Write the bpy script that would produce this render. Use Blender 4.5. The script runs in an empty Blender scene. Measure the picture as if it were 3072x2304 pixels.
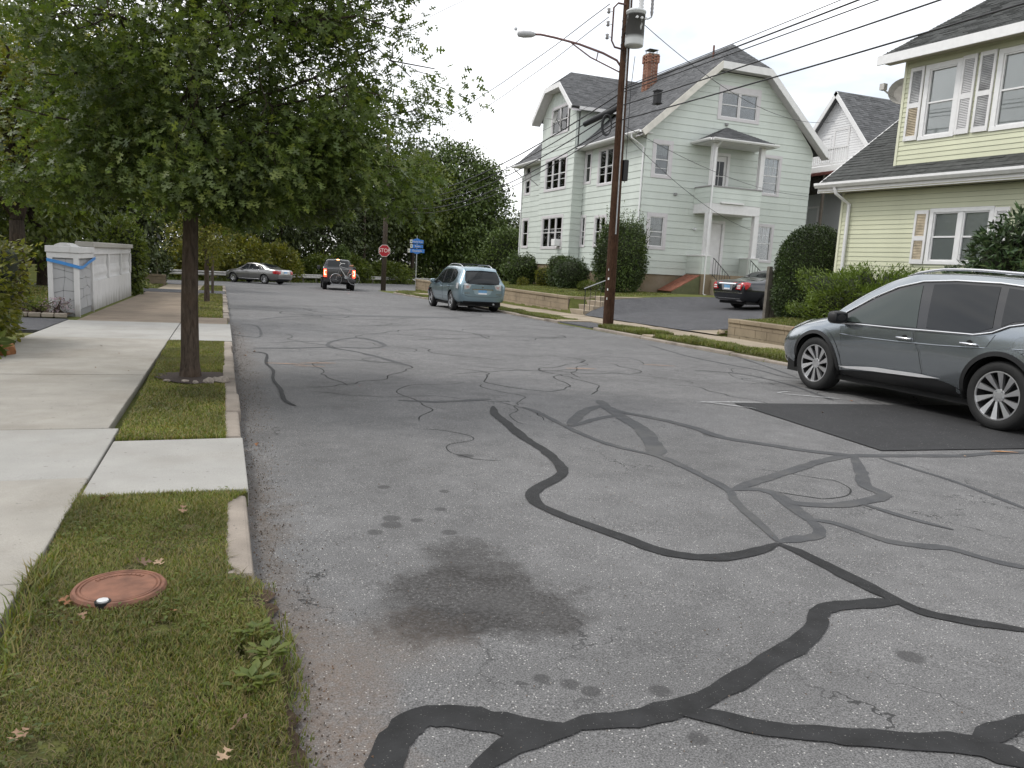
import bpy, bmesh, math, random
import numpy as np
from mathutils import Vector, Matrix
from mathutils.bvhtree import BVHTree
from mathutils.geometry import delaunay_2d_cdt
R = math.radians
random.seed(7)
rng = np.random.default_rng(7)
scene = bpy.context.scene
C = scene.collection

# ---------------------------------------------------------------- camera
PITCH, YAW, ROLL, CAMH = R(8.665), R(20.867), R(3.074), 1.36
fw = Vector((math.sin(YAW)*math.cos(PITCH), math.cos(YAW)*math.cos(PITCH), -math.sin(PITCH)))
rt = Vector((math.cos(YAW), -math.sin(YAW), 0)); up = rt.cross(fw)
cr = rt*math.cos(ROLL) + up*math.sin(ROLL); cu = -rt*math.sin(ROLL) + up*math.cos(ROLL)
cam = bpy.data.objects.new('camera', bpy.data.cameras.new('camera')); C.objects.link(cam)
m = Matrix((cr, cu, -fw)).transposed().to_4x4(); m.translation = (0, 0, CAMH)
cam.matrix_world = m
cam.data.sensor_width = 36; cam.data.lens = 27.03; cam.data.clip_end = 3000; cam.data.clip_start = 0.05
scene.camera = cam
scene.render.resolution_x, scene.render.resolution_y = 1024, 768

# ---------------------------------------------------------------- light
SUN_EL, SUN_AZ = R(52), R(-62)          # azimuth measured from +Y towards +X
w = bpy.data.worlds.new('World'); scene.world = w; w.use_nodes = True
nt = w.node_tree; nt.nodes.clear()
out = nt.nodes.new('ShaderNodeOutputWorld'); bg = nt.nodes.new('ShaderNodeBackground')
sky = nt.nodes.new('ShaderNodeTexSky'); sky.sky_type = 'NISHITA'; sky.sun_disc = False
sky.sun_elevation = SUN_EL; sky.sun_rotation = SUN_AZ
tc = nt.nodes.new('ShaderNodeTexCoord'); no = nt.nodes.new('ShaderNodeTexNoise')
no.inputs['Scale'].default_value = 2.1; no.inputs['Detail'].default_value = 6; no.inputs['Distortion'].default_value = .6
mp = nt.nodes.new('ShaderNodeMapping'); mp.inputs['Scale'].default_value = (1, 1, 2.6)
cl = nt.nodes.new('ShaderNodeValToRGB')
cl.color_ramp.elements[0].position = .36; cl.color_ramp.elements[0].color = (.45, .45, .45, 1)
cl.color_ramp.elements[1].position = .58; cl.color_ramp.elements[1].color = (1, 1, 1, 1)
mx = nt.nodes.new('ShaderNodeMixRGB'); mx.inputs[2].default_value = (13.6, 13.7, 13.9, 1)
L = nt.links.new
L(tc.outputs['Generated'], mp.inputs[0]); L(mp.outputs[0], no.inputs['Vector']); L(no.outputs['Fac'], cl.inputs[0])
L(cl.outputs[0], mx.inputs[0]); L(sky.outputs[0], mx.inputs[1]); L(mx.outputs[0], bg.inputs[0])
bg.inputs[1].default_value = .1; L(bg.outputs[0], out.inputs[0])
sun = bpy.data.objects.new('sun', bpy.data.lights.new('sun', 'SUN')); C.objects.link(sun)
sun.data.energy = 1.4; sun.data.angle = R(14); sun.data.color = (1, .97, .92)
sd = Vector((math.sin(SUN_AZ)*math.cos(SUN_EL), math.cos(SUN_AZ)*math.cos(SUN_EL), math.sin(SUN_EL)))
sun.rotation_euler = sd.to_track_quat('Z', 'Y').to_euler(); sun.location = sd*60
vs = scene.view_settings
vs.view_transform = 'Standard'; vs.look = 'None'; vs.exposure = .28; vs.gamma = 1; vs.use_curve_mapping = False
scene.render.engine = 'CYCLES'
scene.cycles.max_bounces = 4; scene.cycles.diffuse_bounces = 2; scene.cycles.glossy_bounces = 3; scene.cycles.transmission_bounces = 3; scene.cycles.transparent_max_bounces = 6

# ---------------------------------------------------------------- materials
MAT = {}
class NT:
    """small node helper"""
    def __init__(s, mat):
        s.t = mat.node_tree; s.p = s.t.nodes['Principled BSDF']
    def n(s, ty, **kw):
        x = s.t.nodes.new('ShaderNode'+ty)
        for k, v in kw.items():
            if k in x.inputs.keys(): x.inputs[k].default_value = v
            else: setattr(x, k, v)
        return x
    def l(s, a, b): s.t.links.new(a, b)
    def ramp(s, src, stops):
        r = s.n('ValToRGB'); e = r.color_ramp.elements
        while len(e) < len(stops): e.new(.5)
        for q, (p, c) in zip(e, stops):
            q.position = p; q.color = (c, c, c, 1) if not hasattr(c, '__len__') else tuple(c)+(1,)
        s.l(src, r.inputs[0]); return r.outputs[0]
    def mix(s, f, a, b, ty='MIX'):
        x = s.n('MixRGB', blend_type=ty)
        for i, v in ((0, f), (1, a), (2, b)):
            if hasattr(v, 'is_linked') or isinstance(v, bpy.types.NodeSocket): s.l(v, x.inputs[i])
            elif i == 0: x.inputs[0].default_value = v
            else: x.inputs[i].default_value = tuple(v)+(1,) if len(v) == 3 else v
        return x.outputs[0]
    def math(s, op, a, b=0):
        x = s.n('Math', operation=op)
        for i, v in ((0, a), (1, b)):
            if isinstance(v, bpy.types.NodeSocket): s.l(v, x.inputs[i])
            else: x.inputs[i].default_value = v
        return x.outputs[0]
    def noise(s, scale, detail=4, vec=None, rough=.55, dist=0):
        x = s.n('TexNoise'); x.inputs['Scale'].default_value = scale; x.inputs['Detail'].default_value = detail
        x.inputs['Roughness'].default_value = rough; x.inputs['Distortion'].default_value = dist
        if vec is not None: s.l(vec, x.inputs['Vector'])
        return x.outputs['Fac']
    def obj(s): return s.n('TexCoord').outputs['Object']
    def pos(s): return s.n('NewGeometry').outputs['Position']
    def scaled(s, vec, sc):
        x = s.n('Mapping'); x.inputs['Scale'].default_value = sc; s.l(vec, x.inputs[0]); return x.outputs[0]
    def bump(s, h, st=.3, d=.02):
        x = s.n('Bump'); x.inputs['Strength'].default_value = st; x.inputs['Distance'].default_value = d
        s.l(h, x.inputs['Height']); s.l(x.outputs[0], s.p.inputs['Normal'])

def mat(name, col=(.5, .5, .5), rough=.6, metal=0, var=0, scale=6, bump=0, bscale=40, spec=.5, coat=0, emit=0, ecol=None):
    if name in MAT: return MAT[name]
    m = bpy.data.materials.new(name); m.use_nodes = True; k = NT(m); p = k.p
    p.inputs['Base Color'].default_value = tuple(col)+(1,); p.inputs['Roughness'].default_value = rough
    p.inputs['Metallic'].default_value = metal; p.inputs['Specular IOR Level'].default_value = spec
    if coat: p.inputs['Coat Weight'].default_value = coat; p.inputs['Coat Roughness'].default_value = .04
    if emit:
        p.inputs['Emission Color'].default_value = tuple(ecol or col)+(1,); p.inputs['Emission Strength'].default_value = emit
    if var:
        f = k.noise(scale, 5, k.pos())
        lo = tuple(c*(1-var) for c in col); hi = tuple(min(1, c*(1+var)) for c in col)
        k.l(k.ramp(f, [(.3, lo), (.7, hi)]), p.inputs['Base Color'])
    if bump: k.bump(k.noise(bscale, 4, k.pos()), bump, .01)
    MAT[name] = m; return m
def newmat(name):
    m = bpy.data.materials.new(name); m.use_nodes = True; MAT[name] = m; return m, NT(m)

# ---------------------------------------------------------------- mesh helpers
def B(x, y):
    """height of the street plane: it falls gently away from the camera"""
    t = min(1, max(0, (y-28)/30)); return -.0119*(math.sin(YAW)*x+math.cos(YAW)*y) - .1*t*t*(3-2*t)
def tag(o, label=None, cat=None, group=None, kind=None):
    if label: o['label'] = label
    if cat: o['category'] = cat
    if group: o['group'] = group
    if kind: o['kind'] = kind
    return o
def link(o, parent=None):
    C.objects.link(o)
    if parent is not None: o.parent = parent
    return o
def empty(name, loc=(0, 0, 0), rz=0, label=None, cat=None, group=None):
    o = bpy.data.objects.new(name, None); C.objects.link(o); o.location = loc; o.rotation_euler = (0, 0, rz)
    o.empty_display_size = .2
    return tag(o, label, cat, group)
def mesh(name, verts, faces, m=None, parent=None, smooth=False, loc=None):
    me = bpy.data.meshes.new(name)
    me.from_pydata([tuple(v) for v in verts], [], [tuple(f) for f in faces]); me.update()
    if smooth: me.polygons.foreach_set('use_smooth', [True]*len(me.polygons))
    if m: me.materials.append(m)
    o = bpy.data.objects.new(name, me); link(o, parent)
    if loc is not None: o.location = loc
    return o
def fastmesh(name, V, F, m=None, parent=None, smooth=False):
    """numpy arrays, all faces with the same corner count"""
    me = bpy.data.meshes.new(name); V = np.asarray(V, np.float32); F = np.asarray(F, np.int32); k = F.shape[1]
    me.vertices.add(len(V)); me.vertices.foreach_set('co', V.ravel())
    me.loops.add(F.size); me.loops.foreach_set('vertex_index', F.ravel())
    me.polygons.add(len(F)); me.polygons.foreach_set('loop_start', np.arange(0, F.size, k, dtype=np.int32))
    if smooth: me.polygons.foreach_set('use_smooth', np.ones(len(F), bool))
    me.update(calc_edges=True)
    if m: me.materials.append(m)
    return link(bpy.data.objects.new(name, me), parent)
class MB:
    """collects simple shapes into one mesh"""
    def __init__(s): s.v, s.f = [], []
    def add(s, v, f):
        b = len(s.v); s.v += [tuple(q) for q in v]; s.f += [tuple(i+b for i in q) for q in f]; return s
    def box(s, a, b, M=None):
        (x0, y0, z0), (x1, y1, z1) = a, b
        v = [(x0,y0,z0),(x1,y0,z0),(x1,y1,z0),(x0,y1,z0),(x0,y0,z1),(x1,y0,z1),(x1,y1,z1),(x0,y1,z1)]
        if M is not None: v = [M @ Vector(q) for q in v]
        return s.add(v, [(3,2,1,0),(4,5,6,7),(0,1,5,4),(1,2,6,5),(2,3,7,6),(3,0,4,7)])
    def tube(s, pts, r, n=8, cap=True):
        pts = [Vector(p) for p in pts]; N = len(pts)
        rr = r if hasattr(r, '__len__') else [r]*N
        b = len(s.v); prev = None
        for i, p in enumerate(pts):
            t = (pts[min(i+1, N-1)]-pts[max(i-1, 0)])
            if t.length < 1e-9: t = Vector((0, 0, 1))
            t.normalize()
            if prev is None: a = t.orthogonal().normalized()
            else:
                a = prev - t*prev.dot(t)
                if a.length < 1e-6: a = t.orthogonal()
                a.normalize()
            prev = a; c = t.cross(a)
            for k in range(n):
                an = 2*math.pi*k/n; s.v.append(tuple(p + (a*math.cos(an)+c*math.sin(an))*rr[i]))
        for i in range(N-1):
            for k in range(n):
                k2 = (k+1) % n; s.f.append((b+i*n+k, b+i*n+k2, b+(i+1)*n+k2, b+(i+1)*n+k))
        if cap:
            s.f.append(tuple(b+k for k in reversed(range(n)))); s.f.append(tuple(b+(N-1)*n+k for k in range(n)))
        return s
    def lathe(s, prof, n=24, M=None, cap=False):
        """prof: (radius, z)"""
        b = len(s.v)
        for r, z in prof:
            for k in range(n):
                a = 2*math.pi*k/n; v = Vector((r*math.cos(a), r*math.sin(a), z)); s.v.append(tuple(M @ v if M is not None else v))
        for i in range(len(prof)-1):
            for k in range(n):
                k2 = (k+1) % n; s.f.append((b+i*n+k, b+i*n+k2, b+(i+1)*n+k2, b+(i+1)*n+k))
        if cap:
            s.f.append(tuple(b+k for k in reversed(range(n)))); e = b+(len(prof)-1)*n; s.f.append(tuple(e+k for k in range(n)))
        return s
    def prism(s, poly, z0, z1, M=None):
        n = len(poly); v = [(x, y, z0) for x, y in poly]+[(x, y, z1) for x, y in poly]
        if M is not None: v = [M @ Vector(q) for q in v]
        return s.add(v, [tuple(reversed(range(n))), tuple(range(n, 2*n))]+[(i, (i+1) % n, n+(i+1) % n, n+i) for i in range(n)])
    def build(s, name, m=None, parent=None, smooth=False, loc=None): return mesh(name, s.v, s.f, m, parent, smooth, loc)
def box(name, a, b, m, parent=None, M=None): return MB().box(a, b, M).build(name, m, parent)
def bevel(o, wdt=.01, seg=2):
    md = o.modifiers.new('bevel', 'BEVEL'); md.width = wdt; md.segments = seg; md.limit_method = 'ANGLE'; return o
def text(name, body, size, m, parent, M, ext=.002, align='CENTER', sx=1):
    cu_ = bpy.data.curves.new(name, 'FONT'); cu_.body = body; cu_.size = size; cu_.extrude = ext
    cu_.align_x = align; cu_.align_y = 'CENTER'
    t = bpy.data.objects.new(name+'_tmp', cu_); C.objects.link(t)
    dg = bpy.context.evaluated_depsgraph_get(); me = bpy.data.meshes.new_from_object(t.evaluated_get(dg))
    bpy.data.objects.remove(t); me.materials.clear(); me.materials.append(m)
    o = bpy.data.objects.new(name, me); link(o, parent); me.transform(Matrix.Diagonal((sx, 1, 1, 1))); me.transform(M); return o
def copytree(o, parent=None):
    c = o.copy(); C.objects.link(c); c.parent = parent
    for ch in list(o.children): copytree(ch, c)
    return c
# ---------------------------------------------------------------- surface materials
def asphalt(name, base, speck=.5, stains_shade=False, worn=1.):
    m, k = newmat(name); P = k.pos(); p = k.p
    big = k.noise(.7, 3, P); mid = k.noise(5, 4, P, .6); fine = k.noise(170, 2, P, .7)
    c = k.ramp(fine, [(.3, tuple(b*.42 for b in base)), (.5, base), (.68, tuple(min(1, b*1.75) for b in base))])
    vo = k.n('TexVoronoi'); vo.inputs['Scale'].default_value = 95; k.l(P, vo.inputs['Vector'])
    cell = k.math('LESS_THAN', vo.outputs['Distance'], .26)
    sep = k.n('SeparateColor'); k.l(vo.outputs['Color'], sep.inputs[0])
    rare = k.math('GREATER_THAN', sep.outputs[0], 1-.17*speck)
    dk = k.math('LESS_THAN', sep.outputs[0], .12)
    c = k.mix(k.math('MULTIPLY', cell, rare), c, (.50, .485, .46))
    c = k.mix(k.math('MULTIPLY', k.math('MULTIPLY', cell, dk), .7), c, (.03, .03, .03))
    c = k.mix(1, c, k.ramp(mid, [(.3, .86), (.7, 1.12)]), 'MULTIPLY')
    c = k.mix(1, c, k.ramp(big, [(.3, .84), (.7, 1.13)]), 'MULTIPLY')
    if stains_shade:
        nz = k.n('TexNoise'); nz.inputs['Scale'].default_value = 3.2; nz.inputs['Detail'].default_value = 5; k.l(P, nz.inputs['Vector'])
        dv = k.n('VectorMath', operation='MULTIPLY_ADD'); k.l(nz.outputs['Color'], dv.inputs[0])
        dv.inputs[1].default_value = (.55, .55, 0)
        nz2 = k.n('TexNoise'); nz2.inputs['Scale'].default_value = 15; nz2.inputs['Detail'].default_value = 3; k.l(P, nz2.inputs['Vector']); dv2 = k.n('VectorMath', operation='MULTIPLY_ADD'); k.l(nz2.outputs['Color'], dv2.inputs[0]); dv2.inputs[1].default_value = (.2, .2, 0); k.l(P, dv2.inputs[2]); k.l(dv2.outputs[0], dv.inputs[2])
        grit = k.ramp(k.noise(55, 2, P), [(.38, .55), (.6, 1.)])
        def blob(cx, cy, rx, ry, soft=.5):
            s_ = k.n('VectorMath', operation='SUBTRACT'); k.l(dv.outputs[0], s_.inputs[0]); s_.inputs[1].default_value = (cx+.37, cy+.37, 0)
            q = k.n('VectorMath', operation='MULTIPLY'); k.l(s_.outputs[0], q.inputs[0]); q.inputs[1].default_value = (1/rx, 1/ry, 0)
            le = k.n('VectorMath', operation='LENGTH'); k.l(q.outputs[0], le.inputs[0])
            return k.ramp(le.outputs['Value'], [(1-soft, 1.), (1, 0.)])
        for cx, cy, rx, ry, so, st, col in [
            (1.0, 2.9, .52, .44, .35, .8, (.024, .021, .019)), (1.12, 3.3, .26, .34, .5, .7, (.028, .025, .023)), (.85, 2.75, .3, .2, .6, .5, (.018, .016, .015)),
            (1.1, 2.85, .2, .14, .5, .3, (.07, .068, .066)),
            (1.15, 8.4, .55, 1.5, .9, .45, (.035, .033, .03)), (.45, 8.6, .5, 4.5, .8, .25, (.04, .037, .033)),  # shade of the oak canopy painted into the road colour
            (.22, 2.2, .3, 1.3, .7, .55, (.15, .105, .075)), (.2, 4.2, .16, 1.6, .8, .6, (.09, .065, .045)), (.25, 12, .28, 7, .8, .45, (.09, .065, .045)),
            (.55, 2.62, .4, .3, .9, .35, (.15, .11, .08)), (7.6, 9.6, 1.3, .5, .9, .35, (.26, .26, .26)), (5.5, 20, 1.2, 6, .9, .22, (.22, .22, .22))]:
            c = k.mix(k.math('MULTIPLY', k.math('MULTIPLY', blob(cx, cy, rx, ry, so), grit), st), c, col)
        for cx, cy, r in [(.87,4.04,.06),(.85,3.93,.07),(.74,3.83,.05),(1.18,4.15,.04),(.95,4.66,.05),(1.71,5.39,.075),(1.02,2.24,.035),(1.1,2.18,.04),(1.15,2.12,.04),(1.38,2.06,.045),(1.35,1.79,.04),(2.46,2.02,.06),(1.0,3.98,.04),(4.25,5.85,.12),(1.3,4.5,.04),(1.12,3.75,.05)]:
            s_ = k.n('VectorMath', operation='DISTANCE'); k.l(P, s_.inputs[0]); s_.inputs[1].default_value = (cx, cy, B(cx, cy))
            c = k.mix(k.math('MULTIPLY', k.ramp(s_.outputs['Value'], [(r*.7, 1.), (r, 0.)]), .62), c, (.035, .034, .034))
        # hairline cracks in broken fields
        cr_ = k.n('TexVoronoi', feature='DISTANCE_TO_EDGE'); cr_.inputs['Scale'].default_value = 1.1
        k.l(dv.outputs[0], cr_.inputs['Vector'])
        f = k.math('LESS_THAN', cr_.outputs['Distance'], .0045)
        f = k.math('MULTIPLY', f, k.ramp(k.noise(.45, 3, P), [(.52, 0.), (.6, .8)]))
        c = k.mix(f, c, (.02, .02, .02))
    k.l(c, p.inputs['Base Color']); p.inputs['Roughness'].default_value = .82; p.inputs['Specular IOR Level'].default_value = .35
    k.bump(k.mix(.5, fine, vo.outputs['Distance']), .55, .006)
    return m
M_road = asphalt('road_asphalt', (.136, .134, .133), .9, True)
M_street2 = asphalt('cross_street_asphalt', (.125, .124, .124), .6)
M_patch = asphalt('patch_asphalt', (.032, .032, .033), .12)
M_drive = asphalt('driveway_asphalt', (.075, .075, .08), .7)
def concrete(name, base, var=.14, stain=(.12, .10, .08), st=.25):
    m, k = newmat(name); P = k.pos(); p = k.p
    c = k.ramp(k.noise(3, 4, P, .62), [(.28, tuple(b*(1-var) for b in base)), (.72, tuple(b*(1+var) for b in base))])
    c = k.mix(k.math('MULTIPLY', k.ramp(k.noise(.9, 4, P, .6), [(.48, 0.), (.7, 1.)]), st), c, stain)
    c = k.mix(1, c, k.ramp(k.noise(220, 2, P), [(.3, .86), (.7, 1.12)]), 'MULTIPLY')
    c = k.mix(k.ramp(k.noise(26, 2, P), [(.70, 0.), (.73, .5)]), c, (.10, .09, .08))
    k.l(c, p.inputs['Base Color']); p.inputs['Roughness'].default_value = .88; p.inputs['Specular IOR Level'].default_value = .25
    k.bump(k.noise(120, 2, P), .25, .004); return m
M_conc = concrete('sidewalk_concrete', (.335, .315, .28), .12, (.20, .175, .14), .5)
M_concnew = concrete('new_concrete', (.355, .345, .322), .08, (.24, .22, .19), .45)
M_concold = concrete('old_concrete', (.235, .19, .145), .16, (.11, .085, .065), .4)
M_concR = concrete('far_sidewalk_concrete', (.34, .285, .215), .15, (.15, .12, .09), .4)
M_curb = concrete('curb_stone', (.30, .26, .22), .22, (.09, .075, .06), .75)
M_block = concrete('block_wall', (.29, .235, .165), .13, (.12, .095, .07), .4)
M_found = concrete('foundation', (.235, .185, .125), .1, (.36, .33, .28), .3)
def tarmat(name, a, b, hole=.62):
    m, k = newmat(name); P = k.pos(); c = k.ramp(k.noise(9, 5, P), [(.3, a), (.7, b)])
    c = k.mix(k.ramp(k.noise(150, 2, P), [(.66, 0.), (.70, .8)]), c, (.2, .19, .18)); c = k.mix(k.ramp(k.noise(3.2, 5, P, .7), [(hole, 0.), (hole+.14, .75)]), c, (.10, .098, .095))
    k.l(c, k.p.inputs['Base Color']); k.p.inputs['Roughness'].default_value = .75; k.p.inputs['Specular IOR Level'].default_value = .25; k.bump(k.noise(70, 4, P), .35, .004); return m
M_tarw = tarmat('worn_tar_seal', (.058, .059, .062), (.082, .083, .086), .5)
M_tar, kk = newmat('tar_seal')
c_ = kk.ramp(kk.noise(9, 5, kk.pos()), [(.3, (.016, .016, .016)), (.7, (.032, .032, .033))])
c_ = kk.mix(kk.ramp(kk.noise(150, 2, kk.pos()), [(.69, 0.), (.72, .8)]), c_, (.22, .21, .2))
kk.l(c_, kk.p.inputs['Base Color']); kk.p.inputs['Roughness'].default_value = .75; kk.p.inputs['Specular IOR Level'].default_value = .25; kk.bump(kk.noise(70, 4, kk.pos()), .35, .004)
def soilmat(name, stops, s1=1.6, s2=30):
    m, k = newmat(name); P = k.pos()
    c = k.ramp(k.noise(s1, 4, P, .65), stops)
    c = k.mix(1, c, k.ramp(k.noise(s2, 4, P), [(.25, .6), (.75, 1.35)]), 'MULTIPLY')
    k.l(c, k.p.inputs['Base Color']); k.p.inputs['Roughness'].default_value = .95; k.p.inputs['Specular IOR Level'].default_value = .1
    return m
M_turf = soilmat('turf_soil', [(.3, (.085, .062, .036)), (.45, (.06, .062, .022)), (.6, (.10, .105, .032)), (.75, (.07, .085, .024))], 9, 130)
M_lawn = soilmat('lawn', [(.25, (.10, .105, .035)), (.5, (.115, .13, .04)), (.75, (.16, .145, .06))], .8, 60)
M_ground = soilmat('ground', [(.3, (.035, .045, .016)), (.6, (.05, .07, .02))], .4, 8)
M_dirt = soilmat('bare_dirt', [(.3, (.06, .042, .03)), (.7, (.11, .08, .058))], 6, 60)
def leafmat(name, cols, trans=.3, rough=.45, spec=.35):
    """colour differs leaf by leaf"""
    m, k = newmat(name); p = k.p
    g = k.n('NewGeometry'); r = g.outputs['Random Per Island']
    n = len(cols); c = k.ramp(r, [(i/(n-1), q) for i, q in enumerate(cols)])
    c = k.mix(1, c, k.ramp(k.noise(1.1, 3, g.outputs['Position']), [(.3, .6), (.7, 1.45)]), 'MULTIPLY')  # clump noise puts light and dark crown depth into the colour
    k.l(c, p.inputs['Base Color']); p.inputs['Roughness'].default_value = rough; p.inputs['Specular IOR Level'].default_value = spec
    if not trans: return m
    tr = k.n('BsdfTranslucent'); k.l(k.mix(1, c, (1.25, 1.35, .6), 'MULTIPLY'), tr.inputs[0])
    ms = k.n('MixShader'); ms.inputs[0].default_value = trans
    o = m.node_tree.nodes['Material Output']; k.l(p.outputs[0], ms.inputs[1]); k.l(tr.outputs[0], ms.inputs[2]); k.l(ms.outputs[0], o.inputs[0])
    return m
ML_oak = leafmat('oak_leaf', [(0.061, 0.088, 0.027), (0.084, 0.119, 0.030), (0.115, 0.155, 0.035), (0.068, 0.100, 0.032), (0.162, 0.189, 0.041)], .36, .42, .32)
ML_back = leafmat('dark_leaf', [(0.035, 0.049, 0.015), (0.051, 0.070, 0.019), (0.074, 0.095, 0.024), (0.043, 0.059, 0.019)], 0, .5)
ML_mid = leafmat('mid_leaf', [(0.066, 0.090, 0.019), (0.090, 0.120, 0.024), (0.120, 0.138, 0.026), (0.072, 0.098, 0.022)], .3)
ML_yel = leafmat('yellowing_leaf', [(.10, .115, .02), (.145, .155, .028), (.20, .18, .03), (.085, .105, .02)], .35)
ML_vine = leafmat('vine_leaf', [(0.061, 0.095, 0.022), (0.081, 0.121, 0.027), (0.108, 0.146, 0.032), (0.070, 0.105, 0.027)], 0)
ML_box = leafmat('boxwood_leaf', [(0.036, 0.060, 0.014), (0.055, 0.089, 0.019), (0.084, 0.120, 0.024), (0.046, 0.072, 0.018)], 0, .45)
ML_yew = leafmat('yew_leaf', [(0.025, 0.043, 0.013), (0.037, 0.062, 0.015), (0.056, 0.088, 0.020), (0.033, 0.050, 0.015)], 0)
ML_jun = leafmat('juniper_leaf', [(0.069, 0.109, 0.018), (0.103, 0.149, 0.023), (0.138, 0.190, 0.029), (0.081, 0.121, 0.021)], .25)
ML_rho = leafmat('rhododendron_leaf', [(0.027, 0.053, 0.020), (0.043, 0.077, 0.027), (0.062, 0.106, 0.037), (0.075, 0.100, 0.037)], 0, .3)
ML_grass = leafmat('grass_blade', [(0.094, 0.124, 0.024), (0.142, 0.175, 0.033), (0.189, 0.212, 0.042), (0.295, 0.224, 0.106), (0.124, 0.153, 0.031), (0.077, 0.106, 0.024), (0.248, 0.212, 0.077), (0.165, 0.118, 0.065)], .3, .5)
ML_grassR = leafmat('dry_grass_blade', [(.085, .12, .024), (.12, .155, .03), (.17, .17, .05), (.21, .18, .08), (.10, .14, .03)], .3, .5)
ML_thatch = leafmat('thatch', [(.16, .12, .06), (.12, .11, .04), (.22, .17, .09), (.09, .10, .03), (.08, .06, .035)], 0, .8)
ML_grit = leafmat('grit', [(.12, .09, .065), (.20, .18, .16), (.07, .055, .045), (.16, .10, .06), (.30, .28, .25)], 0, .9)
ML_dead = leafmat('dead_leaf', [(.20, .10, .045), (.26, .15, .075), (.14, .08, .045), (.30, .20, .12)], .15, .7)
ML_flower = leafmat('pale_flower', [(.30, .22, .27), (.20, .13, .17), (.40, .33, .36), (.10, .07, .06), (.06, .07, .03)], .2)
def barkmat(name, a, b):
    m, k = newmat(name); P = k.scaled(k.obj(), (1, 1, .22))
    f = k.noise(34, 5, P, .65, .4); c = k.ramp(f, [(.3, a), (.7, b)])
    c = k.mix(k.ramp(k.noise(4, 4, k.obj()), [(.5, 0.), (.75, .5)]), c, (.09, .055, .035))
    k.l(c, k.p.inputs['Base Color']); k.p.inputs['Roughness'].default_value = .92; k.p.inputs['Specular IOR Level'].default_value = .15
    k.bump(f, 1., .02); return m
M_bark = barkmat('bark', (.04, .03, .023), (.13, .10, .078))
M_bark2 = barkmat('dark_bark', (.025, .02, .016), (.07, .055, .042))
M_pole = barkmat('creosote_pole', (.026, .014, .009), (.085, .045, .027))
M_pole2 = barkmat('weathered_pole', (.06, .05, .042), (.13, .105, .085))
M_white = mat('white_paint', (.78, .775, .77), .45, var=.05, scale=9)
M_trim = mat('white_trim', (.74, .73, .725), .5, var=.06, scale=5)
M_trimg = mat('pale_grey_trim', (.60, .575, .585), .55, var=.05, scale=5)
M_dirty = mat('dirty_white', (.66, .63, .57), .6, var=.12, scale=4)
M_black = mat('black_iron', (.012, .012, .013), .5)
M_rubber = mat('rubber', (.014, .014, .014), .75, var=.2, scale=40)
M_dark = mat('dark_underbody', (.008, .008, .008), .8)
M_chrome = mat('chrome', (.85, .85, .86), .12, 1)
M_steel = mat('galvanised_steel', (.42, .43, .44), .5, .7, var=.15, scale=12)
M_wire = mat('cable_sheath', (.018, .018, .02), .6)
M_plate = mat('plate_blue', (.16, .34, .55), .4, var=.15, scale=14)
M_red = mat('tail_lens', (.42, .012, .016), .18, coat=.6)
M_redon = mat('brake_light_lit', (.9, .03, .02), .3, emit=5.5, ecol=(1, .045, .02))
M_redhot = mat('brake_light_core', (1, .5, .3), .3, emit=9, ecol=(1, .38, .14))
M_clear = mat('clear_lens', (.62, .63, .64), .12, .3, var=.25, scale=30, coat=.8)
def glassmat(name, col, rough=.03, spec=.4):
    m, k = newmat(name); p = k.p
    p.inputs['Base Color'].default_value = tuple(col)+(1,); p.inputs['Roughness'].default_value = rough; p.inputs['Specular IOR Level'].default_value = spec
    return m
M_glass = glassmat('tinted_glass', (.014, .016, .018))
M_glassg = glassmat('green_glass', (.035, .055, .05))
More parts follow.
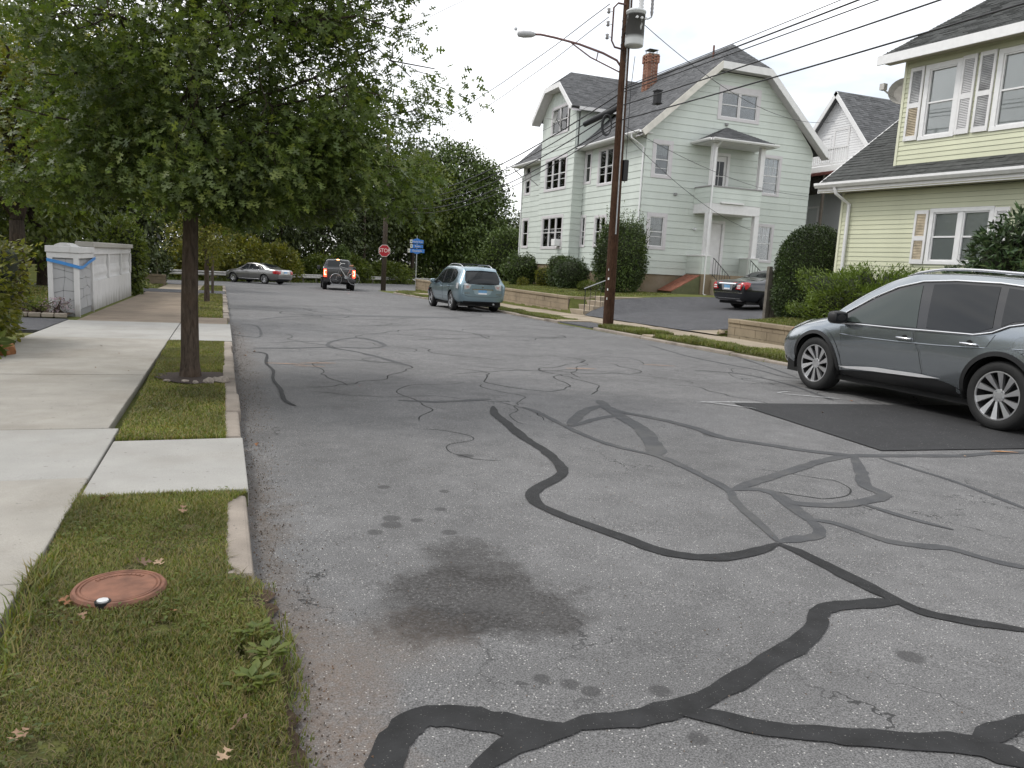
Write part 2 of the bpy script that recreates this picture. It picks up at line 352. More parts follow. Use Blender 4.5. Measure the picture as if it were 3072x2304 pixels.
SEALS= [([(0.408, 1.886), (0.413, 1.912), (0.458, 2.006), (0.517, 2.085), (0.598, 2.119), (0.693, 2.087), (0.791, 2.021), (0.874, 1.961), (0.977, 1.952)], 0.075), ([(0.977, 1.952), (1.102, 1.948), (1.26, 1.935), (1.449, 1.961), (1.644, 2.027), (1.884, 2.13), (2.111, 2.22), (2.297, 2.339), (2.39, 2.429), (2.499, 2.464), (2.674, 2.456), (2.846, 2.439)], 0.085), ([(0.638, 1.82), (0.778, 1.904), (0.892, 1.931), (1.016, 1.933)], 0.07), ([(1.351, 1.945), (1.482, 1.855), (1.581, 1.775), (1.708, 1.714), (1.834, 1.654), (2.031, 1.573), (2.166, 1.523), (2.225, 1.446), (2.273, 1.409)], 0.085), ([(2.177, 1.532), (2.327, 1.554), (2.516, 1.582)], 0.08), ([(3.174, 2.053), (2.993, 2.187), (2.868, 2.311), (2.846, 2.491), (2.844, 2.683), (2.842, 2.896), (2.84, 3.097), (2.813, 3.211)], 0.085), ([(2.813, 3.211), (2.637, 3.141), (2.43, 3.098), (2.253, 3.124), (2.122, 3.219), (2.048, 3.374), (1.963, 3.577), (1.87, 3.798), (1.797, 4.032), (1.792, 4.224), (1.879, 4.415), (2.075, 4.607), (2.247, 4.8), (2.336, 5.082), (2.392, 5.531), (2.402, 5.966), (2.473, 6.564), (2.52, 7.026), (2.646, 7.462)], 0.085), ([(2.839, 3.242), (2.921, 3.462), (3.014, 3.754), (3.099, 3.986), (3.208, 4.183), (3.243, 4.476), (3.268, 4.874), (3.247, 5.177), (3.122, 5.404), (3.024, 5.711), (2.988, 6.095), (2.994, 6.518), (3.003, 7.119), (2.956, 7.389)], 0.08), ([(2.829, 3.23), (2.973, 3.252), (3.111, 3.262), (3.23, 3.358), (3.321, 3.555), (3.389, 3.779), (3.481, 4.024), (3.442, 4.166), (3.239, 4.201)], 0.09), ([(3.271, 4.218), (4.001, 4.552), (4.609, 4.829), (5.004, 4.936), (5.274, 4.899), (5.688, 4.842), (6.066, 4.79), (6.502, 4.819), (7.023, 4.805)], 0.08), ([(5.027, 4.933), (4.628, 4.454), (4.329, 4.109), (4.268, 3.884), (3.956, 3.776), (3.7, 3.751), (3.473, 3.834), (3.475, 3.971)], 0.08), ([(3.93, 3.75), (3.969, 3.522), (4.022, 3.327), (4.081, 3.184)], 0.07), ([(5.199, 4.826), (5.186, 4.44), (5.174, 4.094), (5.102, 3.735), (5.017, 3.37)], 0.06), ([(3.307, 3.54), (3.416, 3.448), (3.455, 3.27), (3.491, 3.104), (3.618, 3.002), (3.75, 2.936), (3.802, 2.782), (3.859, 2.667), (3.936, 2.598)], 0.08), ([(3.247, 5.177), (3.439, 5.571), (3.671, 6.128), (3.781, 6.685), (3.91, 7.335), (4.05, 7.778)], 0.16), ([(3.038, 6.404), (3.51, 7.085), (3.883, 7.394), (3.93, 7.058), (4.139, 6.656), (4.262, 6.178), (4.279, 5.756), (4.495, 5.443), (4.743, 5.142), (5.049, 4.93)], 0.09), ([(3.042, 6.36), (3.482, 6.709), (3.914, 6.927)], 0.08), ([(1.729, 7.872), (2.054, 7.772), (2.424, 7.815), (2.777, 7.921)], 0.09), ([(0.445, 12.886), (1.133, 12.998), (1.725, 13.243), (2.386, 13.202), (2.748, 13.818), (2.546, 15.123), (1.907, 14.334), (1.701, 13.239), (2.047, 12.573), (2.321, 11.643), (2.494, 10.814)], 0.09), ([(0.426, 12.345), (0.614, 12.055), (0.557, 10.925), (0.606, 10.21), (0.558, 9.381), (0.589, 8.673), (0.583, 7.919), (0.666, 7.57)], 0.05), ([(0.157, 15.309), (0.634, 14.858), (0.692, 17.353), (0.375, 17.885)], 0.06), ([(8.896, 14.946), (8.477, 12.818), (8.448, 11.572), (8.519, 10.627), (8.395, 9.786), (8.912, 9.438)], 0.05), ([(9.942, 15.459), (10.153, 14.465), (9.143, 11.291), (8.582, 9.791)], 0.05), ([(7.182, 10.556), (7.775, 10.139), (7.771, 9.042), (7.332, 7.645)], 0.06), ([(0.831, 19.512), (1.82, 20.966), (2.944, 20.415)], 0.07), ([(1.999, 26.478), (3.483, 26.337), (3.813, 24.483)], 0.06)]
# ---------------------------------------------------------------- the ground
def Bc(x, y): return B(x, min(y, 150))
def lerp(a, b, t): t = min(1, max(0, t)); return a+(b-a)*t
def drive_z(x, y):
    z = Bc(x, y)+.11+max(0, min(x-12.1, 7))*.076; t = min(1, max(0, (y-24.7)/1.2))*min(1, max(0, (x-12.3)/1.2))
    return z+(max(z, lawn_z(x, 26.2)-.04)-z)*t*t*(3-2*t)
def lawn_z(x, y): return .33-max(0, min(y, 52)-26)*.010+max(0, min(x-12.2, 5))*.056
def yard_z(x, y): return .27+max(0, min(x-12.5, 3))*.07
def H(x, y):
    b = Bc(x, y)
    if y > 51.05 or (y > 44.5 and x < .12 and y > 44.5): return b-.06
    if x < -2.74: return b+.06+.05*max(0, min(1, (-4-x)/2))
    if x < .12: return b+.03
    if x < 9.62: return b-.05
    if x < 12.1: return b+.03
    if y > 26: z = lerp(drive_z(x, y)-.16, lawn_z(x, y), (y-26)/.35)
    elif y > 16.9: z = lerp(yard_z(x, y), drive_z(x, y)-.16, (y-16.9)/.2)
    else: z = yard_z(x, y)
    if y > 50.8: z = lerp(z, b-.06, (y-50.8)/.25)
    if y < 17: return b+.03 if x < 12.5 else lerp(b+.03, z, (x-12.5)/.06)
    return z if x > 12.2 else lerp(b+.03, z, (x-12.1)/.1)
drive_z(13, 20); xs = [-500,-200,-90,-45,-25,-15,-9,-6,-4.5,-3.4,-2.9,-2.75,-2.7,-1.5,.1,.14,5,9.6,9.64,11,12.09,12.14,12.2,12.5,12.57,13,14,15,16,17.2,18.5,20.2,23,27,32,40,55,80,130,250,500]
ys_extra = 0; ys = [-120,-40,-15,-5,0,4,8,12,16,16.89,17.0,17.1,18,20,22,24,24.6,25,25.4,25.9,26.05,26.2,26.36,28,30,33,37,42,44.4,44.6,47,50.8,50.95,51.1,55,58,62,70,85,110,150,260,500,1000]
V = [(x, y, H(x, y)) for y in ys for x in xs]; nx = len(xs)
F = [(j*nx+i, j*nx+i+1, (j+1)*nx+i+1, (j+1)*nx+i) for j in range(len(ys)-1) for i in range(nx-1)]
tag(mesh('ground', V, F, M_lawn, smooth=False), kind='structure')

def sheet(name, poly, dz, m, parent=None, step=None, zf=None, kind='structure', thick=0):
    """flat polygon laid on the street plane (poly listed anticlockwise)"""
    zf = zf or Bc
    o = MB(); n = len(poly)
    v = [(x, y, zf(x, y)+dz) for x, y in poly]; f = [tuple(range(n))]
    if thick:
        v += [(x, y, zf(x, y)+dz-thick) for x, y in poly]; f += [(i, n+i, n+(i+1) % n, (i+1) % n) for i in range(n)]
    o.add(v, f); ob = o.build(name, m, parent)
    if kind and parent is None: ob['kind'] = kind
    return ob
# main road as a strip mesh
YR = [-20, -5, 0, 5, 10, 15, 20, 25, 28, 30, 33, 36, 39, 42, 45, 48, 51.5]
v = []; f = []
for y in YR:
    for x in (.1, 2.5, 5, 7.2, 9.63): v.append((x, y, Bc(x, y)))
for j in range(len(YR)-1):
    for i in range(4): f.append((j*5+i, j*5+i+1, j*5+i+6, j*5+i+5))
road = tag(mesh('road', v, f, M_road), kind='structure')
far = [(-60, 32), (-30, 46), (-14, 52.5), (-4, 55.6), (-.65, 58), (5.6, 64.6), (13, 74.6), (22, 84), (36, 92), (60, 99), (120, 108)]
near = [(120, 94), (60, 86), (36, 79), (24, 69), (16, 58.5), (12, 52.6), (10.4, 49.5), (9.66, 46), (9.6, 44), (.12, 44), (-.6, 45.6), (-2.5, 46.4), (-8, 44), (-30, 36), (-60, 22)]
cs = mesh('cross_street', [(x, y, Bc(x, y)+.004) for x, y in far+near], [], M_street2)
bm = bmesh.new(); bm.from_mesh(cs.data); bm.verts.ensure_lookup_table(); bm.faces.new(bm.verts[:]); bmesh.ops.triangulate(bm, faces=bm.faces[:])
bmesh.ops.recalc_face_normals(bm, faces=bm.faces[:]); bm.to_mesh(cs.data); bm.free()
if cs.data.polygons[0].normal.z < 0: cs.data.flip_normals()
tag(cs, kind='structure')
# white edge line along the far side of the cross street
v = []; f = []
for i, (x, y) in enumerate(far[2:]):
    v += [(x+.35, y-.75, Bc(x, y)+.012), (x+.41, y-.90, Bc(x, y)+.012)]
    if i: f.append((2*i-2, 2*i-1, 2*i+1, 2*i))
mesh('edge_line', v, f, M_dirty, cs)
M_crack = mat('open_crack', (.02, .02, .02), .95)
# crack sealing, each run a ribbon of tar
def ribbon(name, pts, wd, dz, m, parent, jit=.18, seed=0):
    r = random.Random(seed); P_ = [Vector(p) for p in pts]; q = []
    for i in range(len(P_)-1):                                   # Catmull-Rom
        a, b, c, d = P_[max(i-1, 0)], P_[i], P_[i+1], P_[min(i+2, len(P_)-1)]
        n = max(3, int((c-b).length/.07))
        for k in range(n):
            t = k/n; q.append(.5*((2*b)+(c-a)*t+(2*a-5*b+4*c-d)*t*t+(3*b-a-3*c+d)*t**3))
    q.append(P_[-1]); v = []; f = []; wj = 1
    for i, p in enumerate(q):
        t = (q[min(i+1, len(q)-1)]-q[max(i-1, 0)]).normalized(); s = Vector((-t.y, t.x))
        wj += r.uniform(-.12, .12); wj = min(1.35, max(.75, wj)); e = min(1, .35+.25*min(i, len(q)-1-i))
        l = p+s*wd*.5*wj*e*r.uniform(1-jit*.4, 1+jit*.4); g = p-s*wd*.5*wj*e*r.uniform(1-jit*.4, 1+jit*.4)
        v += [(l.x, l.y, Bc(l.x, l.y)+dz), (g.x, g.y, Bc(g.x, g.y)+dz)]
        if i: f.append((2*i-2, 2*i-1, 2*i+1, 2*i))
    return mesh(name, v, f, m, parent)
for i, (p, wd) in enumerate(SEALS):
    dk = i < 7 or i in (19,); ribbon('tar_seal', p, wd*(1.25 if i < 5 else .88 if dk else 1.0), .0030+.0003*(i % 4) if not dk else .0045+.0003*(i % 5), M_tar if dk else M_tarw, road, .35, seed=i)
# fine open cracks wander between the sealed ones
rc = random.Random(12)
for i in range(46):
    x, y = rc.uniform(.5, 9.2), 4+19*rc.random()**1.3; a = rc.choice((0, 0, 1.57, .6, 2.4))+rc.uniform(-.5, .5); p = [(x, y)]
    for k in range(rc.randint(8, 22)): a += rc.uniform(-.8, .8); st = rc.uniform(.05, .16)*(1+y/10); x += math.cos(a)*st; y += math.sin(a)*st; p.append((min(9.5, max(.2, x)), y))
    if y > 3.2: ribbon('crack', p, .003+.0011*y, .0022, M_crack, road, .9, seed=300+i)
sheet('asphalt_patch', [(5.68, 7.48), (5.45, 5.05), (9.58, 4.72), (9.58, 7.1)], .009, M_patch, road)
sheet('asphalt_patch', [(2.0, 22.2), (2.2, 21.6), (6.8, 22.4), (6.6, 23.0)], .003, mat('faded_patch', (.085, .085, .086), .8, var=.15), road)
# survey marks sprayed on the road
M_orange = mat('orange_spray', (.42, .20, .07), .8, var=.35, scale=60); M_wspray = mat('white_spray', (.45, .45, .45), .8, var=.4, scale=60)
for a, b, wd, mm in [((.55, 10.9), (1.05, 10.75), .03, M_orange), ((1.0, 10.9), (1.5, 10.95), .035, M_orange), ((.9, 10.6), (1.3, 10.55), .025, M_orange),
                     ((6.55, 4.86), (6.8, 4.78), .03, M_orange), ((4.9, 10.6), (5.4, 10.55), .03, M_orange), ((6.6, 11.2), (7.1, 11.0), .03, M_orange),
                     ((6.9, 8.15), (7.5, 7.7), .025, M_wspray), ((7.2, 8.3), (6.9, 8.2), .025, M_wspray), ((5.2, 7.55), (6.1, 7.5), .02, M_wspray), ((5.3, 7.6), (5.7, 7.1), .02, M_wspray)]:
    ribbon('spray_mark', [a, ((a[0]+b[0])/2, (a[1]+b[1])/2+.02), b], wd, .0125, mm, road, .8, seed=int(a[0]*100))

# ---------------------------------------------------------------- left pavement
left_walk = tag(empty('left_sidewalk'), kind='structure')
def slab(name, x0, x1, y0, y1, top, m, parent, gap=.006, t=.09, j=.004):
    a = [random.uniform(-j, j) for _ in range(4)]
    p = [(x0+gap, y0+gap), (x1-gap, y0+gap), (x1-gap, y1-gap), (x0+gap, y1-gap)]
    v = [(x, y, Bc(x, y)+top-t) for x, y in p]+[(x, y, Bc(x, y)+top+q) for (x, y), q in zip(p, a)]
    o = mesh(name, v, [(3,2,1,0),(4,5,6,7),(0,1,5,4),(1,2,6,5),(2,3,7,6),(3,0,4,7)], m, parent)
    return bevel(o, .008, 2)
yj = [-4, -2.6, -1.2, .3, 1.75, 3.25, 4.79, 6.19, 7.6, 9.05, 10.5, 11.9, 13.1]
for a, b in zip(yj[:-1], yj[1:]): slab('slab', -2.74, -.71 if a < 6 else -.78, a, b, .1, M_concnew if a == 4.79 else M_conc, left_walk)
for a, b in ((13.1, 14.8), (14.8, 16.5)): slab('slab', -2.74, -.78, a, b, .1, M_concnew, left_walk)
for i, a in enumerate(np.arange(16.5, 31, 1.6)): slab('slab', -2.6, -.78, float(a), float(a)+1.6, .1, M_concold, left_walk)
for a in (34.6, 36.4, 38.2, 40.0): slab('slab', -2.5, -.9, a, a+1.8, .1, M_concR, left_walk)
slab('driveway_apron', -.71, .14, 4.42, 5.78, .096, M_concnew, left_walk)
slab('driveway_apron', -.78, .15, 13.0, 14.75, .097, M_concnew, left_walk)
slab('driveway_apron', -.78, .15, 14.75, 16.5, .097, M_concnew, left_walk)
slab('driveway_apron', -.78, .1, 16.5, 18.3, .095, M_concold, left_walk)
sheet('left_driveway', [(-9, 13.4), (-2.74, 14.1), (-2.74, 16.6), (-9, 17.2)], .11, M_drive, thick=.12)
sheet('far_left_driveway', [(-9, 31.2), (.1, 31.0), (.1, 34.4), (-9, 34.6)], .11, M_drive, thick=.12)
def ragged(p, st=.05, j=.02, seed=0):
    r = random.Random(seed); q = []
    for i in range(len(p)):
        a, b = Vector(p[i]), Vector(p[(i+1) % len(p)]); n = max(1, int((b-a).length/st))
        for k in range(n): c = a.lerp(b, k/n); q.append((c.x+r.uniform(-j, j), c.y+r.uniform(-j, j)))
    return q
# kerb stones
left_kerb = tag(empty('left_kerb'), kind='structure'); right_kerb = tag(empty('right_kerb'), kind='structure')
def kerb(y0, y1, x0, x1, top, parent, m=M_curb):
    y = y0
    while y < y1-.05:
        l = min(random.uniform(.9, 1.5), y1-y)
        if y1-y-l < .4: l = y1-y
        d = random.uniform(-.012, .012); q = random.uniform(-.015, .015)
        p = [(x0+d, y+.006), (x1+d, y+.006), (x1+d, y+l-.006), (x0+d, y+l-.006)]
        v = [(a, b, Bc(a, b)-.1) for a, b in p]+[(a, b, Bc(a, b)+top+q) for a, b in p]
        bevel(mesh('kerb_stone', v, [(3,2,1,0),(4,5,6,7),(0,1,5,4),(1,2,6,5),(2,3,7,6),(3,0,4,7)], m, parent), .02, 2); y += l
kerb(3.2, 4.36, .01, .13, .1, left_kerb); kerb(5.85, 13.0, .01, .135, .1, left_kerb); kerb(18.3, 31, .0, .14, .1, left_kerb); kerb(34.5, 44, 0, .14, .1, left_kerb)
kerb(-12, 19.2, 9.62, 9.76, .06, right_kerb); kerb(21.6, 46, 9.62, 9.76, .07, right_kerb)
# ---------------------------------------------------------------- right pavement
right_walk = tag(empty('right_sidewalk'), kind='structure')
for i, a in enumerate(np.arange(-2, 50, 1.55)):
    slab('slab', 10.72, 12.12, float(a), float(a)+1.55, .1, M_concR, right_walk, j=.012)
for a, b in ((16.25, 16.75), (21.5, 22.0)): slab('slab', 9.76, 10.72, a, b, .1, M_concR, right_walk)
sheet('asphalt_crossing', [(9.64, 19.3), (10.72, 19.3), (10.72, 21.5), (9.64, 21.5)], .07, M_drive, thick=.15)
dr = [(12.05, 17.6), (20, 16.6), (27, 17.1), (27, 26.0), (17, 25.9), (13.6, 25.2), (12.05, 22.6)]
v = []; f = []; n1 = 10
for i in range(n1+1):
    for j in range(9):
        t = i/n1; x = 12.05+t*14; y0 = 18.05; y1 = lerp(24.75, 25.95, t*8); y = y0+(y1-y0)*j/8
        v.append((x, y, drive_z(x, y)+.012+(.05*math.sin(j/8*math.pi) if i > 0 else 0)))
for i in range(n1):
    for j in range(8): f.append((i*9+j, (i+1)*9+j, (i+1)*9+j+1, i*9+j+1))
tag(mesh('driveway', v, f, M_drive, smooth=True), kind='structure')
sheet('driveway_flare', [(12.04, 16.9), (14.6, 17.12), (12.04, 18.15)], .135, M_concR, None, zf=lambda x, y: Bc(x, y)+max(0, x-12.1)*.076)
# strip of concrete walk between driveway and house
v = [(13.2, 25.9, lawn_z(13.2, 26)+.03), (27, 25.9, lawn_z(27, 26)+.03), (27, 26.8, lawn_z(27, 26.8)+.04), (13.2, 26.8, lawn_z(13.2, 26.8)+.04)]
sw = MB(); sw.add(v+[(a, b, c-.35) for a, b, c in v], [(0,1,2,3),(0,4,5,1),(1,5,6,2),(2,6,7,3),(3,7,4,0)])
tag(sw.build('house_walk', M_concR), kind='structure')

# ---------------------------------------------------------------- grass
def inpoly(px, py, poly):
    c = np.zeros(len(px), bool); n = len(poly)
    for i in range(n):
        (x0, y0), (x1, y1) = poly[i], poly[(i+1) % n]
        if y0 == y1: continue
        c ^= ((y0 > py) != (y1 > py)) & (px < (x1-x0)*(py-y0)/(y1-y0)+x0)
    return c
def vB(x, y):
    t = np.clip((y-28)/30, 0, 1); return -.0119*(math.sin(YAW)*x+math.cos(YAW)*y)-.1*t*t*(3-2*t)
def lump(x, y, s, seed=0):
    r = np.random.default_rng(seed); a = np.zeros_like(x)
    for i in range(7):
        k = r.uniform(.6, 2.2)*s; th = r.uniform(0, 6.28); a += np.sin(k*(x*math.cos(th)+y*math.sin(th))+r.uniform(0, 6.28))
    return a/3
def grass(name, poly, n, h, m, dz=.09, wd=.003, seed=1, bare=(), zf=None, patchy=.5, lean=.6):
    r = np.random.default_rng(seed); P_ = np.array(poly); lo, hi = P_.min(0), P_.max(0)
    x = r.uniform(lo[0], hi[0], n*3); y = r.uniform(lo[1], hi[1], n*3)
    k = inpoly(x, y, [tuple(q) for q in poly]); k &= r.random(len(x)) < np.clip(1.0-patchy*.5+lump(x, y, 5, seed)*patchy, .06, 1)
    for bx, by, br in bare: k &= (np.hypot(x-bx, y-by) > br*r.uniform(.55, 1.15, len(x)))
    x, y = x[k][:n], y[k][:n]; N = len(x)
    z = (vB(x, y) if zf is None else zf(x, y))+dz
    a = r.uniform(0, 6.283, N); L_ = h*r.uniform(.45, 1.25, N)*(1+.35*lump(x, y, 3, seed+5)); ln = L_*lean*r.uniform(.2, 1.5, N)
    dx, dy = np.cos(a), np.sin(a); wx, wy = -dy*wd*r.uniform(.6, 1.5, N), dx*wd*r.uniform(.6, 1.5, N)
    p0 = np.stack([x-wx, y-wy, z], 1); p1 = np.stack([x+wx, y+wy, z], 1)
    mz = L_*.75; p2 = np.stack([x+dx*ln*.35+wx*.8, y+dy*ln*.35+wy*.8, z+mz*.6], 1); p3 = np.stack([x+dx*ln*.35-wx*.8, y+dy*ln*.35-wy*.8, z+mz*.6], 1)
    p4 = np.stack([x+dx*ln, y+dy*ln, z+mz], 1)
    V = np.stack([p0, p1, p2, p3, p4], 1).reshape(-1, 3); b = np.arange(N)[:, None]*5
    F = np.concatenate([b+[0, 1, 2], b+[0, 2, 3], b+[3, 2, 4]], 0)
    o = fastmesh(name, V, F, m); o['kind'] = 'stuff'; return o
S1 = [(-.71, .6), (-.66, 2.4), (-.66, 3.0), (-.7, 3.6), (-.73, 4.3), (-.72, 4.80), (-.69, 4.44), (.13, 4.40), (.02, 4.2), (.02, 3.3), (.14, 3.1), (.15, 2.5), (.17, 2.1), (.14, 1.7), (.18, .6)]
S2 = [(-.70, 6.2), (-.70, 5.8), (.02, 5.8), (.02, 13.0), (-.78, 13.0)]
S3 = [(-.78, 18.3), (.0, 18.3), (.0, 31), (-.78, 31)]
S4 = [(-.9, 34.5), (0, 34.5), (0, 43.5), (-.9, 43.5)]
COVER = (-.37, 3.1, .165)
for nm, p, dz in (('verge_soil', S1, .082), ('verge_soil', S2, .085), ('verge_soil', S3, .085), ('verge_soil', S4, .085)):
    o = sheet(nm, p if p is not S1 else [(-.71, .6), (-.66, 2.4), (-.66, 3.0), (-.7, 3.6), (-.73, 4.3), (-.72, 4.80), (-.69, 4.44), (.13, 4.40), (.02, 4.2), (.02, 3.3)]+ragged([(.06, 3.15), (.12, 2.5), (.13, 2.1), (.10, 1.7), (.13, .6)], .05, .03, 5)[:-9], dz, M_turf, thick=.1)
grass('grass', S1, 24000, .016, ML_thatch, .08, .0016, 2, [COVER], patchy=.2, lean=2.2)
grass('grass', S1, 105000, .030, ML_grass, .08, .0019, 3, [COVER, (.1, 2.5, .1), (.12, 2.9, .1), (-.2, 2.75, .07), (-.35, 3.35, .07), (.08, 3.2, .08), (-.45, 2.1, .09), (-.15, 3.85, .06), (-.5, 3.75, .06), (-.1, 1.7, .08)], patchy=.42)
grass('grass', [(-.74, .6), (-.63, .6), (-.62, 2.2), (-.60, 3.0), (-.66, 3.6), (-.72, 3.5)], 2600, .065, ML_grass, .08, .0024, 8, [COVER])
grass('grass', S2, 60000, .034, ML_grass, .085, .0034, 4, [(-.33, 8.9, .42), (-.05, 9.2, .3)])
grass('grass', S3, 16000, .05, ML_grass, .085, .007, 5, [(-.45, 25.6, .7)])
grass('grass', S4, 5000, .05, ML_grass, .085, .01, 6)
RS = [[(9.76, 16.75), (10.72, 16.75), (10.7, 19.2), (9.76, 19.2)], [(9.76, 8), (10.72, 8), (10.72, 16.2), (9.76, 16.2)], [(9.76, 22.0), (10.5, 22.0), (10.6, 25.2), (9.76, 25.4)], [(9.76, 26.2), (10.5, 26.2), (10.5, 46), (9.76, 46)], [(9.76, 46), (12.0, 46), (12.4, 51), (10.6, 49.2)]]
for i, p in enumerate(RS):
    sheet('verge_soil', p, .075, M_turf, thick=.12); grass('grass', p, (9000, 26000, 7000, 16000, 6000)[i], .11 if i < 2 else .07, ML_grassR, .09, .006 if i < 2 else .008, 20+i, patchy=.35)
vl = np.vectorize(H)
grass('grass', [(12.25, 26.4), (17.0, 26.6), (16.9, 50), (12.25, 50)], 60000, .05, ML_grassR, .0, .012, 31, zf=vl, patchy=.3)
grass('grass', [(12.7, 9), (14.3, 9), (14.6, 16.8), (12.7, 16.8)], 16000, .06, ML_grassR, .0, .007, 32, zf=vl, patchy=.3)
grass('grass', [(-9, 18), (-3.6, 18), (-3.6, 30.5), (-9, 30.5)], 16000, .07, ML_grass, .12, .012, 33, patchy=.2)
grass('grass', [(-7, 35), (-2.6, 35), (-2.6, 43), (-8, 43)], 9000, .09, ML_grassR, .1, .015, 34, patchy=.2)
v = [(-8, 35.5), (-3.0, 35.2), (-2.75, 37.5), (-3.2, 41), (-8, 42)]
tag(mesh('grassy_bank', [(x, y, Bc(x, y)+.1) for x, y in v]+[(-7, 36.5, .5), (-4.2, 37, .35), (-4.2, 40, .35), (-7, 41, .5)], [(0,1,6,5),(1,2,6),(2,7,6),(2,3,7),(3,4,8,7),(5,6,7,8),(4,0,5,8)], M_lawn, smooth=True), kind='structure')
# broad-leaved weeds in the near verge
def tmpl_leaves(name, P_, D, S_, T, m, parent=None, kind=None, F=None, roll=None, seed=0):
    """P positions, D leaf axis directions, S sizes, T template verts (k,3): x along the leaf, y across, z up"""
    r = np.random.default_rng(seed); N = len(P_); D = D/np.linalg.norm(D, axis=1, keepdims=True)
    h = r.normal(size=(N, 3)) if roll is None else roll
    h = h - D*(h*D).sum(1, keepdims=True); h /= np.linalg.norm(h, axis=1, keepdims=True)+1e-9
    c = np.cross(h, D)
    T = np.asarray(T, float); V = P_[:, None, :]+S_[:, None, None]*(T[None, :, 0:1]*D[:, None, :]+T[None, :, 1:2]*c[:, None, :]+T[None, :, 2:3]*h[:, None, :])
    k = len(T); F = np.asarray(F); FF = (np.arange(N)[:, None, None]*k+F[None]).reshape(-1, F.shape[1])
    o = fastmesh(name, V.reshape(-1, 3), FF, m, parent)
    if kind: o['kind'] = kind
    return o
T_leaf = [(0, 0, 0), (.45, .27, .06), (1, 0, -.04), (.45, -.27, .06)]; F_leaf = [(0, 3, 2), (0, 2, 1)]
T_long = [(0, 0, 0), (.4, .13, .03), (1, 0, -.08), (.4, -.13, .03)]
r = np.random.default_rng(5); N = 2600
x = r.uniform(-.68, .14, N); y = r.uniform(1.2, 4.4, N); k = (lump(x, y, 4, 77) > .1) & inpoly(x, y, S1) & (np.hypot(x-COVER[0], y-COVER[1]) > .18)
x, y = x[k], y[k]; a = r.uniform(0, 6.28, len(x))
tmpl_leaves('clover', np.stack([x, y, vB(x, y)+.10+r.uniform(0, .025, len(x))], 1), np.stack([np.cos(a), np.sin(a), r.uniform(-.1, .3, len(x))], 1), r.uniform(.012, .028, len(x)), T_leaf, ML_mid, None, 'stuff', F_leaf, roll=np.tile([0, 0, 1.], (len(x), 1)))
for cx, cy in ((.1, 2.62), (.14, 2.45), (.08, 2.3)):
    N = 26; a = r.uniform(0, 6.28, N); d = r.uniform(.0, .05, N)
    tag(tmpl_leaves('weed', np.stack([cx+np.cos(a)*d, cy+np.sin(a)*d, np.full(N, Bc(cx, cy)+.09)+r.uniform(0, .03, N)], 1), np.stack([np.cos(a), np.sin(a), r.uniform(.05, .5, N)], 1), r.uniform(.03, .055, N), T_leaf, ML_mid, None, None, F_leaf, roll=np.tile([0, 0, 1.], (N, 1))),
        {2.62: 'farthest of three pale broad-leaved weeds at the near verge edge', 2.45: 'middle one of three pale broad-leaved weeds at the near verge edge', 2.3: 'nearest of three pale broad-leaved weeds at the near verge edge'}[cy], 'weed', 'weeds along the verge edge')
sheet('bare_soil', ragged([(.02, 1.2), (.17, 1.2), (.21, 2.4), (.18, 3.15), (.05, 3.2), (.0, 2.2)], .05, .022, 4), .016, M_dirt)
grass('grass', [(.0, 1.2), (.2, 1.2), (.25, 2.3), (.2, 3.2), (0, 3.25)], 3500, .035, ML_grassR, .03, .0022, 9, patchy=.9)

# grit and leaf crumbs swept against the left kerb
r = np.random.default_rng(71); N = 5200; y = 1.2+17*r.random(N)**1.6; x = .14+np.abs(r.normal(size=N))*.11
tmpl_leaves('gutter_grit', np.stack([x, y, vB(x, y)+.004], 1), r.normal(size=(N, 3)), r.uniform(.003, .011, N), [(0, 0, 0), (1, .1, .1), (.4, .8, .1), (.4, .3, .8)], ML_grit, None, 'stuff', [(0, 1, 2), (0, 1, 3), (1, 2, 3), (0, 2, 3)])
N = 1400; x = r.uniform(.2, 3.4, N); y = r.uniform(1.4, 6, N); tmpl_leaves('road_grit', np.stack([x, y, vB(x, y)+.003], 1), r.normal(size=(N, 3)), r.uniform(.003, .008, N), [(0, 0, 0), (1, .1, .1), (.4, .8, .1), (.4, .3, .8)], ML_grit, None, 'stuff', [(0, 1, 2), (0, 1, 3), (1, 2, 3), (0, 2, 3)])
# ---------------------------------------------------------------- trees and shrubs
def tubes(branches, n=7):
    mb = MB()
    for pts, rad in branches: mb.tube(pts, rad, n)
    return mb
def ell_clumps(c, rad, n, r, flat=0, shell=.45):
    """clump centres filling an ellipsoid, more towards its skin"""
    u = r.normal(size=(n, 3)); u /= np.linalg.norm(u, axis=1, keepdims=True)
    if flat: u[:, 2] = np.maximum(u[:, 2], -flat)
    return np.array(c)+u*np.array(rad)*(r.random((n, 1))**shell)
def scatter(cent, per, cr_, r, squash=.7):
    N = len(cent)*per; p = np.repeat(cent, per, 0)+r.normal(size=(N, 3))*cr_*np.array([1, 1, squash]); return p
def crown(name, cents, per, cr_, size, m, parent, r, T=T_leaf, F=F_leaf, kind=None, centre=None, droop=-.15, out=.6):
    p = scatter(cents, per, cr_, r); N = len(p)
    ctr = np.array(centre if centre is not None else cents.mean(0))
    d = p-np.repeat(cents, per, 0)*.5-ctr*.5; d /= np.linalg.norm(d, axis=1, keepdims=True)+1e-6
    D = d*out+r.normal(size=(N, 3))*.6; D[:, 2] += droop
    rl = r.normal(size=(N, 3))*.55; rl[:, 2] += .8; rl += d*.35
    return tmpl_leaves(name, p, D, size*r.uniform(.6, 1.25, N), T, m, parent, kind, F, roll=rl)
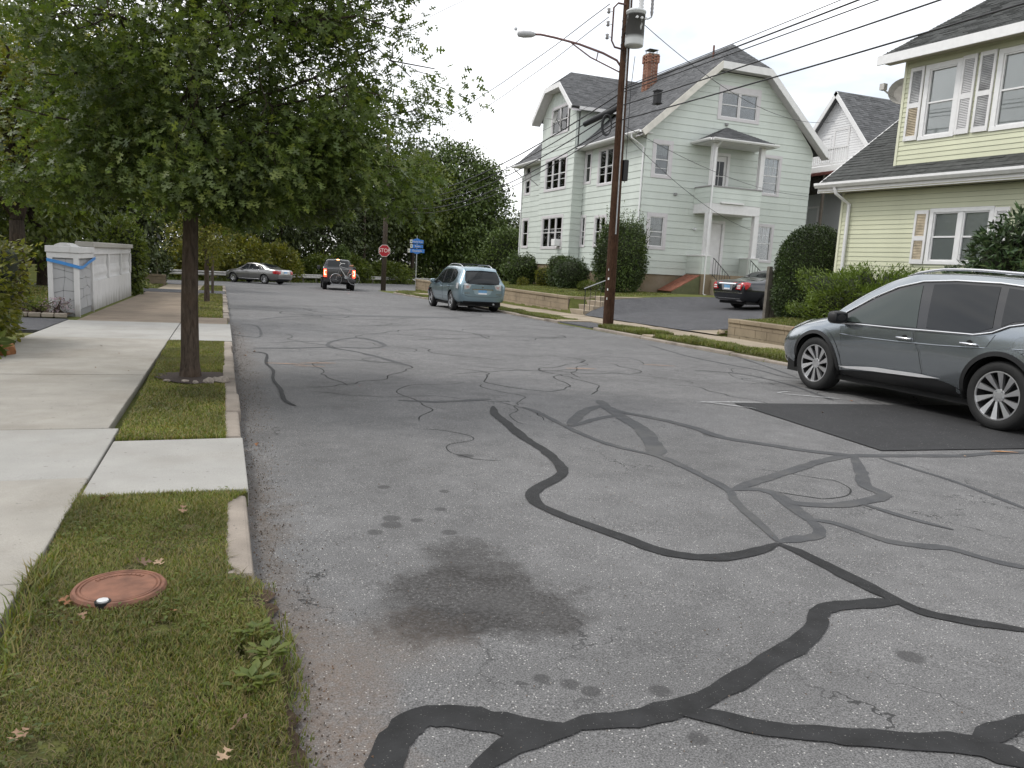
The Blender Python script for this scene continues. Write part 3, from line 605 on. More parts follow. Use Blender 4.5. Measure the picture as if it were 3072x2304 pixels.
def limb(a, b, r0, r1, r, wob=.08, n=5, sag=0):
    a, b = Vector(a), Vector(b); L_ = (b-a).length; pts = []
    for i in range(n+1):
        t = i/n; p = a.lerp(b, t); k = 0 if i in (0, n) else 1
        p += Vector(r.normal(size=3))*L_*wob*k + Vector((0, 0, sag*math.sin(math.pi*t)*L_)); pts.append(p)
    return pts, [r0+(r1-r0)*i/n for i in range(n+1)]
def tree(name, label, base, h_trunk, centre, rad, nclump, per, crad, leaf, m, r_trunk=.2, bark=None, seed=0, flat=0, cat='tree', group=None, limbs=9, T=T_leaf, F=F_leaf, shell=.45, lean=(0, 0), extra=None):
    r = np.random.default_rng(seed); root = empty(name, base, 0, label, cat, group); bz = Vector(base)
    c = ell_clumps(np.array(centre)-np.array(base), rad, nclump, r, flat, shell)
    if extra is not None: c = np.concatenate([c, np.array(extra)-np.array(base)], 0)
    fork = Vector((lean[0], lean[1], h_trunk)); br = []
    tr = [Vector((0, 0, -.15)), Vector((0, 0, .06)), Vector((lean[0]*.2, lean[1]*.2, h_trunk*.35)), Vector((lean[0]*.7, lean[1]*.7, h_trunk*.75)), fork]
    br.append((tr, [r_trunk*1.5, r_trunk*1.22, r_trunk, r_trunk*.9, r_trunk*.8]))
    top = Vector(np.array(centre)-np.array(base))+Vector((0, 0, rad[2]*.55))
    br.append(limb(fork, top, r_trunk*.78, r_trunk*.15, r, .04, 6))
    for i in r.choice(len(c), min(limbs, len(c)), replace=False):
        t = r.uniform(.0, .55); s = fork.lerp(top, t); br.append(limb(s, c[i], r_trunk*.36, r_trunk*.08, r, .06, 5, .06))
    tubes(br, 9).build('trunk', bark or M_bark2, root, True)
    o = crown('crown', c, per, crad, leaf, m, root, r, T, F, None, np.array(centre)-np.array(base)); o['kind'] = 'stuff'
    return root
def shrub(name, label, base, shape, n, leaf, m, seed=0, cat='shrub', group=None, T=T_leaf, F=F_leaf, depth=.14, sprigs=0, sprig_len=.2, jag=.03, upright=.0, stems=6, core=None):
    """shape(u): unit directions (n,3) -> surface points around origin at the base"""
    r = np.random.default_rng(seed); root = empty(name, base, 0, label, cat, group)
    u = r.normal(size=(n, 3)); u /= np.linalg.norm(u, axis=1, keepdims=True)
    p = shape(u); ctr = np.array([0, 0, p[:, 2].mean()])
    ins = r.random((n, 1))**2*depth; p = p-(p-ctr)*ins+r.normal(size=(n, 3))*jag
    p[:, 2] = np.maximum(p[:, 2], .01)
    D = (p-ctr)*.8/np.maximum(np.linalg.norm(p-ctr, axis=1, keepdims=True), .01)+r.normal(size=(n, 3))*.6; D[:, 2] += upright
    rl = r.normal(size=(n, 3))*.7+np.array([0, 0, .6])
    o = tmpl_leaves('foliage', p, D, leaf*r.uniform(.6, 1.3, n), T, m, root, None, F, roll=rl); o['kind'] = 'stuff'
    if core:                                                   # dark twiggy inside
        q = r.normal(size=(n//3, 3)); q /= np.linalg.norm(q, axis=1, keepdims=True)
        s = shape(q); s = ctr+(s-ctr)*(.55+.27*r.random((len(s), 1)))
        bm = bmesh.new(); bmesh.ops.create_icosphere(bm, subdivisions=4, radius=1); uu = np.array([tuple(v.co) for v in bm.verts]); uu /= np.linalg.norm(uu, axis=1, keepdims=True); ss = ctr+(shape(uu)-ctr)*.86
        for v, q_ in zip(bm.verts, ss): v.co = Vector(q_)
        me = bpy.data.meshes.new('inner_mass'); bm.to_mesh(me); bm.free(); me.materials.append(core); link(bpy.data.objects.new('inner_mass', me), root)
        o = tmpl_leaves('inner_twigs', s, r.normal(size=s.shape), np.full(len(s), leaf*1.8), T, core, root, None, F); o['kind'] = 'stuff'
    mb = MB()
    for i in range(stems):
        e = p[r.integers(n)]; mb.tube([(r.normal()*.05, r.normal()*.05, -.05), tuple(e*.5), tuple(e*.93)], [.025, .016, .006], 5)
    mb.build('stem', M_bark2, root)
    if sprigs:
        tops = p[p[:, 2] > np.quantile(p[:, 2], .72)]; sel = tops[r.integers(len(tops), size=sprigs)]; cc = []
        for s in sel:
            d = (s-ctr); d /= np.linalg.norm(d); d = d*.45+np.array([0, 0, .9])+r.normal(size=3)*.2
            L_ = sprig_len*r.uniform(.4, 1.2)
            for t in np.linspace(0, 1, 12): cc.append(s+d*L_*t)
        cc = np.array(cc); D = r.normal(size=cc.shape)+np.array([0, 0, .9])
        o = tmpl_leaves('sprig', cc, D, leaf*r.uniform(.7, 1.2, len(cc)), T, m, root, None, F); o['kind'] = 'stuff'
    return root
def egg(rx, ry, h, pw=2.2, zmax=.55, lumpy=.06, seed=0):
    """egg-shaped clipped bush standing on the ground; zmax is where it is widest"""
    def f(u):
        a = np.arctan2(u[:, 1], u[:, 0]); t = (u[:, 2]+1)/2
        k = np.where(t < zmax, 1-.35*np.abs((t-zmax)/zmax)**2, (np.maximum(0, 1-np.abs((t-zmax)/(1-zmax))**pw))**(1/pw))
        k = k*(1+lumpy*lump(a*2, t*5, 1.2, seed))
        return np.stack([rx*k*np.cos(a), ry*k*np.sin(a), h*t*(1+lumpy*.4*lump(a, t, 2, seed+1))], 1)
    return f
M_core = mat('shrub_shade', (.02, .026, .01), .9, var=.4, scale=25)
# lobed oak leaf
half = [(0, .012), (.16, .02), (.18, .17), (.12, .30), (.24, .22), (.30, .24), (.33, .05), (.44, .055), (.50, .26), (.46, .42), (.58, .33), (.68, .36), (.62, .14), (.70, .05), (.76, .12), (.80, .22), (.86, .12), (1, .02)]
ol = half+[(x, -y) for x, y in reversed(half)]
T_oak = [(x, y, .10*abs(y)-.10*x*x) for x, y in ol]
def tri2d(poly):
    res = delaunay_2d_cdt([Vector(q) for q in poly], [], [list(range(len(poly)))], 1, 1e-5); return [tuple(f) for f in res[2]], [tuple(v) for v in res[0]]
fo, vo_ = tri2d(ol); T_oak = [(x, y, .10*abs(y)-.10*x*x) for x, y in vo_]; F_oak = [f for f in fo if len(f) == 3]
# ---------------------------------------------------------------- street oak (near) with lobed leaves
def oak():
    r = np.random.default_rng(11); bx, by = -.33, 8.96; bz = B(bx, by)+.085
    root = empty('oak_tree', (bx, by, bz), 0, 'young pin oak street tree with lobed leaves on the near grass verge', 'tree')
    br = [([(0,0,-.1),(0,0,.02),(.0,0,.18),(0,0,.8),(.02,0,1.7),(.04,0,2.5),(.1,.05,3.6),(.1,.1,5.2)], [.145,.115,.094,.086,.074,.068,.05,.02])]
    tips = []
    def sub(a, b, r0, lvl):
        p, rd = limb(a, b, r0, r0*.25, r, .05, 6, .05 if lvl == 0 else -.02); br.append((p, rd))
        if lvl < 2:
            for i in range(7 if lvl == 0 else 4):
                t = r.uniform(.3, 1); s = p[int(t*6)]; d = (Vector(b)-Vector(a)).normalized()
                q = d*r.uniform(.2, .6)+Vector(r.normal(size=3))*.55+Vector((0, 0, -.1)); L_ = r.uniform(.45, .95)*(1 if lvl == 0 else .55)
                e_ = s+q.normalized()*L_
                if e_.z < 1.86 and e_.length > .5: e_.z = 1.86+r.uniform(0, .15)
                sub(s, e_, r0*.36, lvl+1)
        else: tips.extend([p[2], p[4], p[6]])
        if lvl == 1: tips.extend([p[3], p[5], p[6]])
    goals = []
    for k in range(34):
        a = k*2.39996+.3; zz = 1.75+3.3*(k/33)**.9; rr = (1.75 if zz < 3.6 else 1.75*(1-(zz-3.6)/2.6))*r.uniform(.75, 1.15)
        g = Vector((math.cos(a)*rr*1.12+.22, math.sin(a)*rr*.95, zz+r.uniform(-.1, .5)))
        if g.x < -.9: g.x = -.9+(g.x+.9)*.55
        goals.append((min(zz-.1, 4.6), g))
    goals += [(1.9, Vector((2.05, -.4, 2.35))), (2.3, Vector((2.45, .1, 3.1))), (2.6, Vector((2.55, -.2, 3.5))), (3.2, Vector((2.35, -.1, 4.15))), (1.8, Vector((1.5, -.7, 2.1))), (1.8, Vector((.3, -1.4, 2.05))), (1.75, Vector((.9, -.9, 2.0))), (3.6, Vector((1.7, -.4, 4.6))), (3.4, Vector((2.1, -.5, 4.3)))]
    for z, g in goals:
        if g.z < 2.15: g.z = 2.15+r.uniform(0, .15)
        sub(Vector((.04, 0, max(z, 1.95))), g, .022, 0)
    tubes(br[:1], 18).build('trunk', M_bark, root, True)
    tubes(br[1:], 5).build('branches', M_bark2, root, True)
    tp = np.array([tuple(t) for t in tips]); lowt = tp[tp[:, 2] < 2.35]; tp = np.concatenate([tp, lowt-np.array([0, 0, .2])+r.normal(size=lowt.shape)*.06])
    per = 13; N = len(tp)*per; p = np.repeat(tp, per, 0)+r.normal(size=(N, 3))*np.array([.14, .14, .11])
    keep = p[:, 2] > 1.64+.2*np.clip(np.hypot(p[:, 0], p[:, 1])/.8, 0, 1)+.16*lump(p[:, 0], p[:, 1], 2.4, 9); p = p[keep]
    hi = (p[:, 2] > 3.3) & (r.random(len(p)) < .56); p = p[~hi]
    N = len(p); D = (p-np.array([.1, 0, 2.8])); D /= np.linalg.norm(D, axis=1, keepdims=True); D = D*.6+r.normal(size=(N, 3))*.55; D[:, 2] -= .3
    rl = r.normal(size=(N, 3))*.5; rl[:, 2] += .8; S_ = .105*r.uniform(.55, 1.2, N)
    # the 300 leaves nearest the camera are leaves of their own
    c = np.array([-bx, -by, CAMH-bz]); o_ = np.argsort(np.linalg.norm(p-c, axis=1)); near, rest = o_[:300], o_[300:]
    tmpl_leaves('leaves', p[rest], D[rest], S_[rest], T_oak, ML_oak, root, 'stuff', F_oak, roll=rl[rest])
    me = bpy.data.meshes.new('leaf'); me.from_pydata(T_oak, [], F_oak); me.materials.append(ML_oakone)
    for i in near:
        d = Vector(D[i]).normalized(); h = Vector(rl[i]); h = (h-d*h.dot(d)).normalized(); cc = h.cross(d)
        M_ = Matrix((d, cc, h)).transposed().to_4x4() @ Matrix.Scale(float(S_[i]), 4); M_.translation = Vector(p[i])
        lf = bpy.data.objects.new('leaf', me); link(lf, root); lf.matrix_local = M_
    return root, len(p)
ML_oakone, kq = newmat('oak_leaf_single')
oi = kq.n('ObjectInfo'); cq = kq.ramp(oi.outputs['Random'], [(0, (.065, .09, .026)), (.4, (.10, .135, .032)), (.8, (.15, .18, .04)), (1, (.08, .11, .035))])
kq.l(cq, kq.p.inputs['Base Color']); kq.p.inputs['Roughness'].default_value = .42; kq.p.inputs['Specular IOR Level'].default_value = .32
tq = kq.n('BsdfTranslucent'); kq.l(kq.mix(1, cq, (1.25, 1.35, .6), 'MULTIPLY'), tq.inputs[0]); msq = kq.n('MixShader'); msq.inputs[0].default_value = .28
kq.l(kq.p.outputs[0], msq.inputs[1]); kq.l(tq.outputs[0], msq.inputs[2]); kq.l(msq.outputs[0], ML_oakone.node_tree.nodes['Material Output'].inputs[0])
_, n_oak = oak(); print('oak leaves', n_oak)
# mulch ring and stones round the foot of the oak
g = []; 
for k in range(20):
    a = 2*math.pi*k/20; rr = .40+.06*math.sin(3*a)+random.uniform(-.03, .03); g.append((-.3+rr*1.0*math.cos(a), 8.9+rr*1.1*math.sin(a)))
sheet('mulch', [(x, y) for x, y in g if x < .01] if False else [(min(x, .0), y) for x, y in g], .1, mat('mulch', (.05, .034, .026), .95, var=.4, scale=40, bump=.8), None)
def stone(name, x, y, z, s, label, m, seed=0, cat='stone', group=None):
    r = np.random.default_rng(seed); bm = bmesh.new(); bmesh.ops.create_icosphere(bm, subdivisions=2, radius=1)
    for v in bm.verts:
        k = 1+.22*math.sin(3*v.co.x+seed)+.18*math.sin(4*v.co.y+2*seed)+r.uniform(-.06, .06); v.co = Vector((v.co.x*s[0]*k, v.co.y*s[1]*k, max(v.co.z, -.4)*s[2]*k))
    me = bpy.data.meshes.new(name); bm.to_mesh(me); bm.free(); me.materials.append(m); o = link(bpy.data.objects.new(name, me)); o.location = (x, y, z)
    return tag(o, label, cat, group)
M_stone = mat('fieldstone', (.30, .26, .22), .9, var=.25, scale=18, bump=.5)
for i, (x, y, s) in enumerate([(.0, 8.52, .075), (-.12, 8.47, .06), (-.24, 8.42, .035), (-.04, 8.62, .04), (-.34, 8.5, .03), (-.52, 8.55, .03)]):
    stone('stone', x-.02, y, Bc(x, y)+.11, (s, s*.8, s*.6), ['largest rough stone at the foot of the oak, nearest the kerb', 'second largest rough stone at the foot of the oak', 'small pale stone at the foot of the oak, left of the larger two', 'small stone behind the largest stone at the foot of the oak', 'small stone in front of the oak trunk', 'small stone left of the oak trunk on the mulch'][i], M_stone, i, group='stones round the oak')
# ---------------------------------------------------------------- other trees
def gz(x, y): return H(x, y)
def T2(name, label, x, y, h, cz, rad, nc, per, cr_, leaf, m, rt_, seed, **k):
    z = gz(x, y); dx = k.pop('dx', 0); return tree(name, label, (x, y, z), h, (x+dx, y, z+cz), rad, nc, per, cr_, leaf, m, rt_, seed=seed, **k)
T2('yard_tree', 'forked yard tree with pale green crown behind the near hedge, left edge', -4.0, 18.9, 1.9, 4.3, (2.7, 2.3, 2.3), 190, 75, .30, .14, ML_yel, .17, 21, bark=M_bark2, limbs=26, dx=.2, shell=.6)
T2('street_tree', 'small light green street tree on the verge beyond the oak', -.45, 25.6, 1.45, 2.5, (1.3, 1.25, 1.15), 90, 60, .2, .11, ML_yel, .075, 22, bark=M_bark, limbs=14)
yard = [(-9.5, 26, 5.2, (3.2, 2.8, 4.6), 'dark broad tree behind the white wall at the left edge'), (-6.2, 33, 5, (2.6, 2.6, 4.6), 'dark tree rising behind the middle of the white wall'), (-13, 34, 7, (4, 3.5, 6.5), 'tall dark tree far back in the left yard'),
        (-3.9, 40.5, 4.6, (2.1, 2.2, 4.0), 'dark tree on the grassy bank beyond the white wall'), (-9, 45, 7.5, (3.6, 3.2, 7), 'tall dark tree behind the grassy bank')]
for i, (x, y, cz, rad, lb) in enumerate(yard):
    T2('yard_tree', lb, x, y, 2, cz, rad, 120, 80, .55, .26, ML_back if i != 1 else ML_mid, .2, 40+i, group='dark trees in the left yard', shell=.5)
wood = [(-12, 62, 8, (4.5, 4, 7.6), 0, 'dark tree of the far wood behind the guardrail, leftmost'), (-6, 66, 9, (4.2, 4, 8.5), 0, 'dark tree of the far wood behind the silver sedan, left'), (-1, 70, 8.5, (4, 4, 8), 0, 'dark tree of the far wood straight behind the silver sedan'),
        (4.5, 74, 8, (3.8, 4, 7.6), 0, 'dark tree of the far wood between sedan and pickup'), (9.5, 80, 8.5, (4, 4, 8), 0, 'dark tree of the far wood straight behind the pickup'), (14.5, 86, 8.5, (4.2, 4, 8), 0, 'dark tree of the far wood behind the stop sign'),
        (20, 93, 9, (4.6, 4, 8.6), 0, 'dark tree of the far wood behind the blue street signs'), (34, 100, 6.5, (5, 4, 6.2), 0, 'dark tree of the far wood right of the domed tree'), (44, 108, 5.5, (6, 4, 5.2), 1, 'low distant tree beside the green house gutter')]
for i, (x, y, cz, rad, mi, lb) in enumerate(wood):
    T2('wood_tree', lb, x, y, 3, cz, rad, 130, 85, .75, .42, (ML_back, ML_mid)[mi], .25, 60+i, group='trees of the far wood', shell=.5)
T2('domed_tree', 'broad domed tree hung with vines between street signs and green house', 26.5, 95, 4, 9.2, (7.4, 5, 8.6), 420, 95, .75, .44, ML_vine, .35, 80, shell=.35)
T2('autumn_tree', 'tree with olive yellow top in front of the domed tree', 20.5, 88, 4, 9.6, (4.2, 4, 5.2), 150, 80, .7, .38, ML_mid, .25, 81, shell=.45)
under = [(-2, 60.8, 1.6, 2.6, 'yellowing bush behind the guardrail, left of the silver sedan'), (1.5, 63.6, 1.9, 3.4, 'yellowing bush behind the guardrail above the silver sedan'), (4.2, 66.6, 1.8, 3.0, 'yellowing bush behind the guardrail right of the silver sedan'), (8.2, 71.5, 1.8, 2.4, 'bush behind the guardrail hidden partly by the pickup'), (11.6, 75.6, 1.9, 2.4, 'bush behind the guardrail next to the stop sign pole'), (16.2, 80.6, 2.6, 2.2, 'bush spilling over the guardrail between stop sign and street signs')]
for i, (x, y, rr, h, lb) in enumerate(under):
    shrub('roadside_bush', lb, (x, y, gz(x, y)), egg(rr, rr*.8, h, 2, .45, .2, i), 3200, .3, ML_yel if i < 3 else ML_mid, 90+i, group='bushes behind the guardrail', depth=.5, jag=.15)
shrub('vine_column', 'vine-covered stump beside the pickup in front of the wood', (10.2, 72, gz(10, 72)), egg(.7, .7, 3.4, 2, .3, .2, 3), 2200, .25, ML_vine, 99, depth=.4, jag=.08, cat='vine')
# the wood behind reads as one dark mass, joined by added unseen trees
r = np.random.default_rng(200); cc = []
path = np.array([(-45, 52), (-16, 66), (-6, 72), (4, 80), (12, 90), (20, 99), (36, 112), (70, 128)])
for i in range(len(path)-1):
    n = int(np.hypot(*(path[i+1]-path[i]))*9); t = r.random((n, 1)); p = path[i]+(path[i+1]-path[i])*t+r.normal(size=(n, 2))*1.6; cc.append(np.column_stack([p, -1.2+9.5*r.random(n)**1.2]))
for x0, x1, y0, y1, n, hh in ((-22, -5.5, 46, 50, 170, 6), (-20, -10, 28, 34, 130, 6), (-13, -8, -18, 9, 330, 7)):  # last block is unseen beside the camera, added for darker reflections, less flat light
    cc.append(np.column_stack([r.uniform(x0, x1, n), r.uniform(y0, y1, n), -.6+hh*r.random(n)]))
cc = np.concatenate(cc); o = crown('woodland_and_unseen_trees', cc, 42, .75, .55, ML_back, None, r); o['kind'] = 'stuff'
# ---------------------------------------------------------------- shrubs on the left
def hedgebox(rx, ry, h, pw=5, lumpy=.05, seed=0):
    def f(u):
        q = np.abs(u)**pw; k = (q[:, 0]+q[:, 1]+q[:, 2])**(-1/pw); v = u*k[:, None]
        a = np.arctan2(v[:, 1], v[:, 0]); s = 1+lumpy*lump(a*3, v[:, 2]*2, 1.5, seed)
        return np.stack([v[:, 0]*rx*s, v[:, 1]*ry*s, (v[:, 2]+1)/2*h*s], 1)
    return f
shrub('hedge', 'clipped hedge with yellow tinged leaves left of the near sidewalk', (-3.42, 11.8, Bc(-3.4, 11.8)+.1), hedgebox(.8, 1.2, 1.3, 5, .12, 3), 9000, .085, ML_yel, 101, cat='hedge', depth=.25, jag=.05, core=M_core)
shrub('leafy_plant', 'low plant with large leaves beside the brown stone on the near sidewalk', (-2.75, 10.35, Bc(-2.7, 10.4)+.1), egg(.32, .35, .32, 2, .4), 160, .19, ML_mid, 102, cat='plant', depth=.5, stems=4)
stone('stone', -2.50, 10.75, Bc(-2.5, 10.75)+.13, (.13, .12, .12), 'rounded orange brown stone beside the hedge on the sidewalk', mat('brown_stone', (.30, .13, .05), .85, var=.25, scale=12, bump=.4), 44)
bed = sheet('flower_bed', [(-4.2, 17.3), (-2.85, 17.25), (-2.85, 17.9), (-4.2, 19.5)], .14, M_dirt)
for k in range(6):
    a = (-4.2+k*.225, 17.3-.01*k); bevel(box('edging_stone', (a[0], a[1]-.06, Bc(*a)+.08), (a[0]+.21, a[1]+.05, Bc(*a)+.17), M_curb, bed), .02)
for i, (x, y) in enumerate([(-3.9, 17.75), (-3.45, 17.65), (-3.1, 17.6), (-3.75, 18.3)]):
    shrub('flowering_plant', ['flowering plant with pale pink flowers at the left end of the edged bed', 'flowering plant with pale pink flowers in the middle of the edged bed', 'flowering plant with pale pink flowers nearest the white pillar', 'flowering plant at the back of the edged bed'][i], (x, y, Bc(x, y)+.19), egg(.24, .24, .24, 2, .5), 300, .05, (ML_flower, ML_mid)[i % 2 if i != 2 else 0], 110+i, cat='plant', group='flowers in the edged bed', depth=.6, stems=5)
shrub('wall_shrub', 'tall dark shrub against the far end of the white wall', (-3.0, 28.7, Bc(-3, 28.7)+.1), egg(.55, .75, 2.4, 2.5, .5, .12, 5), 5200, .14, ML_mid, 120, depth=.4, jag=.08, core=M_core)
shrub('roadside_bush', 'dark bush behind the low block wall on the left bank', (-4.2, 46.6, Bc(-4, 46)), egg(1.6, 1, 1.9, 2, .5, .15, 6), 2600, .22, ML_back, 121, depth=.5, jag=.1)
# ---------------------------------------------------------------- shrubs on the right
def S3_(name, lb, x, y, f, n, leaf, m, seed, **k): return shrub(name, lb, (x, y, gz(x, y)-.02), f, n, leaf, m, seed, **k)
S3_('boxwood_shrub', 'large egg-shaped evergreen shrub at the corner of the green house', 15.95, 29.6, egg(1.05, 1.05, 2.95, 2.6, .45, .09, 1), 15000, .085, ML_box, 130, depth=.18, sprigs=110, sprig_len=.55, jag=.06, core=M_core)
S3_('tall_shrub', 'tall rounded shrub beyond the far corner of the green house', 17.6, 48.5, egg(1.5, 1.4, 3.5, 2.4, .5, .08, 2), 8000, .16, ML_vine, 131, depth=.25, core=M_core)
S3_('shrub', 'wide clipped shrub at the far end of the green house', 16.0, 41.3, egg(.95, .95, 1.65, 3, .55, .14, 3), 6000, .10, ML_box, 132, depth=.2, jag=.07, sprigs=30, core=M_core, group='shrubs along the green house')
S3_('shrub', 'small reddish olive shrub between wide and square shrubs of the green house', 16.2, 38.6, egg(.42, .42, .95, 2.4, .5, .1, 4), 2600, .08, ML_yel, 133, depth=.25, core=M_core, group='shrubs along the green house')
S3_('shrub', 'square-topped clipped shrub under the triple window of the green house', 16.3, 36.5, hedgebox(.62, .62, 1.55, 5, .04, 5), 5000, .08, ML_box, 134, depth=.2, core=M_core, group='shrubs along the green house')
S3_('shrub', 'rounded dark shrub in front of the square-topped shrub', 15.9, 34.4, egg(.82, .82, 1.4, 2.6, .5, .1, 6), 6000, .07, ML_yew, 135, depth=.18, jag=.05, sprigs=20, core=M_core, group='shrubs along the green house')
S3_('shrub', 'low flowering shrub left of the egg-shaped evergreen', 15.6, 31.9, egg(.5, .45, .45, 2, .5, .1, 7), 1500, .07, ML_mid, 136, depth=.3, group='shrubs along the green house')
S3_('yellow_flowers', 'low yellow flowering plant in front of the green house shrubs', 15.4, 39.6, egg(.3, .3, .45, 2, .5, .1, 8), 600, .07, ML_yel, 137, depth=.4, cat='plant')
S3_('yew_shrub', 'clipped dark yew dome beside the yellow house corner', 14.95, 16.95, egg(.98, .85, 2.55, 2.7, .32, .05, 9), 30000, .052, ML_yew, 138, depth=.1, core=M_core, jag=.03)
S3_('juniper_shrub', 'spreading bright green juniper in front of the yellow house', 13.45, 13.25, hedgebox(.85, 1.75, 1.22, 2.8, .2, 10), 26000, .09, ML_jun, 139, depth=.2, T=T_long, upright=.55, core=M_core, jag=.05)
def whorls(f):                                               # leaves gathered in rosettes
    def g_(u):
        k = max(1, len(u)//11); q = u[np.arange(len(u)) % k]; return f(q)
    return g_
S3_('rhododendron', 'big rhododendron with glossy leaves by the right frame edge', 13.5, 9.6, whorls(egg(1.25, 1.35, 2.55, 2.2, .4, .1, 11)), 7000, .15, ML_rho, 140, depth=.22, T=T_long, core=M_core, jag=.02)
S3_('rhododendron', 'low rhododendron under the double window of the yellow house', 13.75, 11.4, whorls(egg(.72, .72, 1.42, 2.2, .5, .12, 12)), 2600, .13, ML_rho, 141, depth=.25, T=T_long, jag=.02)
# ---------------------------------------------------------------- house building blocks
def paintmat(name, col, dirt=.1, rough=.55):
    m, k = newmat(name); P = k.pos()
    c = k.ramp(k.noise(1.3, 5, k.scaled(P, (1, 1, .35))), [(.3, tuple(q*(1-dirt) for q in col)), (.7, tuple(min(1, q*(1+dirt*.6)) for q in col))])
    c = k.mix(k.ramp(k.noise(5, 6, k.scaled(P, (1, 1, .2))), [(.62, 0.), (.82, .22)]), c, tuple(q*.62 for q in col))
    c = k.mix(1, c, k.ramp(k.n('ObjectInfo').outputs['Random'], [(0, .955), (1, 1.03)]), 'MULTIPLY')
    k.l(c, k.p.inputs['Base Color']); k.p.inputs['Roughness'].default_value = rough; return m
M_green = paintmat('pale_green_siding', (.595, .64, .59), .07)
M_yellow = paintmat('pale_yellow_siding', (.62, .63, .455), .07)
M_wsiding = paintmat('white_siding', (.80, .80, .80), .04)
M_gap = mat('wall_sheathing', (.10, .11, .10), .9)
def shinglemat(name, a, b, sc=1.):
    m, k = newmat(name); P = k.pos(); 
    c = k.ramp(k.noise(7*sc, 4, P), [(.3, a), (.7, b)]); c = k.mix(1, c, k.ramp(k.n('NewGeometry').outputs['Random Per Island'], [(0, .78), (.5, 1.), (1, 1.22)]), 'MULTIPLY')
    c = k.mix(1, c, k.ramp(k.n('ObjectInfo').outputs['Random'], [(0, .85), (1, 1.15)]), 'MULTIPLY')
    c = k.mix(1, c, k.ramp(k.noise(180, 2, P), [(.3, .75), (.7, 1.25)]), 'MULTIPLY')
    k.l(c, k.p.inputs['Base Color']); k.p.inputs['Roughness'].default_value = .9; k.p.inputs['Specular IOR Level'].default_value = .2; return m
M_shing = shinglemat('grey_shingle', (.095, .098, .10), (.13, .13, .135))
M_shing2 = shinglemat('dark_shingle', (.055, .058, .055), (.082, .084, .082))
def windowglass():
    m, k = newmat('window_glass'); t = m.node_tree; tr = k.n('BsdfTransparent'); tr.inputs[0].default_value = (.86, .88, .88, 1)
    gl = k.n('BsdfGlossy'); gl.inputs['Roughness'].default_value = .03; fr = k.n('Fresnel'); fr.inputs[0].default_value = 1.55
    ms = k.n('MixShader'); k.l(k.math('ADD', k.math('MULTIPLY', fr.outputs[0], 1.1), .03), ms.inputs[0]); k.l(tr.outputs[0], ms.inputs[1]); k.l(gl.outputs[0], ms.inputs[2])
    k.l(ms.outputs[0], t.nodes['Material Output'].inputs[0]); return m
M_wglass = windowglass()
M_inside = mat('dark_room', (.06, .06, .065), .9)
M_curtain = mat('curtain', (.40, .40, .41), .9, var=.2, scale=14)
M_blind = mat('white_blind', (.80, .80, .78), .7)
Vz = Vector((0, 0, 1))
class Face:
    """a wall plane: origin O, horizontal direction u, outward normal n"""
    def __init__(s, O, u, n): s.O, s.u, s.n = Vector(O), Vector(u).normalized(), Vector(n).normalized()
    def p(s, a, z, d=0): return s.O+s.u*a+s.n*d+Vz*(z-s.O.z)
    def slab(s, mb, a0, a1, z0, z1, d0, d1):
        v = [s.p(a0,z0,d0), s.p(a1,z0,d0), s.p(a1,z0,d1), s.p(a0,z0,d1), s.p(a0,z1,d0), s.p(a1,z1,d0), s.p(a1,z1,d1), s.p(a0,z1,d1)]
        mb.add(v, [(3,2,1,0),(4,5,6,7),(0,1,5,4),(1,2,6,5),(2,3,7,6),(3,0,4,7)]); return mb
def fixn(o):
    bm = bmesh.new(); bm.from_mesh(o.data); bmesh.ops.recalc_face_normals(bm, faces=bm.faces[:]); bm.to_mesh(o.data); bm.free(); return o
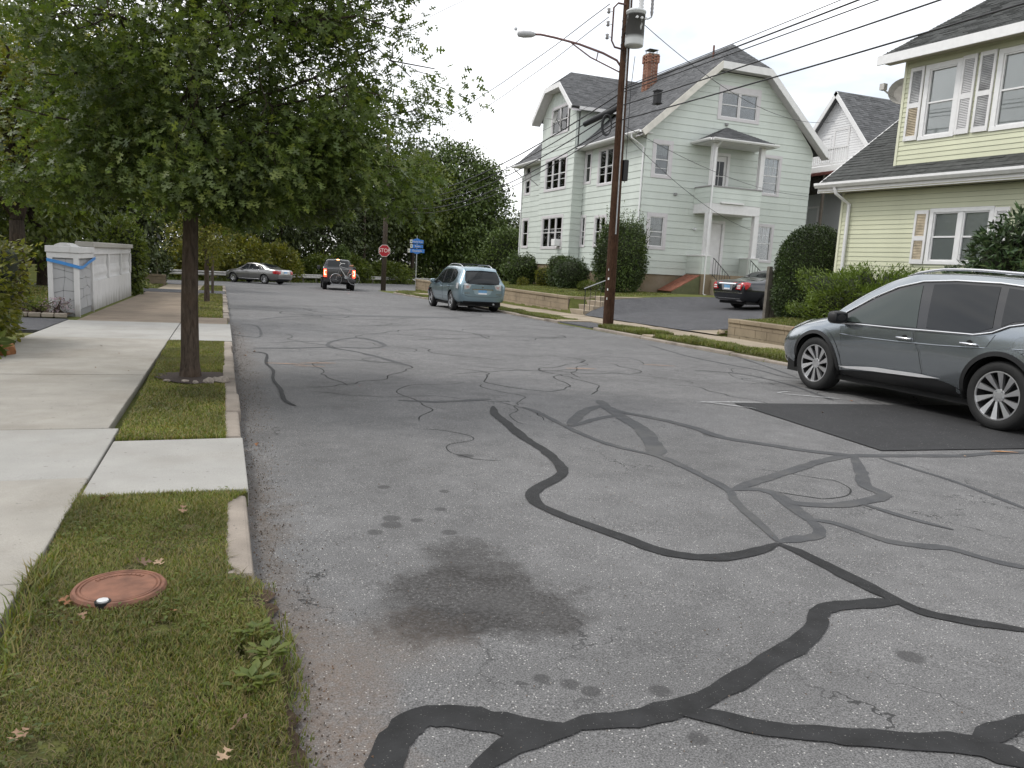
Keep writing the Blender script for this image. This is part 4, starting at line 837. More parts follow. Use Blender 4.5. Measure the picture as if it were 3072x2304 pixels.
def siding(parent, F_, z0, z1, exp, limit, holes, m, lap=.022, name='siding_board'):
    z = z0; n = 0
    while z < z1-.01:
        zt = min(z+exp, z1); zm = (z+zt)/2
        for seg in [limit(z+.01, zt)]:
            if seg is None: continue
            iv = [seg]
            for a0, a1, h0, h1 in holes:
                if min(zt, h1)-max(z, h0) <= 0: continue
                for q0, q1 in ((z, min(zt, h0)), (max(z, h1), zt)):     # filler below a sill or above a head
                    if .012 < q1-q0 < zt-z-.004:
                        d0, d1 = lap+(.004-lap)*(q0-z)/(zt-z), lap+(.004-lap)*(q1-z)/(zt-z)
                        f0, f1 = max(a0, seg[0], seg[2]), min(a1, seg[1], seg[3])
                        if f1-f0 < .03: continue
                        v = [F_.p(f0,q0,-.01),F_.p(f1,q0,-.01),F_.p(f1,q0,d0),F_.p(f0,q0,d0),F_.p(f0,q1-.002,-.01),F_.p(f1,q1-.002,-.01),F_.p(f1,q1-.002,d1),F_.p(f0,q1-.002,d1)]
                        fixn(mesh(name, v, [(3,2,1,0),(4,5,6,7),(0,1,5,4),(1,2,6,5),(2,3,7,6),(3,0,4,7)], m, parent)); n += 1
                nv = []
                for s0, s1, e0, e1 in iv:
                    if a1 <= s0 or a0 >= s1: nv.append((s0, s1, e0, e1)); continue
                    if a0 > s0+.02: nv.append((s0, a0, e0, a0))
                    if a1 < s1-.02: nv.append((a1, s1, a1, e1))
                iv = nv
            jv = []
            for s0, s1, e0, e1 in iv:                       # butt joints in long runs
                while exp > .2 and min(s1, e1)-max(s0, e0) > 3.9: c_ = max(s0, e0)+random.uniform(2.2, 3.6); jv.append((s0, c_-.0025, e0, c_-.0025)); s0 = e0 = c_+.0025
                jv.append((s0, s1, e0, e1))
            iv = jv
            for s0, s1, e0, e1 in iv:                       # s bottom ends, e top ends
                if s1-s0 < .03: continue
                zz = zt-.004
                v = [F_.p(s0,z,-.01),F_.p(s1,z,-.01),F_.p(s1,z,lap),F_.p(s0,z,lap),F_.p(e0,zz,-.01),F_.p(e1,zz,-.01),F_.p(e1,zz,.004),F_.p(e0,zz,.004)]
                fixn(mesh(name, v, [(3,2,1,0),(4,5,6,7),(0,1,5,4),(1,2,6,5),(2,3,7,6),(3,0,4,7)], m, parent)); n += 1
        z += exp
    return n
def window(parent, F_, a0, a1, z0, z1, casing=.11, cm=None, lights=1, rail=.5, storm=None, cur=.5, cmat=None, grid=False, sill=True, mull=.07, head=0):
    """outer casing rectangle a0..a1 x z0..z1; lights = sashes side by side"""
    cm = cm or M_trimg; mb = MB(); c = casing
    F_.slab(mb, a0, a1, z1-c-head, z1, -.02, .032); F_.slab(mb, a0, a1, z0, z0+c*.8, -.02, .04 if sill else .032)
    F_.slab(mb, a0, a0+c, z0+c*.8, z1-c-head, -.02, .03); F_.slab(mb, a1-c, a1, z0+c*.8, z1-c-head, -.02, .03)
    W = fixn(mb.build('window', cm, parent)); ia0, ia1, iz0, iz1 = a0+c, a1-c, z0+c*.8, z1-c-head
    lw = (ia1-ia0-mull*(lights-1))/lights
    for i in range(lights-1):
        mb = MB(); F_.slab(mb, ia0+lw*(i+1)+mull*i, ia0+(lw+mull)*(i+1), iz0, iz1, -.05, .02); fixn(mb.build('mullion', cm, W))
    bk = MB(); F_.slab(bk, ia0-.02, ia1+.02, iz0-.02, iz1+.02, -.42, -.40); fixn(bk.build('room_backing', M_inside, W))
    for i in range(lights):
        s0 = ia0+(lw+mull)*i; s1 = s0+lw; t = .03; zr = iz0+(iz1-iz0)*rail; fr = MB()
        F_.slab(fr, s0, s1, iz1-t, iz1, -.04, .008); F_.slab(fr, s0, s1, iz0, iz0+t*1.2, -.05, .0); F_.slab(fr, s0, s0+t, iz0+t*1.2, iz1-t, -.05, .003); F_.slab(fr, s1-t, s1, iz0+t*1.2, iz1-t, -.05, .003)
        F_.slab(fr, s0+t, s1-t, zr-.017, zr+.017, -.055, -.005)
        if storm: 
            for q in (storm if hasattr(storm, '__len__') else [storm]): zq = iz0+(iz1-iz0)*q; F_.slab(fr, s0+t, s1-t, zq-.009, zq+.009, -.055, -.012)
        if grid:
            for j in (1, 2): aq = s0+t+(lw-2*t)*j/3; F_.slab(fr, aq-.006, aq+.006, zr, iz1-t, -.055, -.03)
            F_.slab(fr, s0+t, s1-t, (zr+iz1)/2-.006, (zr+iz1)/2+.006, -.055, -.03)
        fixn(fr.build('sash', M_white, W))
        for p0, p1 in ((iz0+t*1.2, zr-.022), (zr+.022, iz1-t)):
            g_ = MB(); F_.slab(g_, s0+t, s1-t, p0, p1, -.042, -.038); fixn(g_.build('pane', M_wglass, W))
        if cur:
            q = MB(); n = 14 if cmat is None else 1; zb = iz1-(iz1-iz0)*cur
            for j in range(n):
                b0 = s0+t+(lw-2*t)*j/n; b1 = s0+t+(lw-2*t)*(j+1)/n; dd = -.13 if cmat is None else -.062; d0, d1 = dd+.02*(j % 2), dd+.02*((j+1) % 2)
                q.add([F_.p(b0, zb, d0), F_.p(b1, zb, d1), F_.p(b1, iz1, d1), F_.p(b0, iz1, d0)], [(0, 1, 2, 3)])
            q.build('curtain', cmat or M_curtain, W)
        if not cmat:
            q = MB(); zb = iz1-(iz1-iz0)*(cur or 0); q.add([F_.p(s0+t, iz0, -.115), F_.p(s1-t, iz0, -.115), F_.p(s1-t, zb, -.115), F_.p(s0+t, zb, -.115)], [(0, 1, 2, 3)]); q.build('added_net_curtain', mat('added_net_curtain', (.13, .13, .14), .8, var=.3, scale=2.5), W)  # lower grey curtain sheet added so the panes do not read black
    return (a0+.01, a1-.01, z0+.01, z1-.01)
def roofplane(name, pts, m, parent, rows=None, tab=None, th=.05, drop=None, exp=.145):
    """pts: eave0, eave1, ridge1, ridge0. shingle courses laid as overlapping strips"""
    e0, e1, r1, r0 = [Vector(p) for p in pts]; n = ((e1-e0).cross(r0-e0)); n = n.normalized() if n.length > 1e-6 else (e1-e0).cross(r1-e0).normalized()
    if n.z < 0: n = -n
    base = MB(); q = [e0, e1, r1, r0]; base.add([p-n*th for p in q]+[p-n*.004 for p in q], [(3,2,1,0),(4,5,6,7),(0,1,5,4),(1,2,6,5),(2,3,7,6),(3,0,4,7)])
    deck = fixn(base.build(name, m, parent))
    L_ = max((r0-e0).length, (r1-e1).length); rows = rows or max(2, int(L_/exp)); st = MB()
    r = random.Random(len(name)+int(abs(e0.x)*10))
    for i in range(rows):
        t0, t1 = i/rows, min(1, (i+1.0)/rows); a, b = e0.lerp(r0, t0), e1.lerp(r1, t0); c, d = e0.lerp(r0, t1), e1.lerp(r1, t1)
        W_ = (b-a).length; k = max(1, int(W_/(tab or .3))); of = r.random()
        cuts = sorted(set([0, 1]+[min(1, max(0, (j+of+r.uniform(-.28, .28))/k)) for j in range(k)]))
        for s0, s1 in zip(cuts[:-1], cuts[1:]):
            if (s1-s0)*W_ < .03: continue
            lift = r.choice((.008, .012, .018)); g_ = .003/max(W_, .01)
            st.add([a.lerp(b, s0+g_)+n*lift, a.lerp(b, s1-g_)+n*lift, c.lerp(d, s1-g_)+n*.003, c.lerp(d, s0+g_)+n*.003, a.lerp(b, s0+g_)-n*.003, a.lerp(b, s1-g_)-n*.003], [(0,1,2,3),(4,5,1,0)])
    return deck, st, n
# ================================================================= the pale green house
gh = empty('green_house', (17.1, 30.2, 0), 0, 'large pale green two-storey house with clipped grey roof and two-level side porch', 'house')
GW, GL = 8.92, 14.6
south = Face((0, 0, 0), (1, 0, 0), (0, -1, 0)); west = Face((0, 0, 0), (0, 1, 0), (-1, 0, 0)); bayw = Face((-.6, 0, 0), (0, 1, 0), (-1, 0, 0))
bays = Face((-.6, 6.05, 0), (1, 0, 0), (0, -1, 0))
SB, SO = 1.37, 7.32
def wall(name, F_, pts, m, parent, d=-.13):
    n = len(pts); v = [F_.p(a, z, d) for a, z in pts]+[F_.p(a, z, d-.06) for a, z in pts]
    return fixn(mesh(name, v, [tuple(range(n)), tuple(reversed(range(n, 2*n)))]+[(i, n+i, n+(i+1) % n, (i+1) % n) for i in range(n)], m, parent))
wall('wall', south, [(0, SB), (GW, SB), (GW, SO+.1), (6.0, 10.35), (2.92, 10.35), (0, SO+.1)], M_gap, gh)
wall('wall', west, [(0, SB), (GL, SB), (GL, SO+.3), (0, SO+.3)], M_gap, gh); wall('wall', bayw, [(6.05, 1.6), (10.4, 1.6), (10.4, 9.6), (6.05, 9.6)], M_gap, gh)
wall('wall', Face((0, GL, 0), (1, 0, 0), (0, 1, 0)), [(0, SB), (GW, SB), (GW, SO), (6.0, 10.2), (2.92, 10.2), (0, SO)], M_green, gh, -.02); box('wall', (GW-.1, .2, SB), (GW, GL, SO), M_green, gh)
fnd = box('foundation', (.04, .04, -.6), (GW-.04, GL-.04, SB), M_found, gh); box('foundation', (-.56, 6.1, -.6), (.1, 10.35, 1.6), M_found, gh)
# windows first: their holes cut the boards
hs = [window(gh, south, .30, 1.33, 2.45, 4.03, .17, storm=.33, cur=.42), window(gh, south, .32, 1.34, 5.52, 7.12, .17, storm=.22, cur=.35),
      window(gh, south, 6.10, 7.12, 2.17, 3.95, .13, cur=.55, grid=True), window(gh, south, 6.08, 7.18, 5.22, 7.05, .13, storm=.3, cur=.5, grid=True),
      window(gh, south, 3.44, 5.68, 8.3, 9.78, .17, lights=2, cur=.0, head=.1)]
# doors
def door(parent, F_, a0, a1, z0, z1, m, panes=False, casing=.13):
    mb = MB(); F_.slab(mb, a0-casing, a0, z0, z1+casing, -.05, .035); F_.slab(mb, a1, a1+casing, z0, z1+casing, -.05, .035); F_.slab(mb, a0, a1, z1, z1+casing, -.05, .033)
    fixn(mb.build('door_frame', M_trim, parent)); mb = MB(); F_.slab(mb, a0+.005, a1-.005, z0+.01, z1-.005, -.09, -.045); d = bevel(fixn(mb.build('door', m, parent)), .006)
    mb = MB(); F_.slab(mb, a0+.05, a0+.09, z0+.95, z0+1.0, -.045, .01); fixn(mb.build('handle', M_steel, d))
    if panes:
        for i in range(2):
            for j in range(2):
                w_ = (a1-a0-.3)/2; h_ = .62; mb = MB(); F_.slab(mb, a0+.14+i*(w_+.03), a0+.14+i*(w_+.03)+w_, z0+.62+j*(h_+.03), z0+.62+j*(h_+.03)+h_, -.05, -.04); fixn(mb.build('pane', M_glass, d))
    return (a0-casing+.01, a1+casing-.01, z0, z1+casing-.01)
hs += [door(gh, south, 3.48, 4.25, 1.50, 3.78, M_trim), door(gh, south, 3.45, 4.2, 4.62, 6.75, M_trim, True)]
def lim_s(z, zt):
    f = lambda q: (0, GW) if q <= SO+.1 else (((q-SO-.1)/.99*.96, GW-(q-SO-.1)/.99*.96))
    if zt > 10.33: return None
    (a, b), (c, d) = f(z), f(zt); return (a, b, c, d)
nb = siding(gh, south, SB, 10.32, .296, lim_s, hs, M_green)
hw = [window(gh, west, 2.85, 4.50, 5.42, 7.22, .13, lights=2, storm=.28, cur=.5), window(gh, west, 5.22, 6.0, 5.62, 7.24, .13, storm=.5, cur=.55), window(gh, west, 5.45, 6.02, 2.52, 4.12, .11, storm=.3, cur=.6),
      window(gh, west, 3.2, 4.5, 2.5, 4.05, .13, lights=2, cur=.6), window(gh, west, 13.3, 14.3, 5.62, 7.38, .14, storm=.25, cur=.6), window(gh, west, 13.25, 14.35, 2.5, 4.28, .14, cur=.7)]
nb += siding(gh, west, SB, SO, .296, lambda z, t: (0, 6.03, 0, 6.03), hw, M_green); nb += siding(gh, west, SB, SO+.15, .296, lambda z, t: (10.42, GL, 10.42, GL), hw, M_green)
hb = [window(gh, bayw, 6.85, 9.72, 5.45, 7.2, .14, lights=3, storm=.3, cur=.4), window(gh, bayw, 6.92, 9.78, 2.4, 4.18, .14, lights=3, storm=.62, cur=.45)]
nb += siding(gh, bayw, 1.6, 7.75, .296, lambda z, t: (6.05, 10.4, 6.05, 10.4), hb, M_green); nb += siding(gh, bays, 1.6, SO, .296, lambda z, t: (0, .58, 0, .58), [], M_green)
# dormer front in vertical boards
hd = window(gh, bayw, 7.0, 9.22, 8.3, 9.78, .13, lights=2, cur=.85, cmat=M_blind)
def vboards(F_, a0, a1, z0, topf, hole, m, parent, wd=.2):
    a = a0
    while a < a1-.01:
        b = min(a+wd, a1)
        segs = [(z0, min(topf(a+.01), topf(b-.01)), topf(a), topf(b))]
        if hole and b > hole[0]+.03 and a < hole[1]-.03: segs = [(z0, hole[2], hole[2], hole[2]), (hole[3], 0, topf(a), topf(b))]
        for s in segs:
            v = [F_.p(a+.004,s[0],-.01),F_.p(b-.004,s[0],-.01),F_.p(b-.004,s[0],.012),F_.p(a+.004,s[0],.012),F_.p(a+.004,s[2],-.01),F_.p(b-.004,s[3],-.01),F_.p(b-.004,s[3],.012),F_.p(a+.004,s[2],.012)]
            fixn(mesh('vertical_board', v, [(3,2,1,0),(4,5,6,7),(0,1,5,4),(1,2,6,5),(2,3,7,6),(3,0,4,7)], m, parent))
        a = b
tf = lambda a: min(10.55, 9.45+min(a-6.05, 10.4-a)*1.02)
vboards(bayw, 6.05, 10.4, 7.76, tf, hd, M_green, gh)
wall('wall', bayw, [(6.05, 9.3), (10.4, 9.3), (9.2, 10.5), (7.2, 10.5)], M_gap, gh)
v = [(-.6, 6.05, 7.3), (-.6, 6.05, 9.45), (1.7, 6.05, 9.45), (0, 6.05, 7.8)]; fixn(mesh('dormer_side', v+[(a, b+.06, c) for a, b, c in v], [(0,1,2,3),(7,6,5,4),(0,4,5,1),(1,5,6,2),(2,6,7,3)], M_green, gh))
v = [(-.6, 10.4, 7.3), (-.6, 10.4, 9.45), (1.7, 10.4, 9.45), (0, 10.4, 7.8)]; fixn(mesh('dormer_side', v+[(a, b-.06, c) for a, b, c in v], [(0,1,2,3),(7,6,5,4),(0,4,5,1),(1,5,6,2),(2,6,7,3)], M_green, gh))
# main roof: ridge along y at x=4.46
SL = .885; EX = -.55; EZ = 7.34; RX = 4.46; RZ = EZ+(RX-EX)*SL; CZ = 10.62; CXl = EX+(CZ-EZ)/SL; CXr = 2*RX-CXl; FY, BY = -.48, GL+.45; PY = .75
st = MB()
def addroof(*pts, rows=None):
    d, s, n = roofplane('roof', pts, M_shing, gh, rows=rows); st.add(s.v, s.f); return d
addroof((EX, FY, EZ), (EX, BY, EZ), (CXl, BY, CZ), (CXl, FY, CZ)); addroof((CXl, FY, CZ), (CXl, BY, CZ), (RX, BY, RZ), (RX, PY, RZ))
addroof((2*RX-EX, BY, EZ), (2*RX-EX, FY, EZ), (CXr, FY, CZ), (CXr, BY, CZ)); addroof((CXr, BY, CZ), (CXr, FY, CZ), (RX, PY, RZ), (RX, BY, RZ))
addroof((CXl, FY, CZ), (CXr, FY, CZ), (RX+.01, PY, RZ), (RX-.01, PY, RZ))
# dormer roof (clipped gable facing the street)
DY = 8.225; DEX = -1.1; DEZ = 9.3; DR = 11.5; dS = (DR-DEZ)/2.65; DC = 10.72; dcw = (DC-DEZ)/dS
xin = lambda z: EX+(z-EZ)/SL+.05
for s in (-1, 1):
    e = DY+s*2.65; c_ = DY+s*(2.65-dcw)
    addroof((DEX, e, DEZ), (xin(DEZ), e, DEZ), (xin(DC), c_, DC), (DEX, c_, DC)); addroof((DEX, c_, DC), (xin(DC), c_, DC), (xin(DR), DY, DR), (DEX+1.0, DY, DR))
addroof((DEX, DY-(2.65-dcw), DC), (DEX, DY+(2.65-dcw), DC), (DEX+1.0, DY+.01, DR), (DEX+1.0, DY-.01, DR))
# porch roof hip
PX0, PX1, PYf = 2.28, 5.66, -1.55
addroof((PX0, PYf, 7.2), (PX1, PYf, 7.2), (3.99, -.06, 7.98), (3.95, -.06, 7.98)); addroof((PX0, -.06, 7.2), (PX0, PYf, 7.2), (3.95, -.065, 7.98), (3.95, -.06, 7.98)); addroof((PX1, PYf, 7.2), (PX1, -.06, 7.2), (3.99, -.06, 7.98), (3.99, -.065, 7.98))
so = st.build('shingles', M_shing, gh); so['kind'] = 'stuff'
# trim: rake boards, soffits, gutters
def board(name, a, b, wd, th, up_, m, parent):
    a, b, up_ = Vector(a), Vector(b), Vector(up_).normalized(); d = (b-a).normalized(); up_ = (up_-d*up_.dot(d)).normalized(); n = d.cross(up_)
    v = [a-n*th/2-up_*wd, b-n*th/2-up_*wd, b+n*th/2-up_*wd, a+n*th/2-up_*wd, a-n*th/2, b-n*th/2, b+n*th/2, a+n*th/2]
    return fixn(mesh(name, v, [(3,2,1,0),(4,5,6,7),(0,1,5,4),(1,2,6,5),(2,3,7,6),(3,0,4,7)], m, parent))
f = FY-.02
board('rake_board', (EX, f, EZ+.0), (CXl, f, CZ), .26, .05, (0,0,1), M_dirty, gh); board('rake_board', (CXl+.03, f-.002, CZ), (CXr-.03, f-.002, CZ), .30, .05, (0,0,1), M_trim, gh); board('rake_board', (CXr, f, CZ), (2*RX-EX, f, EZ), .26, .05, (0,0,1), M_trim, gh)
def soffit(pts, m=M_trimg): fixn(mesh('soffit', [Vector(p) for p in pts]+[Vector(p)-Vector((0,0,.02)) for p in pts], [(0,1,2,3),(7,6,5,4),(0,4,5,1),(1,5,6,2),(2,6,7,3),(3,7,4,0)], m, gh))
k = .24
soffit([(EX, FY, EZ-k+.05), (CXl, FY, CZ-k), (CXl, .0, CZ-k), (EX, .0, EZ-k+.05)]); soffit([(CXr, FY, CZ-k), (2*RX-EX, FY, EZ-k), (2*RX-EX, 0, EZ-k), (CXr, 0, CZ-k)]); soffit([(CXl, FY, CZ-k-.01), (CXr, FY, CZ-k-.01), (CXr, 0, CZ-k-.01), (CXl, 0, CZ-k-.01)])
soffit([(EX, FY, SO-.03), (0.02, FY, SO-.03), (.02, 6.0, SO-.03), (EX, 6.0, SO-.03)], M_trim); soffit([(EX, 10.45, SO-.03), (.02, 10.45, SO-.03), (.02, BY, SO-.03), (EX, BY, SO-.03)], M_trim)
def gutter(a, b, parent, m=M_white, s=.11, out=(-1, 0, 0)):
    a, b, o = Vector(a), Vector(b), Vector(out); z = Vz; pr = [(0, 0), (0, -s*.9), (s*.55, -s), (s, -s*.45), (s, 0), (s*.9, 0), (s*.88, -s*.4), (s*.5, -s*.86), (.012, -s*.8), (.012, 0)]
    v = [a+o*p+z*q for p, q in pr]+[b+o*p+z*q for p, q in pr]; n = len(pr)
    return fixn(mesh('gutter', v, [(i, (i+1) % n, n+(i+1) % n, n+i) for i in range(n)]+[tuple(range(n)), tuple(range(2*n-1, n-1, -1))], m, parent))
gutter((EX, FY, EZ+.02), (EX, 5.65, EZ+.02), gh); gutter((EX, 10.75, EZ+.02), (EX, BY, EZ+.02), gh); gutter((PX0, PYf-.02, 7.2), (PX1, PYf-.02, 7.2), gh, out=(0, -1, 0)); gutter((PX0-.02, -.05, 7.2), (PX0-.02, PYf, 7.2), gh)
for e, c_ in ((DY-2.65, DY-(2.65-dcw)), (DY+2.65, DY+2.65-dcw)): board('rake_board', (DEX-.02, e, DEZ), (DEX-.02, c_, DC), .22, .05, (0,0,1), M_trim, gh)
board('rake_board', (DEX-.022, DY-(2.65-dcw), DC), (DEX-.022, DY+2.65-dcw, DC), .25, .05, (0,0,1), M_trim, gh)
for s in (-1, 1):
    e = DY+s*2.65; c_ = DY+s*(2.65-dcw); soffit([(DEX, e, DEZ-.2), (-.6, e, DEZ-.2), (-.6, c_, DC-.22), (DEX, c_, DC-.22)])
soffit([(DEX, DY-1, DC-.23), (-.6, DY-1, DC-.23), (-.6, DY+1, DC-.23), (DEX, DY+1, DC-.23)]); board('fascia', (DEX+.4, DY-2.66, DEZ), (xin(DEZ), DY-2.66, DEZ), .16, .04, (0,0,1), M_trim, gh)
def spout(pts, parent, m=M_white): MB().tube(pts, .042, 6).build('downspout', m, parent)
spout([(EX-.06, .25, EZ-.1), (EX-.05, .25, EZ-.22), (-.06, .1, 6.75), (-.06, .1, 1.0), (-.2, .05, .68)], gh); spout([(EX, GL+.2, 7.2), (-.05, GL-.02, 6.7), (-.05, GL-.02, .8)], gh)
MB().tube([(-.05, 2.1, 7.05), (-.05, 2.1, 1.6)], .05, 8).build('service_conduit', mat('grey_conduit', (.12, .13, .12), .6), gh)
# porch
po = MB(); south.slab(po, 2.63, 5.31, 4.13, 4.55, 0, 1.2); pb_ = bevel(fixn(po.build('porch_floor', M_trim, gh)), .01)
pf = Face((2.63, -1.2, 0), (1, 0, 0), (0, -1, 0)); pl = Face((2.63, 0, 0), (0, -1, 0), (-1, 0, 0)); pr_ = Face((5.31, 0, 0), (0, -1, 0), (1, 0, 0))
for F_, ln in ((pf, 2.68), (pl, 1.2), (pr_, 1.2)):
    siding(gh, F_, 4.55, 5.24, .232, lambda z, t, ln=ln: (.0, ln, .0, ln), [], M_green, .015)
    mb = MB(); F_.slab(mb, -.02 if ln > 2 else 0, ln+.02, 5.24, 5.29, -.09, .04); fixn(mb.build('rail_cap', mat('grey_cap', (.30, .29, .29), .6), gh)); wall('parapet', F_, [(0, 4.55), (ln, 4.55), (ln, 5.24), (0, 5.24)], M_green, gh, -.03)
mb = MB(); pf.slab(mb, .55, 1.75, 4.56, 4.63, .0, .09); fixn(mb.build('porch_light_box', M_trim, gh))
for x in (2.72, 5.2):
    mb = MB(); mb.box((x-.11, -1.2, 5.29), (x+.11, -1.0, 7.08)); bevel(mb.build('porch_post', M_trim, gh), .012); mb = MB(); mb.box((x-.12, -1.19, 1.5), (x+.12, -.97, 4.13)); bevel(mb.build('porch_post', M_trim, gh), .012)
soffit([(PX0+.02, PYf+.02, 7.10), (PX1-.02, PYf+.02, 7.10), (PX1-.02, -.03, 7.10), (PX0+.02, -.03, 7.10)], M_trim)
spout([(PX0+.45, PYf-.05, 7.1), (PX0+.45, -1.3, 6.9), (2.68, -1.27, 6.7), (2.66, -1.27, 4.0), (2.66, -1.27, .62), (2.75, -1.4, .55)], gh)
# stoop, parapets and steps
mb = MB(); mb.box((2.5, -1.3, -.4), (5.45, -.05, 1.48)); bevel(mb.build('stoop', M_found, gh), .015)
for i in range(5): zz = 1.28-.2*i; mb = MB(); mb.box((3.0, -1.3-.28*(i+1), -.4), (5.0, -1.3-.28*i, zz)); bevel(mb.build('step', M_concR, gh), .012)
for F_, ln in ((Face((2.5, 0, 0), (0, -1, 0), (-1, 0, 0)), 1.15), (Face((5.45, 0, 0), (0, -1, 0), (1, 0, 0)), 1.15), (Face((2.5, -1.24, 0), (1, 0, 0), (0, -1, 0)), .42), (Face((4.98, -1.24, 0), (1, 0, 0), (0, -1, 0)), .47)):
    siding(gh, F_, 1.48, 2.26, .26, lambda z, t, ln=ln: (0, ln, 0, ln), [], M_green, .015); wall('parapet', F_, [(0, 1.48), (ln, 1.48), (ln, 2.26), (0, 2.26)], M_green, gh, -.03)
    mb = MB(); F_.slab(mb, 0, ln+.02, 2.26, 2.31, -.12, .04); fixn(mb.build('rail_cap', M_trim, gh))
def handrail(parent, x, y0, z0, y1, z1, n, h=.8, name='handrail'):
    mb = MB(); mb.tube([(x, y0, z0+h), (x, y1, z1+h)], .018, 6); mb.tube([(x, y0, z0+.08), (x, y1, z1+.08)], .014, 6)
    for i in range(n+1): t = i/n; y, z = y0+(y1-y0)*t, z0+(z1-z0)*t; mb.tube([(x, y, z if i in (0, n) else z+.08), (x, y, z+h)], .011, 5)
    return mb.build(name, M_black, parent)
handrail(gh, 3.02, -1.32, 1.4, -2.6, .62, 7); handrail(gh, 4.98, -1.32, 1.4, -2.6, .62, 7)
# cellar hatch beside the stoop
hx0, hx1 = 1.1, 2.48
v = [(hx0,-.05,.35),(hx1,-.05,.35),(hx1,-1.22,.35),(hx0,-1.22,.35),(hx0,-.05,.66),(hx1,-.05,1.40),(hx1,-1.22,1.40),(hx0,-1.22,.66)]
hatch = fixn(mesh('cellar_hatch', v, [(3,2,1,0),(4,5,6,7),(0,1,5,4),(1,2,6,5),(2,3,7,6),(3,0,4,7)], mat('olive_paint', (.105, .11, .05), .7, var=.15, scale=5), gh))
M_rust = mat('rusty_door', (.23, .085, .05), .75, var=.3, scale=7, bump=.3)
for y0, y1 in ((-.07, -.62), (-.64, -1.20)):
    d = Vector((hx1-hx0, 0, .74)).normalized(); n = Vector((-d.z, 0, d.x)); q = [Vector((hx0-.02, y0, .65)), Vector((hx1-.0, y0, 1.40)), Vector((hx1-.0, y1, 1.40)), Vector((hx0-.02, y1, .65))]
    fixn(mesh('hatch_door', [p+n*.004 for p in q]+[p+n*.035 for p in q], [(0,1,2,3),(7,6,5,4),(0,4,5,1),(1,5,6,2),(2,6,7,3),(3,7,4,0)], M_rust, hatch))
# small wall fittings
for a, z in ((1.62, 4.9), (3.95, 8.12)): mb = MB(); south.slab(mb, a-.07, a+.07, z-.06, z+.06, .0, .1); bevel(fixn(mb.build('vent_hood', mat('vent_grey', (.25, .25, .25), .6), gh)), .02)
mb = MB(); mb.lathe([(.0, 0), (.06, .01), (.07, .08), (.05, .12), (0, .13)], 10, Matrix.Translation((2.75, -.02, 3.45)) @ Matrix.Rotation(R(90), 4, 'X')); mb.build('wall_lamp', M_clear, gh)
mb = MB(); mb.box((-.95, 7.1, 2.55), (-.62, 7.55, 2.9)); bevel(mb.build('air_conditioner', M_white, gh), .015)
mb = MB(); mb.lathe([(.0, .0), (.12, .015), (.22, .05), (.27, .09), (.265, .1), (.2, .06), (0, .02)], 18, Matrix.Translation((-1.0, 11.1, 6.3)) @ Matrix.Rotation(R(-70), 4, 'Y') @ Matrix.Rotation(R(20), 4, 'X')); mb.tube([(-.6, 10.7, 5.9), (-.85, 10.9, 6.15), (-1.0, 11.1, 6.3), (-1.35, 11.5, 6.25)], .02, 6); mb.build('satellite_dish', mat('dish_grey', (.18, .18, .17), .5), gh)
mb = MB(); mb.lathe([(.0, .0), (.15, .02), (.25, .06), (.3, .1), (.29, .11), (.2, .06), (0, .02)], 18, Matrix.Translation((-.85, 8.0, 9.1)) @ Matrix.Rotation(R(-80), 4, 'Y')); mb.tube([(-.6, 7.6, 8.45), (-.72, 7.7, 8.6), (-.85, 8.0, 9.0), (-1.1, 9.0, 9.2)], .02, 6); mb.build('satellite_dish', mat('dish_grey'), gh)
MB().tube([(3.9, 1.4, RZ-.6), (3.9, 1.4, RZ+.02)], .045, 10).build('vent_pipe', mat('rusty_pipe', (.16, .07, .05), .7, var=.2), gh)
# chimney, brick by brick
chx, chy, cw = 3.35, 6.1, .56
ch = box('chimney', (chx-cw/2+.03, chy-cw/2+.03, 9.8), (chx+cw/2-.03, chy+cw/2-.03, 12.33), mat('mortar', (.36, .32, .28), .9), gh)
M_brick, kb = newmat('brick'); kb.l(kb.ramp(kb.n('ObjectInfo').outputs['Random'], [(0, (.17, .075, .05)), (.5, (.27, .125, .08)), (1, (.36, .19, .13))]), kb.p.inputs['Base Color']); kb.p.inputs['Roughness'].default_value = .9
bme = MB().box((-.083, -.045, -.028), (.083, .045, .028)); bob = bme.build('brick', M_brick, ch); bob.location = (chx, chy-cw/2+.045, 10.5); nbk = 0
for r_ in range(24):
    z = 10.55+.075*r_; e = .05 if r_ >= 19 else (.0)
    for side in range(4):
        for j in range(3):
            t = -cw/2-e+.095+((cw+2*e)-.19)*j/2; t += (.05 if r_ % 2 else -.05)*(1 if j == 1 else 0)
            c_ = bpy.data.objects.new('brick', bob.data); link(c_, ch); a = side*math.pi/2; d = cw/2+e-.045
            c_.location = (chx+t*math.cos(a)+d*math.sin(a), chy+t*math.sin(a)-d*math.cos(a), z); c_.rotation_euler = (0, 0, a+random.uniform(-.01, .01)); nbk += 1
mb = MB().box((chx-.3, chy-.3, 12.32), (chx+.3, chy+.3, 12.37)); mb.build('chimney_crown', M_concold, ch)
mb = MB().box((chx-.26, chy-.26, 12.56), (chx+.26, chy+.26, 12.58))
for a in (-.2, .2):
    for b in (-.2, .2): mb.box((chx+a-.012, chy+b-.012, 12.35), (chx+a+.012, chy+b+.012, 12.57))
mb.build('chimney_cap', M_black, ch)
print('green boards', nb, 'bricks', nbk)
# ================================================================= the pale yellow house
YA = R(7); yh = empty('yellow_house', (14.26, 15.34, 0), YA, 'pale yellow clapboard house with white shutters and dark shingled pent roof at right', 'house')
